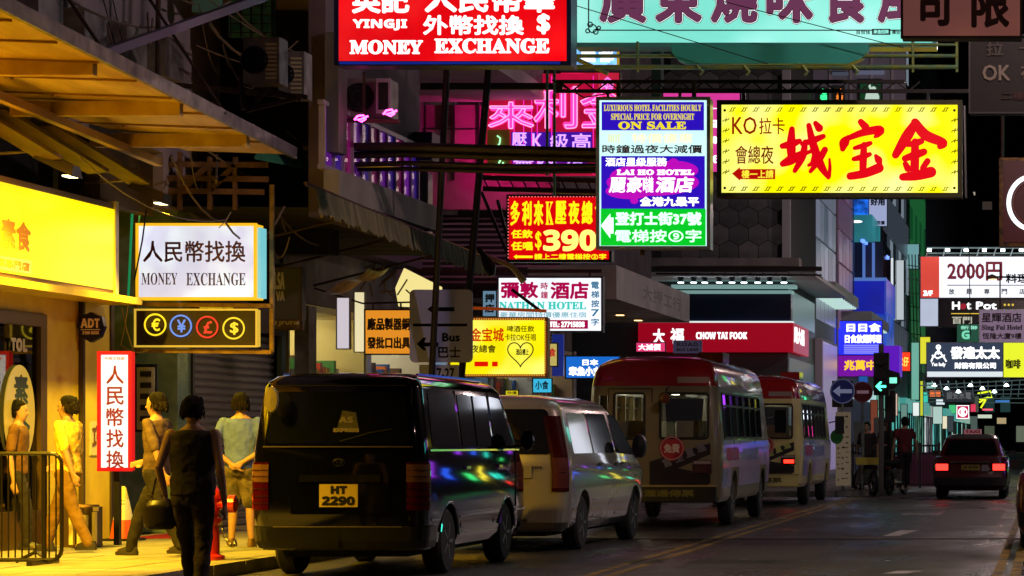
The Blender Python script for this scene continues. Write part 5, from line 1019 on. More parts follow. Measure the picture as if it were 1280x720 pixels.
# things one may pick out down the street: columns of signs, each box its own
for k, (r, Y, c) in enumerate((((1139, 428, 1149, 500), 112, (120, 190, 170)), ((1150, 476, 1154, 520), 112, (215, 225, 60)), ((1158, 478, 1170, 486), 120, (150, 200, 190)), ((1184, 520, 1192, 540), 128, (60, 70, 75)), ((1213, 520, 1222, 540), 140, (80, 95, 90)), ((1166, 508, 1178, 530), 118, (190, 220, 210)), ((1126, 505, 1134, 540), 88, (110, 150, 140)), ((1073, 470, 1085, 498), 88, (30, 90, 170)), ((1088, 500, 1097, 545), 86, (120, 60, 40)), ((1107, 492, 1122, 520), 90, (235, 200, 180)))):
    lightbox('street_sign_box', ('pale teal lit column by the scaffold foot', 'slim lime lit strip on the teal column', 'little flat pale sign in the far canopy', 'dim slate sign low beyond the taxi', 'dim grey green sign low beyond the taxi roof', 'white lit shop panel left of the taxi', 'grey green lit strip behind the railing', 'blue upright sign behind the no entry disc', 'orange brown lit strip behind the riders', 'warm white lit window behind the traffic light')[k], 'sign', r, Y, em(c, .8), (), BLK, .3, .4)
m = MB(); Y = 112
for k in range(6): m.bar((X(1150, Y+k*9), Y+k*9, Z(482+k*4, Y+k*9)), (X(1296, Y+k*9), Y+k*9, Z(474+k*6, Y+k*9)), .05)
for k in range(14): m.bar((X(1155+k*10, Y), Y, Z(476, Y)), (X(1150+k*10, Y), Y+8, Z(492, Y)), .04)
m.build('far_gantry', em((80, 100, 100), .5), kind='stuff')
for k in range(7): MB().lathe([(.03, .1), (.12, -.02), (0, -.05)], (X(1168+k*15, 113), 113, Z(482+(k % 3)*4, 113)), 8).build('far_canopy_lamp', emit('far_lamp', (.8, 1, 1), 6), label='tiny white lamp on the far overhead gantry', cat='lamp', group='tiny lamps on the far gantry')
cable('cable', 'fine wire falling down past the white eatery banner', [(1211, 300), (1213, 420)], 80, .015)

# ================================================================== STREET FURNITURE AT THE CORNER
def round_sign(name, label, px, py, r, Y, face, symbol, z0=.13):
    t = thing(name, label, 'road sign', (X(px, Y), Y, z0))
    MB().disc((X(px, Y), Y, Z(py, Y)), r*Y/F, t=.04, n=28).build('disc', face, t); MB().ring((X(px, Y), Y-.005, Z(py, Y)), (r-.6)*Y/F, .014).build('rim', symbol, t)
    MB().tube([(X(px, Y), Y+.08, z0), (X(px, Y), Y+.08, Z(py, Y))], .04, 8).build('pole', GALV, t); return t
Y = 60
t = round_sign('keep_left_sign', 'round blue road sign with a pale arrow pointing left', 1053, 489, 15.5, Y, emit('sign_blue', lin((14, 24, 74)), .35), em((80, 84, 110), .5))
m = MB(); poly_px(m, [(1041, 489), (1050, 482), (1050, 486.5), (1065, 486.5), (1065, 491.5), (1050, 491.5), (1050, 496)], Y-.01); m.build('arrow', em((120, 125, 155), .55), t)
MB().pb((1040, 476, 1066, 509), Y+.05, .03).build('back_plate', BLK, t)
t = round_sign('no_entry_sign', 'round dark red no entry sign beside the blue arrow sign', 1078, 490, 13, 61, emit('sign_red', lin((50, 6, 12)), .35), em((60, 20, 25), .6)); MB().pb((1071, 488, 1086, 492), 60.98, .015).build('bar', em((130, 100, 110), .5), t)
t = thing('traffic_light', 'traffic light showing a green left arrow', 'traffic light', (X(1100, 60), 60, .13)); Y = 59.5
MB().pb((1092, 441, 1111, 494), Y, .3).build('housing', BLK, t); MB().tube([(X(1101, Y), Y+.15, .13), (X(1101, Y), Y+.15, Z(430, Y))], .06, 10).build('pole', pbr('grey_pole', (.12, .11, .1), .5), t)
for k, py in enumerate((450, 467, 483)): MB().lathe([(7*Y/F, -.14), (7.3*Y/F, 0)], (X(1101, Y), Y, Z(py, Y)), 16, 'y').build('hood', BLK, t)
m = MB(); poly_px(m, [(1095, 483), (1101, 477), (1103, 478), (1099.5, 481.8), (1108, 481.8), (1108, 484.6), (1099.5, 484.6), (1103, 488), (1101, 489)], Y); m.v = [(a, b-.15, c) for a, b, c in m.v]; m.build('green_arrow', emit('green_arrow', (.05, 1, .45), 5), t)
MB().prism([(X(a, Y), Z(b_, Y)) for a, b_ in ((1111, 462), (1124, 466), (1126, 478), (1116, 487), (1111, 487))], Y, Y+.2).build('side_housing', BLK, t); MB().pb((1112, 472, 1121, 479), Y-.02, .015).build('green_side_arrow', emit('green_arrow2', (.2, 1, .6), 1.4), t)
t2 = thing('traffic_light', 'dark rear traffic light facing away behind the green arrow one', 'traffic light', (X(1112, 62), 62, .13)); MB().pb((1106, 488, 1119, 528), 62, .3).build('housing', BLK, t2); MB().tube([(X(1112, 62), 62.1, .13), (X(1112, 62), 62.1, Z(490, 62))], .05, 8).build('pole', BLK, t2)
Y = 59
t = thing('notice_stand', 'tall pale bus stop board covered in timetables with a green disc', 'notice board', (X(1053, Y), Y, .13))
MB().pb((1044.5, 515, 1063, 607), Y, .12).build('board', emit('dim_board_lit', lin((120, 105, 85)), .45), t); m = MB(); rnd = random.Random(2)
for j in range(13):
    for i in range(3): 
        if rnd.random() < .75: a_ = 1046.5+i*5+rnd.uniform(0, 1); b2_ = 518+j*6.6+rnd.uniform(0, 2); m.pb((a_, b2_, a_+rnd.uniform(1.5, 4), b2_+rnd.uniform(.8, 2.6)), Y-.01, .005)
m.build('timetable', paint((60, 40, 30)), t); MB().disc((X(1046, Y), Y-.05, Z(546, Y)), 8*Y/F, t=.03, rz=9*Y/F).build('green_disc', paint((30, 110, 40)), t)
# railing at the corner, pale shop hoarding behind
t = thing('street_railing', 'dark pedestrian railing along the far corner behind the riders', 'railing', (-4, 64, .13)); bm_ = unit_mesh(MB().box(-.012, .012, -.012, .012, 0, 1.0), 'bar', pbr('dark_rail', (.06, .05, .06), .5, .5))
m = MB(); 
for z in (.2, 1.15, .95): m.box(X(1064, 64), X(1175, 64), 63.98, 64.02, z, z+.045)
m.build('rail', pbr('dark_rail', (.06, .05, .06)), t)
for k in range(30): inst(bm_, 'bar', (X(1066+k*3.7, 64), 64, .2), t)
for px in (1066, 1094, 1122, 1150, 1174): MB().box(X(px, 64)-.03, X(px, 64)+.03, 63.97, 64.03, .13, 1.25).build('post', pbr('dark_rail', (.06, .05, .06)), t)
MB().box(X(1120, 66), X(1178, 66), 66, 66.08, .13, 1.0).build('maroon_hoarding', pbr('maroon_board', (.28, .03, .12), .5), label='low maroon board behind the corner railing', cat='hoarding')
for k, r in enumerate(((1067, 527, 1088, 560), (1092, 522, 1110, 590))): MB().pb(r, 68+k, .3).build('grey_cabinet', pbr('cabinet_%d' % k, (.28, .27, .27), .5), label=('pale grey cabinet behind the corner railing', 'tall grey utility cabinet behind the motorcycle riders')[k], cat='cabinet')

# hydrant
x, y = X(262, 26.1), 26.1
t = thing('fire_hydrant', 'glossy red fire hydrant on the pavement near the kerb', 'fire hydrant', (x, y, .13))
RED = pbr('hydrant_red', (.55, .02, .008), .25, 0, coat=.6)
MB().lathe([(.15, 0), (.15, .04), (.10, .06), (.095, .35), (.12, .38), (.12, .42), (.10, .44), (.10, .6), (.13, .62), (.13, .66), (.10, .7), (.05, .76), (.03, .8)], (x, y, .13), 20).build('barrel', RED, t, smooth=40)
for sx in (-1, 1): MB().lathe([(.05, 0), (.06, sx*.12), (.09, sx*.13), (.09, sx*.19), (.04, sx*.22)], (x+sx*.07, y, .69), 16, 'x').build('outlet', RED, t, smooth=40)
MB().lathe([(.06, -.08), (.09, -.15), (.085, -.2), (.03, -.23)], (x, y, .62), 16, 'y').build('front_outlet', RED, t, smooth=40)
m = MB(); 
for k in range(9): a = k/8; m.ring((x+.1+.16*a, y-.02, .56-.28*math.sin(math.pi*a*.6)), .022, .006, 'y' if k % 2 else 'x', n=8)
m.build('chain', GALV, t)
# traffic cone
def cone(px, py, Y, label, group='traffic cones'):
    x = X(px, Y); t = thing('traffic_cone', label, 'traffic cone', (x, Y, .13), 0, group)
    OC = pbr('cone_orange', (.75, .10, .015), .5); WC = pbr('cone_sleeve', (.72, .66, .5), .45)
    MB().box(x-.2, x+.2, Y-.2, Y+.2, .13, .16).build('base', BLK, t)
    MB().lathe([(.155, 0), (.115, .22)], (x, Y, .16), 20).build('lower_body', OC, t, smooth=40); MB().lathe([(.117, .22), (.068, .46)], (x, Y, .16), 20).build('reflective_sleeve', WC, t, smooth=40); MB().lathe([(.066, .46), (.035, .6), (.02, .62)], (x, Y, .16), 20).build('tip', OC if px < 50 else pbr('cone_tip', (.6, .5, .2), .5), t, smooth=40)
    if px > 50: row(t, '::', (px-2, 625, px+2, 631), Y-.13, BLK, .2)
cone(154, 676, 31, 'orange cone with cream sleeve standing beside the upright exchange sign'); cone(1, 676, 30, 'orange cone at the left edge behind the barrier')
# barrier
Y = 25.2
t = thing('crowd_barrier', 'black tubular crowd barrier at the left edge of the pavement', 'barrier', (X(30, Y), Y, .13)); BB = pbr('barrier_black', (.02, .017, .012), .35, .4)
def frame_path(x0, x1, z0, z1, r): return [(a, Y, b_) for a, b_ in rrect(x0, x1, z0, z1, r, 4)]
p = frame_path(X(-140, Y), X(77, Y), Z(700, Y), Z(567, Y), .1); MB().tube(p+[p[0]], .02, 8).build('frame', BB, t)
p = frame_path(X(56, Y), X(76, Y), Z(697, Y), Z(568, Y), .05)
br = unit_mesh(MB().tube([(0, 0, 0), (0, 0, 1.0)], .0085, 6), 'bar', BB)
for k in range(25): inst(br, 'bar', (X(70-k*8.5, Y), Y, Z(697, Y)), t)
MB().tube([(X(54, Y), Y+.02, .13), (X(54, Y), Y+.02, Z(568, Y))], .026, 8).build('post', BB, t); m = MB(); m.bar((X(54, Y), Y-.35, .15), (X(54, Y), Y+.35, .15), .05); m.bar((X(-100, Y), Y-.35, .15), (X(-100, Y), Y+.35, .15), .05); m.build('foot', BB, t)
MB().tube([(X(20, Y), Y, Z(702, Y)), (X(44, Y), Y+.02, Z(690, Y)), (X(54, Y), Y+.02, Z(696, Y))], .02, 6).build('hook', BB, t)
# folded stands beside the shop
t = thing('folded_display_stand', 'dark folded display stand with pale cream legs by the yellow shop', 'stand', (X(98, 29), 29, .13)); Y = 29.2
m = MB(); m.pb((77, 632, 104, 684), Y, .5); m.pb((105, 634, 116, 684), Y-.2, .3); m.build('box', pbr('dark_brown_box', (.05, .025, .015), .5), t)
for r in ((86, 641, 91, 681), (96, 644, 108, 686), (115, 640, 119, 680), (116, 634, 121, 639)): MB().pb(r, Y-.3, .06).build('leg', pbr('cream_leg', (.7, .55, .25), .5), t)
MB().bar((X(77, Y), Y, Z(630, Y)), (X(118, Y), Y, Z(634, Y)), .03).build('top_rail', pbr('tan_wood', (.4, .22, .1), .6), t)
MB().pb((17, 575, 52, 660), 29.5, .5).build('shop_counter', pbr('dark_counter', (.03, .02, .015), .4), label='dark counter standing by the shop window behind the barrier', cat='counter')
MB().pb((28, 570, 40, 600), 29.0, .2).build('red_lantern_bag', paint((150, 25, 10), .6), label='red cloth bag hanging behind the barrier bars', cat='bag')

# ================================================================== VEHICLES (local: rear at y=0, front towards +y, ground z=0)
class Body:
    """levels: (z, half width, rear y, front y, rear corner radius, front corner radius)"""
    def __init__(s, L, n=6): s.L = L; s.n = n
    def at(s, z):
        L = s.L
        if z <= L[0][0]: return L[0][1:]
        for a, b in zip(L[:-1], L[1:]):
            if z <= b[0]:
                t = (z-a[0])/(b[0]-a[0]); return tuple(p+(q-p)*t for p, q in zip(a[1:], b[1:]))
        return L[-1][1:]
    def loop(s, z):
        w_, r, f, cr, cf = s.at(z); n = s.n; P = []
        for cx, cy, c, a0 in ((w_-cr, r+cr, cr, -90), (w_-cf, f-cf, cf, 0), (-w_+cf, f-cf, cf, 90), (-w_+cr, r+cr, cr, 180)):
            for k in range(n+1):
                a = math.radians(a0+90*k/n); P.append((cx+math.cos(a)*c, cy+math.sin(a)*c, z))
        return P
    def mesh(s, zmin=None, zmax=None, grow=0):
        zs = [l[0] for l in s.L]; zmin = zs[0] if zmin is None else zmin; zmax = zs[-1] if zmax is None else zmax
        zz = [zmin]+[z for z in zs if zmin < z < zmax]+[zmax]
        m = MB(); N = 4*(s.n+1); vs = []
        for z in zz: vs += s.loop(z)
        fs = [tuple(range(N))[::-1], tuple(range((len(zz)-1)*N, len(zz)*N))]
        for j in range(len(zz)-1):
            for k in range(N): a = j*N+k; b = j*N+(k+1) % N; fs.append((a, b, b+N, a+N))
        m.add(vs, fs); return m
    def side(s, poly, sgn=1, eps=.006, r=.05, n=4):      # poly in (y, z)
        P = roundp(poly, r, n); return MB().add([(sgn*(s.at(z)[0]+eps), y, z) for y, z in P], [tuple(range(len(P)))])
    def sidestrip(s, pts, wd, sgn=1, eps=.004, d=.01):   # raised or inset strip along (y,z)
        m = MB()
        for (y0, z0), (y1, z1) in zip(pts[:-1], pts[1:]):
            m.bar((sgn*(s.at(z0)[0]+eps), y0, z0), (sgn*(s.at(z1)[0]+eps), y1, z1), wd if abs(z1-z0) > abs(y1-y0) else d, d if abs(z1-z0) > abs(y1-y0) else wd)
        return m
    def rear(s, poly, eps=.006, r=.05, n=4):             # poly in (x, z)
        P = roundp(poly, r, n); return MB().add([(x, s.at(z)[1]-eps, z) for x, z in P], [tuple(range(len(P)))])
    def wrap(s, u0, u1, z0, z1, sgn=1, eps=.012, nu=14, nz=3):
        """patch round the rear corner; u = distance from the start of the corner (negative on the rear face)"""
        def f(a, b):
            z = z0+(z1-z0)*b; w_, r, _, c, _ = s.at(z); u = u0+(u1-u0)*a; q = c*math.pi/2
            if u < 0: x, y, nx, ny = w_-c+u, r, 0, -1
            elif u < q: t = u/c; x, y = w_-c+math.sin(t)*c, r+c-math.cos(t)*c; nx, ny = math.sin(t), -math.cos(t)
            else: x, y, nx, ny = w_, r+c+u-q, 1, 0
            return (sgn*(x+nx*eps), y+ny*eps, z)
        return MB().grid(f, nu, nz)
def roundp(poly, r, n):
    P = []; m = len(poly)
    for i in range(m):
        p = Vector(poly[i]); a = Vector(poly[i-1]); b = Vector(poly[(i+1) % m])
        da, db = (a-p), (b-p); q = min(r, da.length*.45, db.length*.45); s_ = p+da.normalized()*q; e = p+db.normalized()*q
        for k in range(n+1): t = k/n; P.append(tuple((1-t)**2*s_+2*t*(1-t)*p+t*t*e))
    return P
def cut(o, cutters):
    dg = None; tmp = []
    for c in cutters:
        me = bpy.data.meshes.new('cutter'); me.from_pydata(c.v, [], c.f)
        bm = bmesh.new(); bm.from_mesh(me); bmesh.ops.recalc_face_normals(bm, faces=bm.faces); bm.to_mesh(me); bm.free()
        co = bpy.data.objects.new('cutter', me); COL.objects.link(co); co.parent = o.parent; tmp.append(co)
        md = o.modifiers.new('b', 'BOOLEAN'); md.operation = 'DIFFERENCE'; md.solver = 'EXACT'; md.object = co
    dg = bpy.context.evaluated_depsgraph_get(); dg.update()
    me = bpy.data.meshes.new_from_object(o.evaluated_get(dg)); old = o.data; o.modifiers.clear(); o.data = me; me.shade_smooth(); me.set_sharp_from_angle(angle=math.radians(32))
    for c in tmp: d_ = c.data; bpy.data.objects.remove(c); bpy.data.meshes.remove(d_)
    bpy.data.meshes.remove(old)
def wheel(t, x, y, r, sgn, rimm=None, wd=.2):
    m = MB().lathe([(r*.62, 0), (r*.9, 0), (r, .03), (r, wd-.03), (r*.9, wd), (r*.62, wd)], (0, 0, 0), 28, 'x'); m.v = [(x-sgn*wd/2*0+sgn*(a-wd), y+b, r+c) for a, b, c in m.v]
    wh = m.build('wheel', RUB, t, world=False, smooth=40)
    m = MB().lathe([(r*.64, -.03), (r*.6, -.015), (r*.5, -.05), (r*.2, -.03), (r*.16, -.005), (.0, -.005)], (0, 0, 0), 24, 'x'); m.v = [(x+sgn*a, y+b, r+c) for a, b, c in m.v]; m.build('rim', rimm or GALV, wh, world=False, smooth=30)
    m = MB()
    for k in range(5): a = k*2*math.pi/5; m.bar((x-sgn*.022, y+math.cos(a)*r*.12, r+math.sin(a)*r*.12), (x-sgn*.022, y+math.cos(a)*r*.58, r+math.sin(a)*r*.58), .05, .03)
    m.build('spoke', rimm or GALV, wh, world=False)
def arches(ys, r, x0=.5, x1=1.4, z=None):
    m = []
    for y in ys:
        for s_ in (-1, 1): q = MB().lathe([(r, 0), (r, 1)], (0, 0, 0), 28, 'x'); q.v = [(s_*(x0+a*(x1-x0)), y+b, (z or r-.07)+c) for a, b, c in q.v]; m.append(q)
    out = MB()
    for q in m: out.add(q.v, q.f)
    return out
def text_rear(t, txt, x0, x1, z0, z1, y, mat, bold=0, st='n', rot=0, cx=0, cz=0):
    m = letters(MB(), txt, x0, x1, z0, z1, y, bold, st)
    if rot:
        ca, sa = math.cos(rot), math.sin(rot); m.v = [(cx+(a-cx)*ca-(c-cz)*sa, b, cz+(a-cx)*sa+(c-cz)*ca) for a, b, c in m.v]
    return m.build('lettering', mat, t, world=False)
def text_side(t, txt, y0, y1, z0, z1, x, mat, bold=0, st='n'):
    m = letters(MB(), txt, y0, y1, z0, z1, 0, bold, st); m.v = [(x-b, a, c) for a, b, c in m.v]; return m.build('lettering', mat, t, world=False)
def lamp_mat(name, c, s): return emit(name, c, s, sample=True)
GLS = pbr('tinted_glass', (.006, .007, .009), .04, 0, coat=.4)
PLATE = pbr('plate_yellow', (.62, .46, .09), .4)

# ---- black van
BV = Body([(.27,.78,.10,4.62,.12,.3), (.36,.82,.02,4.70,.13,.3), (.60,.845,.0,4.74,.13,.3), (1.0,.848,.0,4.72,.13,.3), (1.24,.84,.01,4.42,.13,.3), (1.84,.765,.09,3.78,.13,.25), (1.90,.735,.13,3.62,.14,.25), (1.95,.68,.2,3.45,.16,.2), (1.98,.58,.34,3.2,.2,.2), (1.995,.40,.6,2.9,.25,.2)])
KB = pbr('black_paint', (.0025, .0025, .003), .07, .0, coat=1)
t = thing('parked_van', 'glossy black passenger van parked nearest the pavement railing', 'van', (-6.83, 25.0, 0), math.radians(-.6))
o = BV.mesh().build('body', KB, t, world=False, smooth=32); cut(o, [arches((1.0, 3.62), .39)])
MB().box(-.6, .6, .3, 4.3, .2, .5).build('underbody', DARK, t, world=False)
tg = BV.rear([(-.70, 1.30), (.70, 1.30), (.62, 1.80), (-.62, 1.80)], r=.08).build('rear_window', GLS, t, world=False)
m = MB(); m.bar((-.72, BV.at(1.27)[1]-.012, 1.27), (.72, BV.at(1.27)[1]-.012, 1.27), .02, .012); m.build('window_seal', pbr('gold_brown_trim', (.25, .2, .12), .3, .6), tg, world=False)
m = MB()
for a, b in (((-.69, .56), (-.69, 1.84)), ((.69, .56), (.69, 1.84)), ((-.69, .50), (.69, .50)), ((-.62, 1.86), (.62, 1.86))): m.bar((a[0], BV.at(a[1])[1]-.001, a[1]), (b[0], BV.at(b[1])[1]-.001, b[1]), .010, .010)
m.build('tailgate_gap', DARK, t, world=False)
m = MB(); m.box(-.36, .42, -.035, .01, .93, 1.0); m.build('tailgate_handle_trim', pbr('black_gloss', (.008, .008, .01), .12, 0, coat=1), t, world=False)
m = MB().box(-.45, .5, -.015, .01, .62, .92).build('plate_recess', KB, t, world=False)
pl = MB().box(-.17, .20, -.028, -.016, .69, .91).build('number_plate', PLATE, t, world=False)
text_rear(pl, 'HT', -.06, .10, .815, .895, -.030, BLK, .006, 'B'); text_rear(pl, '2290', -.145, .175, .705, .795, -.030, BLK, .006, 'B')
m = MB()
for rx, rz in ((.055, .037), (.022, .036), (.036, .014)): m.ring((.015, -.012, 1.12+(.012 if rz < .03 else 0)), rx, .0045, n=24, rz=rz)
m.build('emblem', CHROME, t, world=False)
m = MB(); m.add([(-.02, BV.at(1.42)[1]-.009, 1.42), (.20, BV.at(1.42)[1]-.009, 1.42), (.16, BV.at(1.62)[1]-.009, 1.60), (.03, BV.at(1.62)[1]-.009, 1.62)], [(0, 1, 2, 3)]); m.build('window_sticker', pbr('dull_sticker', (.06, .055, .045), .6), tg, world=False)
text_rear(tg, 'AS', .0, .14, 1.5, 1.56, BV.at(1.53)[1]-.011, paint((150, 140, 120)), .003, 'B'); text_rear(tg, 'EXPRESS', -.05, .2, 1.41, 1.45, BV.at(1.43)[1]-.011, paint((150, 140, 120)), .004, 'B')
for s_ in (-1, 1):
    a = BV.wrap(-.05, .22, .66, 1.12, s_).build('tail_light', pbr('tail_red', (.05, .002, .002), .12, coat=1), t, world=False); BV.wrap(-.052, .222, .93, 1.10, s_, .015).build('amber_lens', pbr('tail_amber', (.15, .07, .03), .15, coat=1), a, world=False)
    BV.wrap(-.68 if s_ > 0 else -.73, .5, .29, .50, s_, .022, 24).build('rear_bumper', pbr('bumper_black', (.006, .006, .0065), .3), t, world=False)
    BV.side([(.30, 1.27), (1.42, 1.27), (1.42, 1.80), (.36, 1.80)], s_).build('side_window', GLS, t, world=False); BV.side([(1.55, 1.27), (2.9, 1.27), (2.86, 1.80), (1.55, 1.80)], s_).build('side_window', GLS, t, world=False)
    BV.side([(3.02, 1.27), (3.98, 1.25), (3.5, 1.78), (2.98, 1.80)], s_).build('door_window', GLS, t, world=False)
    m = BV.sidestrip([(1.48, .45), (1.48, 1.84)], .012, s_); m2 = BV.sidestrip([(2.96, .45), (2.96, 1.84)], .012, s_); m.add(m2.v, m2.f); m2 = BV.sidestrip([(4.02, .6), (4.02, 1.24)], .012, s_); m.add(m2.v, m2.f); m2 = BV.sidestrip([(2.2, 1.27), (2.2, 1.80)], .02, s_, .01); m.add(m2.v, m2.f); m.build('door_gap', DARK, t, world=False)
    m = BV.sidestrip([(.25, .56), (.6, .56)], .02, s_); m2 = BV.sidestrip([(1.42, .56), (3.2, .56)], .02, s_); m.add(m2.v, m2.f); m2 = BV.sidestrip([(4.02, .56), (4.5, .56)], .02, s_); m.add(m2.v, m2.f); m.build('side_trim', CHROME, t, world=False)
    m = BV.sidestrip([(.2, 1.235), (4.2, 1.225)], .018, s_, .002); m.build('waist_trim', CHROME, t, world=False)
    m = BV.sidestrip([(1.6, 1.05), (1.78, 1.05)], .03, s_, .02); m2 = BV.sidestrip([(3.1, 1.05), (3.28, 1.05)], .03, s_, .02); m.add(m2.v, m2.f); m.build('door_handle', CHROME, t, world=False)
    for y in (1.0, 3.62):
        m = MB(); m.tube([(s_*(BV.at(.5)[0]+.004), y+math.cos(math.radians(a))*.395, .32+math.sin(math.radians(a))*.395) for a in range(8, 173, 12)], .015, 6); m.build('wheel_arch_lip', CHROME if s_ > 0 else BLK, t, world=False)
        wheel(t, s_*.825, y, .325, s_)
    m = MB().lathe([(0, -.02), (.07, -.01), (.08, .03), (.04, .05)], (s_*1.0, 3.9, 1.3), 14, 'y'); m.v = [(a, b, 1.33+(c-1.3)*1.5) for a, b, c in m.v]; mr = m.build('wing_mirror', KB, t, world=False); MB().bar((s_*.8, 3.92, 1.25), (s_*.98, 3.92, 1.28), .03).build('mirror_arm', BLK, mr, world=False)
m = MB().lathe([(0, -.03), (.10, -.02), (.11, .02), (0, .04)], (0, 0, 0), 18, 'y'); m.v = [(a*.62-.60, b-.13, c*1.15+1.72) for a, b, c in m.v]; mr = m.build('rear_mirror', pbr('mirror_back', (.45, .38, .2), .3, .2), t, world=False, smooth=40); MB().tube([(-.70, BV.at(1.74)[1], 1.75), (-.66, -.1, 1.76), (-.60, -.12, 1.73)], .012, 6).build('mirror_arm', BLK, mr, world=False)
m = MB(); m.bar((-.66, .42, 1.975), (-.66, 3.1, 1.975), .02); m.bar((.66, .42, 1.975), (.66, 3.1, 1.975), .02); m.build('roof_gutter', CHROME, t, world=False)
m = MB().bar((-.62, -.012, .50), (.62, -.012, .50), .012, .01); m.build('bumper_edge', pbr('gold_brown_trim', (.25, .2, .12)), t, world=False)

m = MB(); yq = BV.at(1.4)[1]; m.tube([(.02, yq-.02, 1.32), (.30, BV.at(1.40)[1]-.02, 1.40), (.52, BV.at(1.44)[1]-.015, 1.44)], .008, 5); m.build('wiper', RUB, t, world=False)
for s_ in (-1, 1):
    for z_ in (.72, .79, .86, .98, 1.04): BV.wrap(-.048, .218, z_, z_+.008, s_, .019).build('lamp_rib', pbr('lamp_rib', (.02, .005, .005), .3), t, world=False)
# ---- silver beige van
SV = Body([(.24,.82,.12,4.6,.15,.3), (.34,.90,.02,4.74,.16,.35), (.6,.945,.0,4.80,.17,.35), (.95,.95,.0,4.74,.17,.35), (1.10,.935,.02,4.35,.17,.35), (1.15,.925,.03,4.05,.17,.3), (1.68,.80,.14,3.15,.17,.25), (1.76,.755,.20,2.95,.18,.2), (1.82,.66,.30,2.8,.2,.2), (1.86,.50,.48,2.6,.25,.2), (1.875,.32,.8,2.4,.25,.2)])
BG = pbr('silver_beige_paint', (.46, .42, .37), .24, .4, (.40, .36, .31), 1.5, coat=1)
t = thing('parked_van', 'silver beige van parked between the black van and the minibus', 'van', (-6.62, 30.85, 0), math.radians(-2.2))
o = SV.mesh().build('body', BG, t, world=False, smooth=32); cut(o, [arches((.85, 4.0), .40, .55)])
MB().box(-.6, .6, .3, 4.3, .18, .5).build('underbody', DARK, t, world=False)
rw = SV.rear([(-.76, 1.16), (.74, 1.16), (.66, 1.70), (-.66, 1.70)], r=.08).build('rear_window', GLS, t, world=False)
MB().box(-.5, .5, -.02, .01, .88, 1.02).build('plate_recess', pbr('recess_beige', (.28, .25, .2), .4), t, world=False); MB().box(-.26, .26, -.03, -.018, .74, .85).build('number_plate', PLATE, t, world=False)
text_rear(t, 'HB 6318', -.22, .22, .755, .835, -.032, BLK, .004, 'B'); text_rear(t, '111 CDI', .34, .62, .99, 1.02, -.012, BLK, .002, 'B')
m = MB()
for a, b in (((-.02, .36), (-.02, 1.12)), ((-.76, .38), (.74, .38))): m.bar((a[0], SV.at(a[1])[1]-.001, a[1]), (b[0], SV.at(b[1])[1]-.001, b[1]), .010, .010)
m.build('door_gap', DARK, t, world=False)
for s_ in (-1, 1):
    a = SV.wrap(-.04, .17, .72, 1.62, s_, .01, 10, 8).build('tail_light', pbr('tail_maroon', (.045, .003, .003), .12, coat=1), t, world=False); SV.wrap(-.03, .16, .76, 1.12, s_, .014).build('lens', pbr('tail_red2', (.08, .003, .003)), a, world=False)
    SV.side([(1.50, 1.17), (2.75, 1.17), (2.62, 1.66), (1.50, 1.66)], s_).build('side_window', GLS, t, world=False)
    SV.side([(2.85, 1.17), (4.0, 1.13), (3.25, 1.64), (2.80, 1.66)], s_).build('door_window', GLS, t, world=False)
    SV.side([(.36, 1.17), (1.42, 1.17), (1.42, 1.66), (.44, 1.66)], s_, .004).build('blank_panel', BG, t, world=False)
    m = MB()
    for q in ([(1.45, .38), (1.45, 1.68)], [(2.78, .38), (2.78, 1.68)], [(3.95, .5), (4.02, 1.12)]): k = SV.sidestrip(q, .012, s_); m.add(k.v, k.f)
    m.build('door_gap', DARK, t, world=False)
    m = MB()
    for q in ([(1.35, .60), (3.5, .60)], [(.3, .98), (4.3, .9)]): k = SV.sidestrip(q, .018, s_, .002); m.add(k.v, k.f)
    m.build('side_crease', BG, t, world=False)
    m = MB()
    for y in (1.6, 2.6, 2.95): k = SV.sidestrip([(y, 1.03), (y+.2, 1.03)], .035, s_, .02); m.add(k.v, k.f)
    m.build('door_handle', BLK, t, world=False)
    for y in (.85, 4.0): wheel(t, s_*.92, y, .33, s_)
    m = MB().lathe([(0, -.1), (.12, -.07), (.13, .02), (.07, .12), (0, .14)], (0, 0, 0), 14, 'y'); m.v = [(s_*1.1+a*.75, 3.5+b, 1.25+c*1.25) for a, b, c in m.v]; m.build('wing_mirror', BLK, t, world=False, smooth=40)
SV.wrap(-.3, .5, .28, .5, 1, .02).build('bumper_corner', BG, t, world=False)

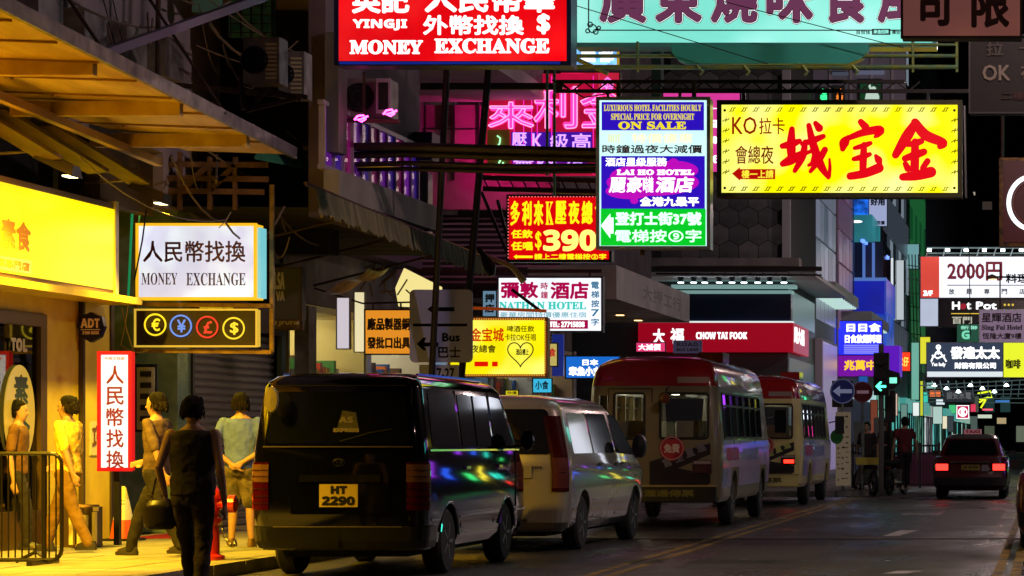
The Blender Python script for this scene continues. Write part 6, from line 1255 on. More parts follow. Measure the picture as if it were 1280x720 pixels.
# ---- minibuses
RR = pbr('minibus_red', (.30, .010, .012), .25, coat=.8); CR1 = pbr('minibus_olive_shaded', (.17, .145, .075), .4, coat=.4); CR2 = pbr('minibus_cream', (.66, .56, .22), .35, 0, (.55, .46, .19), 1.5, coat=.5)  # nearer bus gets darker olive paint that includes the shade on its tail
BB_ = Body([(.38,.95,.10,6.85,.12,.3), (.46,1.0,.03,6.95,.14,.35), (.9,1.025,.0,6.99,.15,.4), (1.25,1.025,.0,6.98,.15,.4), (2.10,.965,.07,6.65,.15,.4), (2.18,.955,.08,6.6,.16,.4), (2.34,.93,.10,6.5,.2,.4), (2.46,.88,.17,6.35,.24,.4), (2.55,.76,.32,6.1,.3,.4), (2.60,.55,.6,5.8,.3,.3), (2.615,.3,1.,5.4,.25,.2)])
def minibus(label, loc, rear_ad, dest, lit):
    CR = CR1 if rear_ad == 1 else CR2
    t = thing('minibus', label, 'minibus', loc, 0, 'red roofed minibuses')
    o = BB_.mesh(None, 2.14).build('body', CR, t, world=False, smooth=32)
    inner = MB().box(-.90, .90, .16, 6.35, .75, 2.30)
    wc = MB(); sw = [(.42+.86*k, 1.20+.86*k) for k in range(6)]
    for a, b in sw: wc.box(-1.3, 1.3, a, b, 1.36, 2.04)
    wr = MB().box(-.60, -.02-.12, -.5, .5, 1.36, 2.02); wr.box(.10, .82, -.5, .5, 1.36, 2.02); wf = MB().box(-.8, .8, 6, 7.4, 1.3, 2.05)
    ws = MB().box(-.83, -.70, -.5, .5, 1.36, 2.0)
    cut(o, [arches((1.75, 5.75), .46, .55), inner, wc, wr, ws, wf])
    r = BB_.mesh(2.142).build('roof', RR, t, world=False, smooth=32)
    k = MB().box(-.885, .885, .2, 6.3, .66, .72); k.build('floor', DARK, t, world=False)
    k = MB().box(-.88, .88, .25, 6.2, 2.135, 2.139); k.build('ceiling', pbr('cabin_ceiling', (.5, .5, .45), .7), t, world=False)
    GL = glassmat('bus_glass', (.8, .84, .82))
    for s_ in (-1, 1):
        for i, (a, b) in enumerate(sw):
            g = BB_.side([(a+.01, 1.37), (b-.01, 1.37), (b-.01, 2.03), (a+.01, 2.03)], s_, -.012, .02).build('window', GL, t, world=False)
            m = MB(); 
            for (p, q) in (((a, 1.36), (b, 1.36)), ((a, 2.04), (b, 2.04)), ((a, 1.36), (a, 2.04)), ((b, 1.36), (b, 2.04)), ((a, 1.85), (b, 1.85))): m.bar((s_*(BB_.at(p[1])[0]+.002), p[0], p[1]), (s_*(BB_.at(q[1])[0]+.002), q[0], q[1]), .03, .03)
            m.build('window_frame', BLK, g, world=False)
    for x0, x1 in ((-.60, -.14), (.10, .82)):
        g = BB_.rear([(x0, 1.36), (x1, 1.36), (x1, 2.02), (x0, 2.02)], -.02, .03).build('rear_window', GL, t, world=False)
        P = roundp([(x0, 1.35), (x1, 1.35), (x1, 2.03), (x0, 2.03)], .05, 3); P = [(x, BB_.at(z)[1]-.008, z) for x, z in P]; MB().tube(P+[P[0]], .018, 6).build('seal', BLK, g, world=False)
    # ribbed seats, driver partition
    for i in range(6):
        for x in (-.68, -.3, .45):
            st = MB().box(x-.17, x+.17, .6+i*.86, .95+i*.86, 1.0, 1.08); st.box(x-.17, x+.17, .5+i*.86, .58+i*.86, 1.0, 1.62); st.build('seat', pbr('seat_fabric', (.30, .27, .20), .8), t, world=False)
    if lit:
        k = MB()
        for y in (1.2, 3., 4.8): k.box(-.5, -.4, y, y+.8, 2.10, 2.125)
        k.build('cabin_tube', emit('cabin_tube_%g' % lit, (1, .95, .7), lit), t, world=False)
    # rear door outline, lights, bumper
    m = MB()
    for a, b in (((-.69, .62), (-.69, 2.1)), ((-.03, .62), (-.03, 2.1)), ((-.69, 2.1), (-.03, 2.1))): m.bar((a[0], BB_.at(a[1])[1]-.003, a[1]), (b[0], BB_.at(b[1])[1]-.003, b[1]), .014, .014)
    m.build('rear_door_gap', DARK, t, world=False)
    MB().disc((-.32, -.03, 1.12), .09, t=.03).build('door_catch', BLK, t, world=False)
    if rear_ad:
        P = [(.86, 1.28), (.86, .68), (.80, .64), (-.06, .64), (-.06, 1.0)]; m = MB().add([(x, BB_.at(z)[1]-.006, z) for x, z in P], [tuple(range(5))]); m.build('advert_panel', pbr('advert_dark', (.012, .009, .02), .3), t, world=False)
        for j, ch in enumerate('官坐直巡'): text_rear(t, ch, .14+j*.17, .28+j*.17, .92+j*.075, 1.06+j*.075, -.012, paint((110, 110, 120) if rear_ad == 1 else (190, 190, 110)), .006, rot=.35, cx=.21+j*.17, cz=.99+j*.075)
        MB().disc((.28, -.014, 1.20), .19, t=.012, n=28).build('round_decal', paint((165, 30, 45)), t, world=False); MB().ring((.28, -.016, 1.20), .17, .008).build('decal_rim', paint((200, 150, 140)), t, world=False)
        text_rear(t, '免費', .16, .40, 1.13, 1.27, -.018, paint((215, 190, 170)), .007)
    rc = lamp_mat('brake_glow', (1, .02, .01), 5) if rear_ad == 2 else pbr('tail_maroon', (.045, .003, .003))
    for s_ in (-1, 1):
        g = MB().box(s_*.60, s_*.88, -.03, .01, .83, 1.02).build('tail_light', pbr('tail_maroon', (.045, .003, .003)), t, world=False); MB().box(s_*.66, s_*.86, -.036, -.031, .86, .93).build('lens', rc, g, world=False); MB().box(s_*.61, s_*.87, -.036, -.031, .965, 1.01).build('clear_lens', pbr('milky_lens', (.3, .25, .25), .2), g, world=False)
        for y in (1.75, 5.75): wheel(t, s_*.98, y, .36, s_)
    MB().box(-.95, .95, -.07, .05, .40, .62).build('rear_bumper', BLK if rear_ad == 1 else CR, t, world=False); MB().box(-.96, .96, -.075, .05, .625, .645).build('bumper_trim', pbr('brass_trim', (.4, .33, .12), .35, .3), t, world=False)
    text_rear(t, 'Van金滙通傳票', -.62, .62, .47, .58, -.074, paint((105, 100, 35) if rear_ad == 1 else (90, 80, 30)), .006)
    ADV = emit('advert_wrap', (0, 0, 0), 0) if False else pbr('advert_wrap', (.36, .42, .78), .3, 0, (.52, .34, .72), 1.1, 0, coat=.5)
    m = BB_.side([(.2, .66), (6.6, .66), (6.6, 1.30), (.2, 1.30)], 1, .004, .03)
    m = MB()
    for (y0, y1) in ((.2, 1.25), (2.25, 5.25), (6.25, 6.7)): m.add([(BB_.at(z)[0]+.005, y, z) for y, z in ((y0, .6), (y1, .6), (y1, .9), (y0, .9))], [(0, 1, 2, 3)])
    m.add([(BB_.at(z)[0]+.005, y, z) for y, z in ((.2, .9), (6.7, .9), (6.7, 1.25), (6.6, 1.32), (.2, 1.32), (.2, 1.25))], [(0, 1, 2, 3, 4, 5)]); m.build('side_advert', ADV, t, world=False)
    text_side(t, '電話任飲', .6, 2.2, 1.0, 1.22, 1.034, paint((200, 60, 120)), .012); text_side(t, '全新登場', 2.6, 5.0, .98, 1.2, 1.034, paint((160, 165, 210)), .01)
    m = MB(); m.box(.35, .82, .10, .13, 2.19, 2.28); m.v = [(a, b-.02, c) for a, b, c in m.v]; m.build('roof_plate', pbr('roof_plate', (.35, .25, .24), .5), t, world=False)
    MB().box(-.55, -.1, 5.2, 5.9, 2.6, 2.72).build('roof_vent', RR, t, world=False); MB().box(.3, .7, 2.8, 3.6, 2.58, 2.74).build('roof_vent', RR, t, world=False)
    g = MB().box(.28, .72, 5.85, 5.9, 1.78, 1.98).build('display', em((190, 20, 80), 1.1) if dest else BLK, t, world=False)
    if dest: text_rear(t, '旺角 21', .31, .69, 1.82, 1.95, 5.845, W_, .006)
    for s_ in (-1, 1): m = MB(); m.tube([(s_*1.0, 6.6, 1.7), (s_*1.2, 6.8, 1.75)], .015, 6); m.box(s_*1.32, s_*1.12, 6.76, 6.82, 1.45, 1.85); m.build('wing_mirror', BLK, t, world=False)
    m = MB().lathe([(0, -.04), (.075, -.03), (.08, .02), (0, .04)], (.2, -.18, 1.95), 14, 'y'); m.build('rear_mirror', pbr('mirror_orange', (.10, .02, .01), .3), t, world=False, smooth=40); MB().tube([(.24, .0, 2.12), (.22, -.14, 2.1), (.2, -.17, 2.0)], .012, 6).build('mirror_stalk', BLK, t, world=False)
    return t
minibus('nearer red roofed minibus with dark diagonal advert on its tail', (-5.95, 39.2, 0), 1, True, 14)
minibus('farther red roofed minibus with its brake light glowing', (-5.90, 51.6, 0), 2, False, 8)

# ---- taxi
TB = Body([(.20,.76,.15,4.5,.15,.25), (.30,.82,.03,4.6,.16,.3), (.55,.845,.0,4.64,.18,.35), (.78,.84,.02,4.6,.2,.35), (.93,.80,.06,4.45,.22,.35), (.955,.74,.12,4.3,.22,.3)])
TG = Body([(.93,.74,.40,3.55,.15,.2), (1.0,.72,.52,3.4,.15,.2), (1.34,.60,.98,2.75,.15,.2), (1.41,.55,1.1,2.6,.16,.2), (1.45,.42,1.3,2.4,.2,.2)])
TR = pbr('taxi_red', (.085, .006, .010), .22, coat=1); TS = pbr('taxi_silver', (.16, .15, .14), .3, .4, coat=1)
def taxi(label, loc, rz, plate, on, roof_on=False):
    t = thing('taxi', label, 'taxi', loc, rz)
    o = TB.mesh().build('body', TR, t, world=False, smooth=32); cut(o, [arches((.95, 3.6), .35, .5)])
    MB().box(-.6, .6, .3, 4.3, .18, .5).build('underbody', DARK, t, world=False)
    TG.mesh(None, 1.345).build('cabin', TR, t, world=False, smooth=32); TG.mesh(1.343).build('roof', TS, t, world=False, smooth=32)
    TG.rear([(-.60, .97), (.60, .97), (.50, 1.31), (-.50, 1.31)], r=.06).build('rear_window', GLS, t, world=False)
    for s_ in (-1, 1):
        TG.side([(.95, .99), (1.95, .99), (1.92, 1.31), (1.25, 1.31)], s_, r=.04).build('side_window', GLS, t, world=False); TG.side([(2.03, .99), (3.15, .99), (2.7, 1.31), (2.0, 1.31)], s_, r=.04).build('side_window', GLS, t, world=False)
        MB().box(s_*.44, s_*.76, -.012, .03, .62, .80).build('tail_light', pbr('tail_maroon', (.045, .003, .003)), t, world=False); MB().box(s_*.50, s_*.77, -.022, -.013, .64, .78).build('lens', lamp_mat('taxi_brake', (1, .03, .02), 3.5) if on else pbr('tail_red2', (.08, .003, .003)), t, world=False)
        for y in (.95, 3.6): wheel(t, s_*.80, y, .30, s_, CHROME, .18)
        MB().box(s_*.82, s_*.97, 3.0, 3.08, .95, 1.07).build('wing_mirror', BLK, t, world=False)
        m = MB()
        for q in ([(1.98, .3), (1.98, .93)], [(3.05, .3), (3.05, .93)], [(1.0, .5), (1.0, .93)]): k = TB.sidestrip(q, .012, s_); m.add(k.v, k.f)
        m.build('door_gap', DARK, t, world=False); m = TB.sidestrip([(.3, .55), (4.3, .55)], .03, s_); m.build('side_trim', CHROME, t, world=False)
    MB().box(-.20, .20, -.03, -.0, .64, .76).build('number_plate', pbr('taxi_plate', (.36, .26, .03), .5), t, world=False); text_rear(t, plate, -.17, .17, .66, .74, -.032, BLK, .003, 'B')
    MB().box(-.8, .8, -.05, .1, .30, .48).build('rear_bumper', pbr('bumper_black', (.012, .012, .013)), t, world=False); MB().box(-.44, .44, -.02, .0, .81, .84).build('boot_trim', CHROME, t, world=False)
    MB().box(.26, .40, -.02, .0, .62, .76).build('seat_plate', pbr('milky_lens', (.3, .25, .25)), t, world=False)
    s2 = MB().box(-.2, .2, 1.75, 1.9, 1.45, 1.56).build('roof_sign', em((150, 90, 98), .6), t, world=False); text_rear(s2, 'TAXI', -.17, .17, 1.47, 1.54, 1.745, paint((140, 20, 30)), .003, 'B')
    return t
taxi('dark red taxi driving away with glowing brake lights', (-1.73, 58, 0), 0, 'JX 8130', True)
tx = taxi('dark red taxi cut off by the right edge of the photo', (.46, 31, 0), 0, 'LK 5402', False)

# ---- motorcycles at the corner
def motorcycle(label, x, y, rz, box):
    t = thing('motorcycle', label, 'motorcycle', (x, y, 0), rz, 'motorcycles by the corner railing'); D = BLK
    for yy in (0, 1.3):
        m = MB(); m.ring((0, yy, .3), .26, .05, 'x', n=24); wh = m.build('wheel', RUB, t, world=False); m = MB(); m.ring((0, yy, .3), .2, .012, 'x')
        for k in range(8): a = k*math.pi/4; m.bar((0, yy, .3), (0, yy+math.cos(a)*.2, .3+math.sin(a)*.2), .008)
        m.build('rim', CHROME, wh, world=False)
    MB().tube([(0, 1.3, .3), (0, 1.08, .85), (0, 1.02, 1.0)], .03, 8).build('fork', CHROME, t, world=False); MB().tube([(-.33, .95, 1.05), (-.1, 1.03, 1.0), (.1, 1.03, 1.0), (.33, .95, 1.05)], .016, 6).build('handlebar', D, t, world=False)
    MB().lathe([(.02, -.28), (.13, -.2), (.17, .05), (.11, .22), (.02, .28)], (0, .75, .78), 12, 'y').build('fuel_tank', pbr('bike_maroon', (.08, .01, .02), .25, coat=1), t, world=False, smooth=40)
    MB().box(-.13, .13, -.05, .5, .76, .84).build('seat', RUB, t, world=False); MB().box(-.16, .16, .4, .9, .3, .62).build('engine', GALV, t, world=False); MB().tube([(.16, .6, .32), (.17, -.1, .34)], .045, 8).build('exhaust', CHROME, t, world=False)
    m = MB(); m.bar((0, 0, .3), (0, .5, .45), .05); m.bar((0, .5, .7), (0, .0, .75), .05); m.build('frame', D, t, world=False); MB().box(-.05, .05, -.18, -.1, .62, .7).build('tail_light', pbr('tail_red2', (.08, .003, .003)), t, world=False)
    if box:
        for s_ in (-1, 1): MB().tube([(s_*.33, .97, 1.05), (s_*.36, .97, 1.25)], .008, 5).build('mirror', D, t, world=False)
    return t
motorcycle('motorcycle carrying a yellow crate on its rear rack', X(1092, 60.8), 60.8, math.radians(20), True); motorcycle('second motorcycle standing closer to the man in the red striped shirt', X(1112, 61.4), 61.4, math.radians(-12), True)
yb = MB(); Yy = 60.2; yb.box(X(1070, Yy), X(1099, Yy), Yy, Yy+.35, Z(581, Yy), Z(572, Yy)); yb.build('yellow_crate', pbr('yellow_plastic', (.5, .42, .05), .5), label='long flat yellow crate on the motorcycle with the rear rack', cat='crate')

# ================================================================== PEOPLE
def limb(m, pts, rad, n=12):
    """closed tapered limb with rounded ends"""
    pts = [Vector(p) for p in pts]; P = []; R = []
    d0 = (pts[0]-pts[1]).normalized(); d1 = (pts[-1]-pts[-2]).normalized()
    for k in range(3): a = math.radians(80-35*k); P.append(pts[0]+d0*rad[0]*math.sin(a)); R.append(rad[0]*math.cos(a))
    P += pts; R += list(rad)
    for k in range(1, 4): a = math.radians(10+30*(k-.3)); P.append(pts[-1]+d1*rad[-1]*math.sin(a)); R.append(max(.001, rad[-1]*math.cos(a)))
    return m.tube(P, R, n)
def torso(m, levels, n=20):
    vs = []; fs = []
    for (cx, cy, z, rx, ry) in levels:
        for k in range(n): a = 2*math.pi*k/n; vs.append((cx+math.cos(a)*rx, cy+math.sin(a)*ry, z))
    for j in range(len(levels)-1):
        for k in range(n): a = j*n+k; b = j*n+(k+1) % n; fs.append((a, b, b+n, a+n))
    fs += [tuple(range(n))[::-1], tuple(range((len(levels)-1)*n, len(levels)*n))]; return m.add(vs, fs)
CT = bpy.data.textures.new('cloth_folds', 'CLOUDS'); CT.noise_scale = .09; CT.noise_depth = 2
def remesh(mb, name, mat, parent, vox=.012, world=False, sm=3, fold=0):
    me = bpy.data.meshes.new(name); me.from_pydata(mb.v, [], mb.f)
    bm = bmesh.new(); bm.from_mesh(me); bmesh.ops.recalc_face_normals(bm, faces=bm.faces); bm.to_mesh(me); bm.free()
    o = bpy.data.objects.new(name, me); COL.objects.link(o)
    md = o.modifiers.new('r', 'REMESH'); md.mode = 'VOXEL'; md.voxel_size = vox
    if sm: s_ = o.modifiers.new('s', 'SMOOTH'); s_.iterations = sm; s_.factor = .5
    if fold: d_ = o.modifiers.new('d', 'DISPLACE'); d_.texture = CT; d_.strength = fold; d_.mid_level = .45; d_.texture_coords = 'LOCAL'
    dg = bpy.context.evaluated_depsgraph_get(); dg.update(); nm = bpy.data.meshes.new_from_object(o.evaluated_get(dg)); o.modifiers.clear(); o.data = nm; bpy.data.meshes.remove(me)
    nm.shade_smooth(); nm.materials.clear(); nm.materials.append(mat); o.parent = parent; return o
SKIN = pbr('skin', (.42, .24, .15), .55, 0, (.36, .2, .13), 9); HAIR = pbr('black_hair', (.006, .0045, .004), .75, 0, spec=.15, bump=.6, scale=20, stretch=(3, 3, .4)); SHOE = pbr('shoe', (.03, .025, .02), .5)
def person(label, loc, rz, H=1.68, hands=((.3, .02, .78), (-.3, .02, .78)), elbows=((.27, -.03, 1.08), (-.27, -.03, 1.08)), feet=((.10, .10, 0), (-.10, -.12, 0)), top=None, bottom=None, sleeve=0.0, legs='long', hairlen=0, vox=.012, shoulder=.19, hip=.155, shoe=None, waist=.14, group=None, head_turn=0):
    t = thing('person', label, 'person', loc, rz, group); k = H/1.68
    S_ = lambda p: (p[0]*k, p[1]*k, p[2]*k)
    body = MB(); up = MB(); lo = MB(); ex = .012
    tl = [(0, 0, .80, hip*.8, .10), (0, 0, .90, hip, .115), (0, 0, 1.0, (hip+waist)/2+.01, .105), (0, 0, 1.08, waist, .095), (0, .0, 1.2, waist+.02, .105), (0, 0, 1.3, shoulder-.02, .11), (0, 0, 1.37, shoulder-.02, .095), (0, 0, 1.41, shoulder*.62, .07), (0, .0, 1.45, .06, .055)]
    torso(body, [tuple(v*k for v in l) for l in tl]); torso(up, [(l[0]*k, l[1]*k, l[2]*k, (l[3]+ex)*k, (l[4]+ex)*k) for l in [(0, 0, .86, hip+.004, .12)]+tl[1:8]])
    torso(lo, [(0, 0, .78*k, (hip-.01)*k, .11*k), (0, 0, .9*k, (hip+ex*.6)*k, .125*k), (0, 0, .99*k, (waist+.015)*k, .11*k)])
    limb(body, [S_((0, .0, 1.40)), S_((0, .012, 1.50))], [.055*k, .05*k])
    # head: skull, jaw, nose
    hv = MB(); n = 16; ca, sa = math.cos(head_turn), math.sin(head_turn)
    for (z, r, cy, ry) in [(0, 0, 0, 0)][:0]: pass
    hl = [(0, .035, 1.455, .035, .035), (0, .03, 1.475, .052, .06), (0, .022, 1.51, .064, .078), (0, .018, 1.55, .071, .088), (0, .012, 1.59, .076, .094), (0, .008, 1.63, .074, .092), (0, .005, 1.66, .06, .075), (0, .005, 1.678, .032, .04)]
    torso(hv, [tuple(v*k for v in l) for l in hl], n); limb(hv, [S_((0, .105, 1.565)), S_((0, .122, 1.54))], [.01*k, .015*k], 8)
    for s_ in (-1, 1): limb(hv, [S_((s_*.076, .01, 1.535)), S_((s_*.083, .0, 1.57))], [.011*k, .013*k], 8)
    hv.v = [(x*ca-y*sa, x*sa+y*ca, z) for x, y, z in hv.v]; body.add(hv.v, hv.f)
    for i, s_ in enumerate((1, -1)):
        sh_ = S_((s_*(shoulder-.01), 0, 1.375)); el = S_(elbows[i]); ha = S_(hands[i])
        limb(body, [sh_, tuple((a*.55+b*.45) for a, b in zip(sh_, el)), el, tuple((a*.6+b*.4) for a, b in zip(el, ha)), ha], [.05*k, .042*k, .036*k, .034*k, .024*k])
        e, h = Vector(el), Vector(ha); d = (h-e).normalized(); sd = d.cross(Vector((1, 0, 0)) if abs(d.x) < .8 else Vector((0, 1, 0))).normalized(); nn = Vector((-s_, 0, 0)); nn = (nn-d*nn.dot(d)).normalized()
        pal = h+d*.085*k
        for q in (-1.2, -.4, .4, 1.2): limb(body, [h+sd*q*.012*k, pal+sd*q*.018*k], [.015*k, .013*k], 8)
        for q, ln in ((-1.5, .058), (-.5, .07), (.5, .074), (1.5, .066)):
            b0 = pal+sd*q*.019*k; b1 = b0+d*ln*.5*k+nn*.006; b2 = b1+(d*.7+nn*.7).normalized()*ln*.5*k; limb(body, [b0, b1, b2], [.0095*k, .009*k, .0075*k], 7)
        th = h+d*.03*k+sd*.03*k; limb(body, [th, th+(d*.7+sd*.5+nn*.3).normalized()*.035*k, th+(d+sd*.2+nn*.4).normalized()*.062*k], [.013*k, .011*k, .009*k], 7)
        if sleeve > 0:
            P = [sh_, tuple((a*(1-.5*sleeve)+b*.5*sleeve) for a, b in zip(sh_, el)), tuple((a*(1-sleeve)+b*sleeve) for a, b in zip(sh_, el))]; limb(up, P, [.057*k, .056*k, .052*k])
        ft = feet[i]; hp = S_((s_*.085, 0, .86)); fz = ft[2]; kn = (s_*.095*k, (ft[1]*.5+.05)*k, (.47+fz*.5)*k); an = S_((ft[0], ft[1], .085+fz))
        limb(body, [hp, tuple((a+b)/2 for a, b in zip(hp, kn)), kn, tuple(a*.65+b*.35 for a, b in zip(kn, an)), an], [.082*k, .072*k, .05*k, .053*k, .034*k])
        limb(body, [S_((ft[0], ft[1]-.03, .05+fz)), S_((ft[0], ft[1]+.13, .035+fz))], [.036*k, .032*k], 10)
        if legs == 'long': limb(lo, [hp, tuple((a+b)/2 for a, b in zip(hp, kn)), kn, tuple(a*.65+b*.35 for a, b in zip(kn, an)), (an[0], an[1], an[2]-.02)], [.096*k, .088*k, .07*k, .068*k, .055*k])
        else: limb(lo, [hp, tuple((a+b)/2 for a, b in zip(hp, kn)), (kn[0], kn[1], kn[2]+.02)], [.096*k, .094*k, .085*k])
        m = MB(); fx, fy = ft[0]*k, ft[1]*k; torso(m, [(fx, fy+.04*k, fz*k+.0, .045*k, .13*k), (fx, fy+.04*k, fz*k+.025, .048*k, .135*k), (fx, fy+.03*k, fz*k+.06, .042*k, .115*k), (fx, fy-.02*k, fz*k+.095, .034*k, .06*k)], 14); m.build('shoe', shoe or SHOE, t, world=False, smooth=60)
    remesh(body, 'body', SKIN, t, vox); remesh(up, 'shirt', top, t, max(.012, vox), fold=.024); remesh(lo, 'trousers', bottom, t, max(.012, vox), fold=.026)
    hr = MB(); torso(hr, [tuple(v*k for v in l) for l in [(0, -.035, 1.50-hairlen, .066, .05), (0, -.032, 1.53, .078, .068), (0, -.02, 1.58, .086, .09), (0, -.01, 1.62, .087, .098), (0, -.004, 1.66, .076, .09), (0, 0, 1.69, .052, .064), (0, 0, 1.703, .02, .03)]], 18)
    rnd = random.Random(hash(label) % 1000 if False else len(label)); 
    for q in range(22): a = rnd.uniform(math.pi*.95, math.pi*2.05); z = rnd.uniform(1.52, 1.68); limb(hr, [(math.cos(a)*.07*k, (math.sin(a)*.07-.01)*k, z*k), (math.cos(a)*.094*k, (math.sin(a)*.094-.015)*k, (z-.05)*k)], [.016*k, .007*k], 6)
    hr.v = [(x*ca-y*sa, x*sa+y*ca, z) for x, y, z in hr.v]; remesh(hr, 'hair', HAIR, t, max(.009, vox*.8), sm=1, fold=.02)
    if vox < .015:
        st = MB()
        for q in range(420):
            a = rnd.uniform(math.pi*.9, math.pi*2.1); z = rnd.uniform(1.56, 1.70); r0 = .087*math.sqrt(max(.05, 1-((z-1.58)/.135)**2)); r1 = r0+rnd.uniform(.002, .016); dz = rnd.uniform(.03, .075); da = rnd.uniform(-.3, .3)
            P = [((math.cos(a)*r0*.95)*k, (math.sin(a)*r0*1.08-.01)*k, z*k), (math.cos(a+da*.5)*(r1)*k, (math.sin(a+da*.5)*r1*1.1-.012)*k, (z-dz*.5)*k), (math.cos(a+da)*r1*k, (math.sin(a+da)*r1*1.1-.014)*k, (z-dz)*k)]
            st.tube([(x*ca-y*sa, x*sa+y*ca, z_) for x, y, z_ in P], [.0025, .0022, .0006], 3, False)
        st.build('loose_hair', pbr('brown_hair', (.014, .008, .005), .6, spec=.2), t, world=False, kind='stuff')
    for s_ in (-1, 1): m = MB().lathe([(0, -.008), (.008, -.004), (.009, 0), (0, .004)], (s_*.03*k, .1*k, 1.585*k), 8, 'y'); m.v = [(x*ca-y*sa, x*sa+y*ca, z) for x, y, z in m.v]; m.build('eye', pbr('eye_dark', (.02, .015, .01), .1), t, world=False)
    return t
def cloth(n, c, c2=None): return pbr(n, lin(c), .85, 0, lin(c2) if c2 else None, 12, .25, bscale=60)
PX = lambda px, Y: X(px, Y)
# woman from behind, walking on the road edge
person('woman in a black sleeveless top and dark trousers seen from behind with a handbag', (X(241, 21.9), 21.9, 0), 0, 1.69, hands=((.26, .02, .80), (-.245, .05, .86)), elbows=((.245, -.05, 1.08), (-.27, -.05, 1.10)), feet=((.08, -.10, 0), (-.07, .22, 0)), top=cloth('black_top', (26, 20, 18), (34, 26, 22)), bottom=cloth('dark_brown_trousers', (52, 38, 34), (38, 28, 26)), vox=.010, shoulder=.195, hip=.175, hairlen=-.02, waist=.165)
m = MB(); torso(m, [(-.30, .06, .58, .11, .05), (-.30, .06, .62, .14, .075), (-.30, .06, .78, .13, .07), (-.29, .06, .84, .09, .03)], 16); yb = thing('handbag', 'soft dark handbag hanging from the arm of the woman in black', 'handbag', (X(241, 21.9), 21.9, 0)); remesh(m, 'bag', pbr('leather_dark', (.03, .024, .022), .35), yb, .014)
MB().tube([(-.37, .06, .83), (-.33, .05, 1.0), (-.27, .0, 1.08), (-.25, .05, .98), (-.24, .06, .84)], .009, 6).build('strap', pbr('leather_dark', (.03, .024, .022)), yb, world=False); m = MB(); m.ring((-.37, .03, .86), .02, .004); m.ring((-.25, .03, .86), .02, .004); m.build('buckle', CHROME, yb, world=False)
# man in light blue shirt on pavement
person('man in a pale blue shirt and patterned shorts standing by the shutter with hands behind', (X(301, 29.3), 29.3, .13), math.radians(6), 1.72, hands=((.05, -.16, .93), (-.05, -.17, .90)), elbows=((.29, -.12, 1.08), (-.29, -.12, 1.08)), feet=((.12, -.03, 0), (-.11, .06, 0)), top=cloth('pale_blue_shirt', (88, 112, 225), (76, 98, 200)), bottom=cloth('patterned_shorts', (110, 96, 72), (60, 54, 44)), sleeve=.85, legs='short', shoe=paint((130, 100, 60)), vox=.012, waist=.16)
# walkers crossing in front of the yellow shop
person('walker in a brown grey shirt striding left before the upright exchange sign', (X(196, 27.0), 27.0, .13), math.radians(78), 1.68, hands=((.22, .28, .98), (-.24, -.22, .86)), elbows=((.26, .02, 1.07), (-.26, -.14, 1.1)), feet=((.09, .36, 0), (-.09, -.34, .03)), top=cloth('taupe_shirt', (92, 72, 56), (72, 55, 42)), bottom=cloth('black_trousers', (24, 18, 15)), sleeve=.95, legs='long', vox=.012, waist=.155)
person('walker in an orange yellow top and cap like hair passing the yellow pier', (X(85, 27.9), 27.9, .13), math.radians(80), 1.66, hands=((.22, .26, .95), (-.24, -.2, .85)), elbows=((.26, .03, 1.07), (-.26, -.12, 1.1)), feet=((.09, .3, 0), (-.09, -.3, .03)), top=cloth('amber_shirt', (230, 205, 80), (215, 160, 40)), bottom=cloth('olive_trousers', (120, 88, 26)), sleeve=.9, legs='long', vox=.012, waist=.15)
person('dark clothed person half hidden behind the barrier at the left edge', (X(22, 28.4), 28.4, .13), math.radians(-80), 1.62, feet=((.09, .12, 0), (-.09, -.14, 0)), top=cloth('brown_top', (100, 66, 18), (80, 50, 14)), bottom=cloth('black_trousers', (24, 18, 15)), sleeve=.8, vox=.014)
# riders at the corner
person('person in a dark top standing beside the grey cabinet behind the motorcycles', (X(1084, 61.9), 61.9, .13), math.radians(160), 1.6, top=cloth('dark_top', (50, 40, 42)), bottom=cloth('black_trousers', (24, 18, 15)), sleeve=.7, vox=.02)
person('rider in a dark jacket with folded arms beside the motorcycle', (X(1110, 62.3), 62.3, .13), math.radians(200), 1.68, hands=((.05, .18, 1.05), (-.08, .17, 1.0)), elbows=((.28, .05, 1.08), (-.28, .05, 1.08)), top=cloth('dark_jacket', (40, 34, 40)), bottom=cloth('black_trousers', (24, 18, 15)), sleeve=.5, vox=.02)
person('man in a red striped shirt standing at the corner near the motorcycles', (X(1131, 62.0), 62.0, .13), math.radians(20), 1.72, top=cloth('red_striped_shirt', (110, 26, 34), (70, 20, 26)), bottom=cloth('black_trousers', (24, 18, 15)), sleeve=.5, shoe=paint((190, 180, 170)), vox=.02)

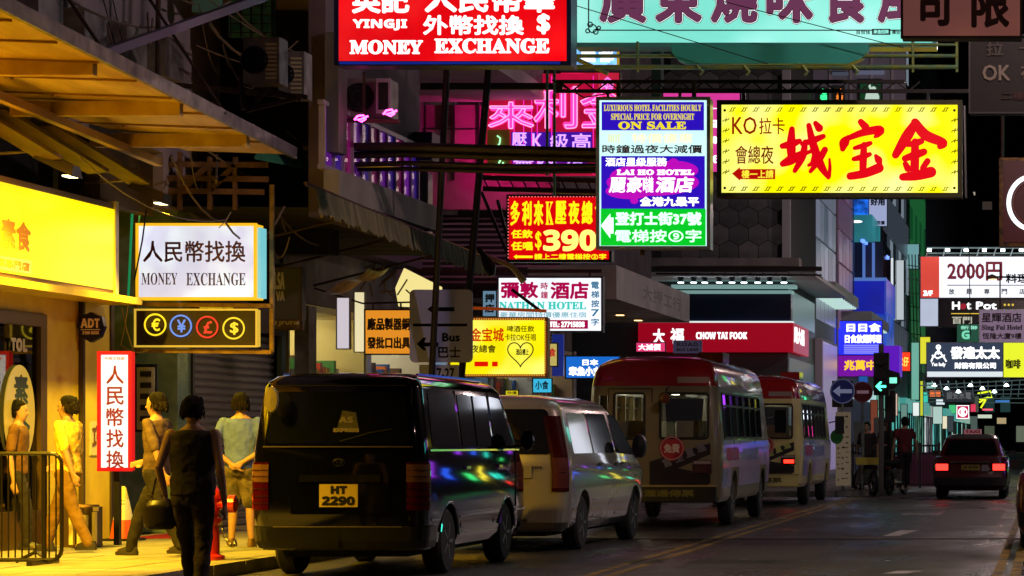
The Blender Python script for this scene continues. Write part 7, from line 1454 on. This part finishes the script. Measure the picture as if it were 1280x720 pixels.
# ================================================================== STREET LAMPS added out of view, and the row opposite with panels glowing for reflections
def added_street_lamp(x, y, label, power):
    t = thing('added_street_lamp', label, 'street lamp', (x, y, 0), 0, 'added lamps of the opposite pavement')
    MB().tube([(x, y, 0), (x, y, 8.4), (x-.4, y, 9.0), (x-2, y, 9.2)], [.11, .07, .05, .045], 10).build('pole', GALV, t); MB().box(x-2.7, x-1.9, y-.15, y+.15, 9.1, 9.22).build('lamp_head', GALV, t); MB().box(x-2.65, x-2.1, y-.1, y+.1, 9.07, 9.095).build('lens', em((255, 200, 120), 6), t)
    ld = bpy.data.lights.new('street', 'POINT'); ld.energy = power; ld.color = (1, .70, .66); ld.shadow_soft_size = .12
    lo = bpy.data.objects.new('added_street_light', ld); COL.objects.link(lo); lo.parent = t; lo.location = (-2.4, 0, 8.9)
added_street_lamp(3.6, 10, 'added unseen street lamp across the road behind the photographer', 220)
added_street_lamp(3.6, 28, 'added unseen street lamp across the road level with the black van', 1150)
added_street_lamp(3.6, 50, 'added unseen street lamp across the road level with the minibuses', 450)
added_street_lamp(3.6, 72, 'added unseen street lamp across the road beyond the taxi', 800)
ob = thing('opposite_building', 'shop building across the road with added turquoise and violet panels for reflections', 'building', (5, 30, 0))
MB().box(4.6, 12, 8, 220, 0, 14).build('wall', pbr('near_black_wall', (.012, .010, .012), .9), ob)  # wall kept near black so vehicle sides mirror dark gaps
rnd = random.Random(11); OC_ = [(40, 230, 200), (150, 50, 230), (230, 30, 140), (255, 235, 60), (235, 240, 255), (40, 90, 240), (60, 230, 120)]  # glowing panels added at random to be mirrored in vans and buses
y = 40.0
while y < 205:
    l = rnd.uniform(.5, 2.2)*(1+y/120); c = rnd.choice(OC_); z0 = rnd.choice((.7, .9, 2.6, 2.8)); h = rnd.uniform(.25, .8) if z0 > 2 else rnd.uniform(.2, 1.3)
    MB().box(4.5, 4.6, y, y+l, z0, z0+h).build('reflection_panel' if z0 > 2 else 'low_reflection_panel', emit('opp_%02x%02x%02x' % c, lin(c), 2.8), ob)
    if rnd.random() < .7: c = rnd.choice(OC_); z1 = rnd.uniform(3.8, 9); MB().box(4.45, 4.6, y+.2, y+.2+l*1.3, z1, z1+rnd.uniform(.4, 1.6)).build('reflection_panel', emit('opp_%02x%02x%02x' % c, lin(c), 2.8), ob)
    y += l+rnd.uniform(.5, 3.0)*(1+y/150)
for y0, c in ((27.5, (60, 230, 200)), (33, (150, 60, 220))): MB().box(4.5, 4.6, y0, y0+3, 2.7, 3.5).build('reflection_panel', emit('opp_%02x%02x%02x' % c, lin(c), 2.8), ob)
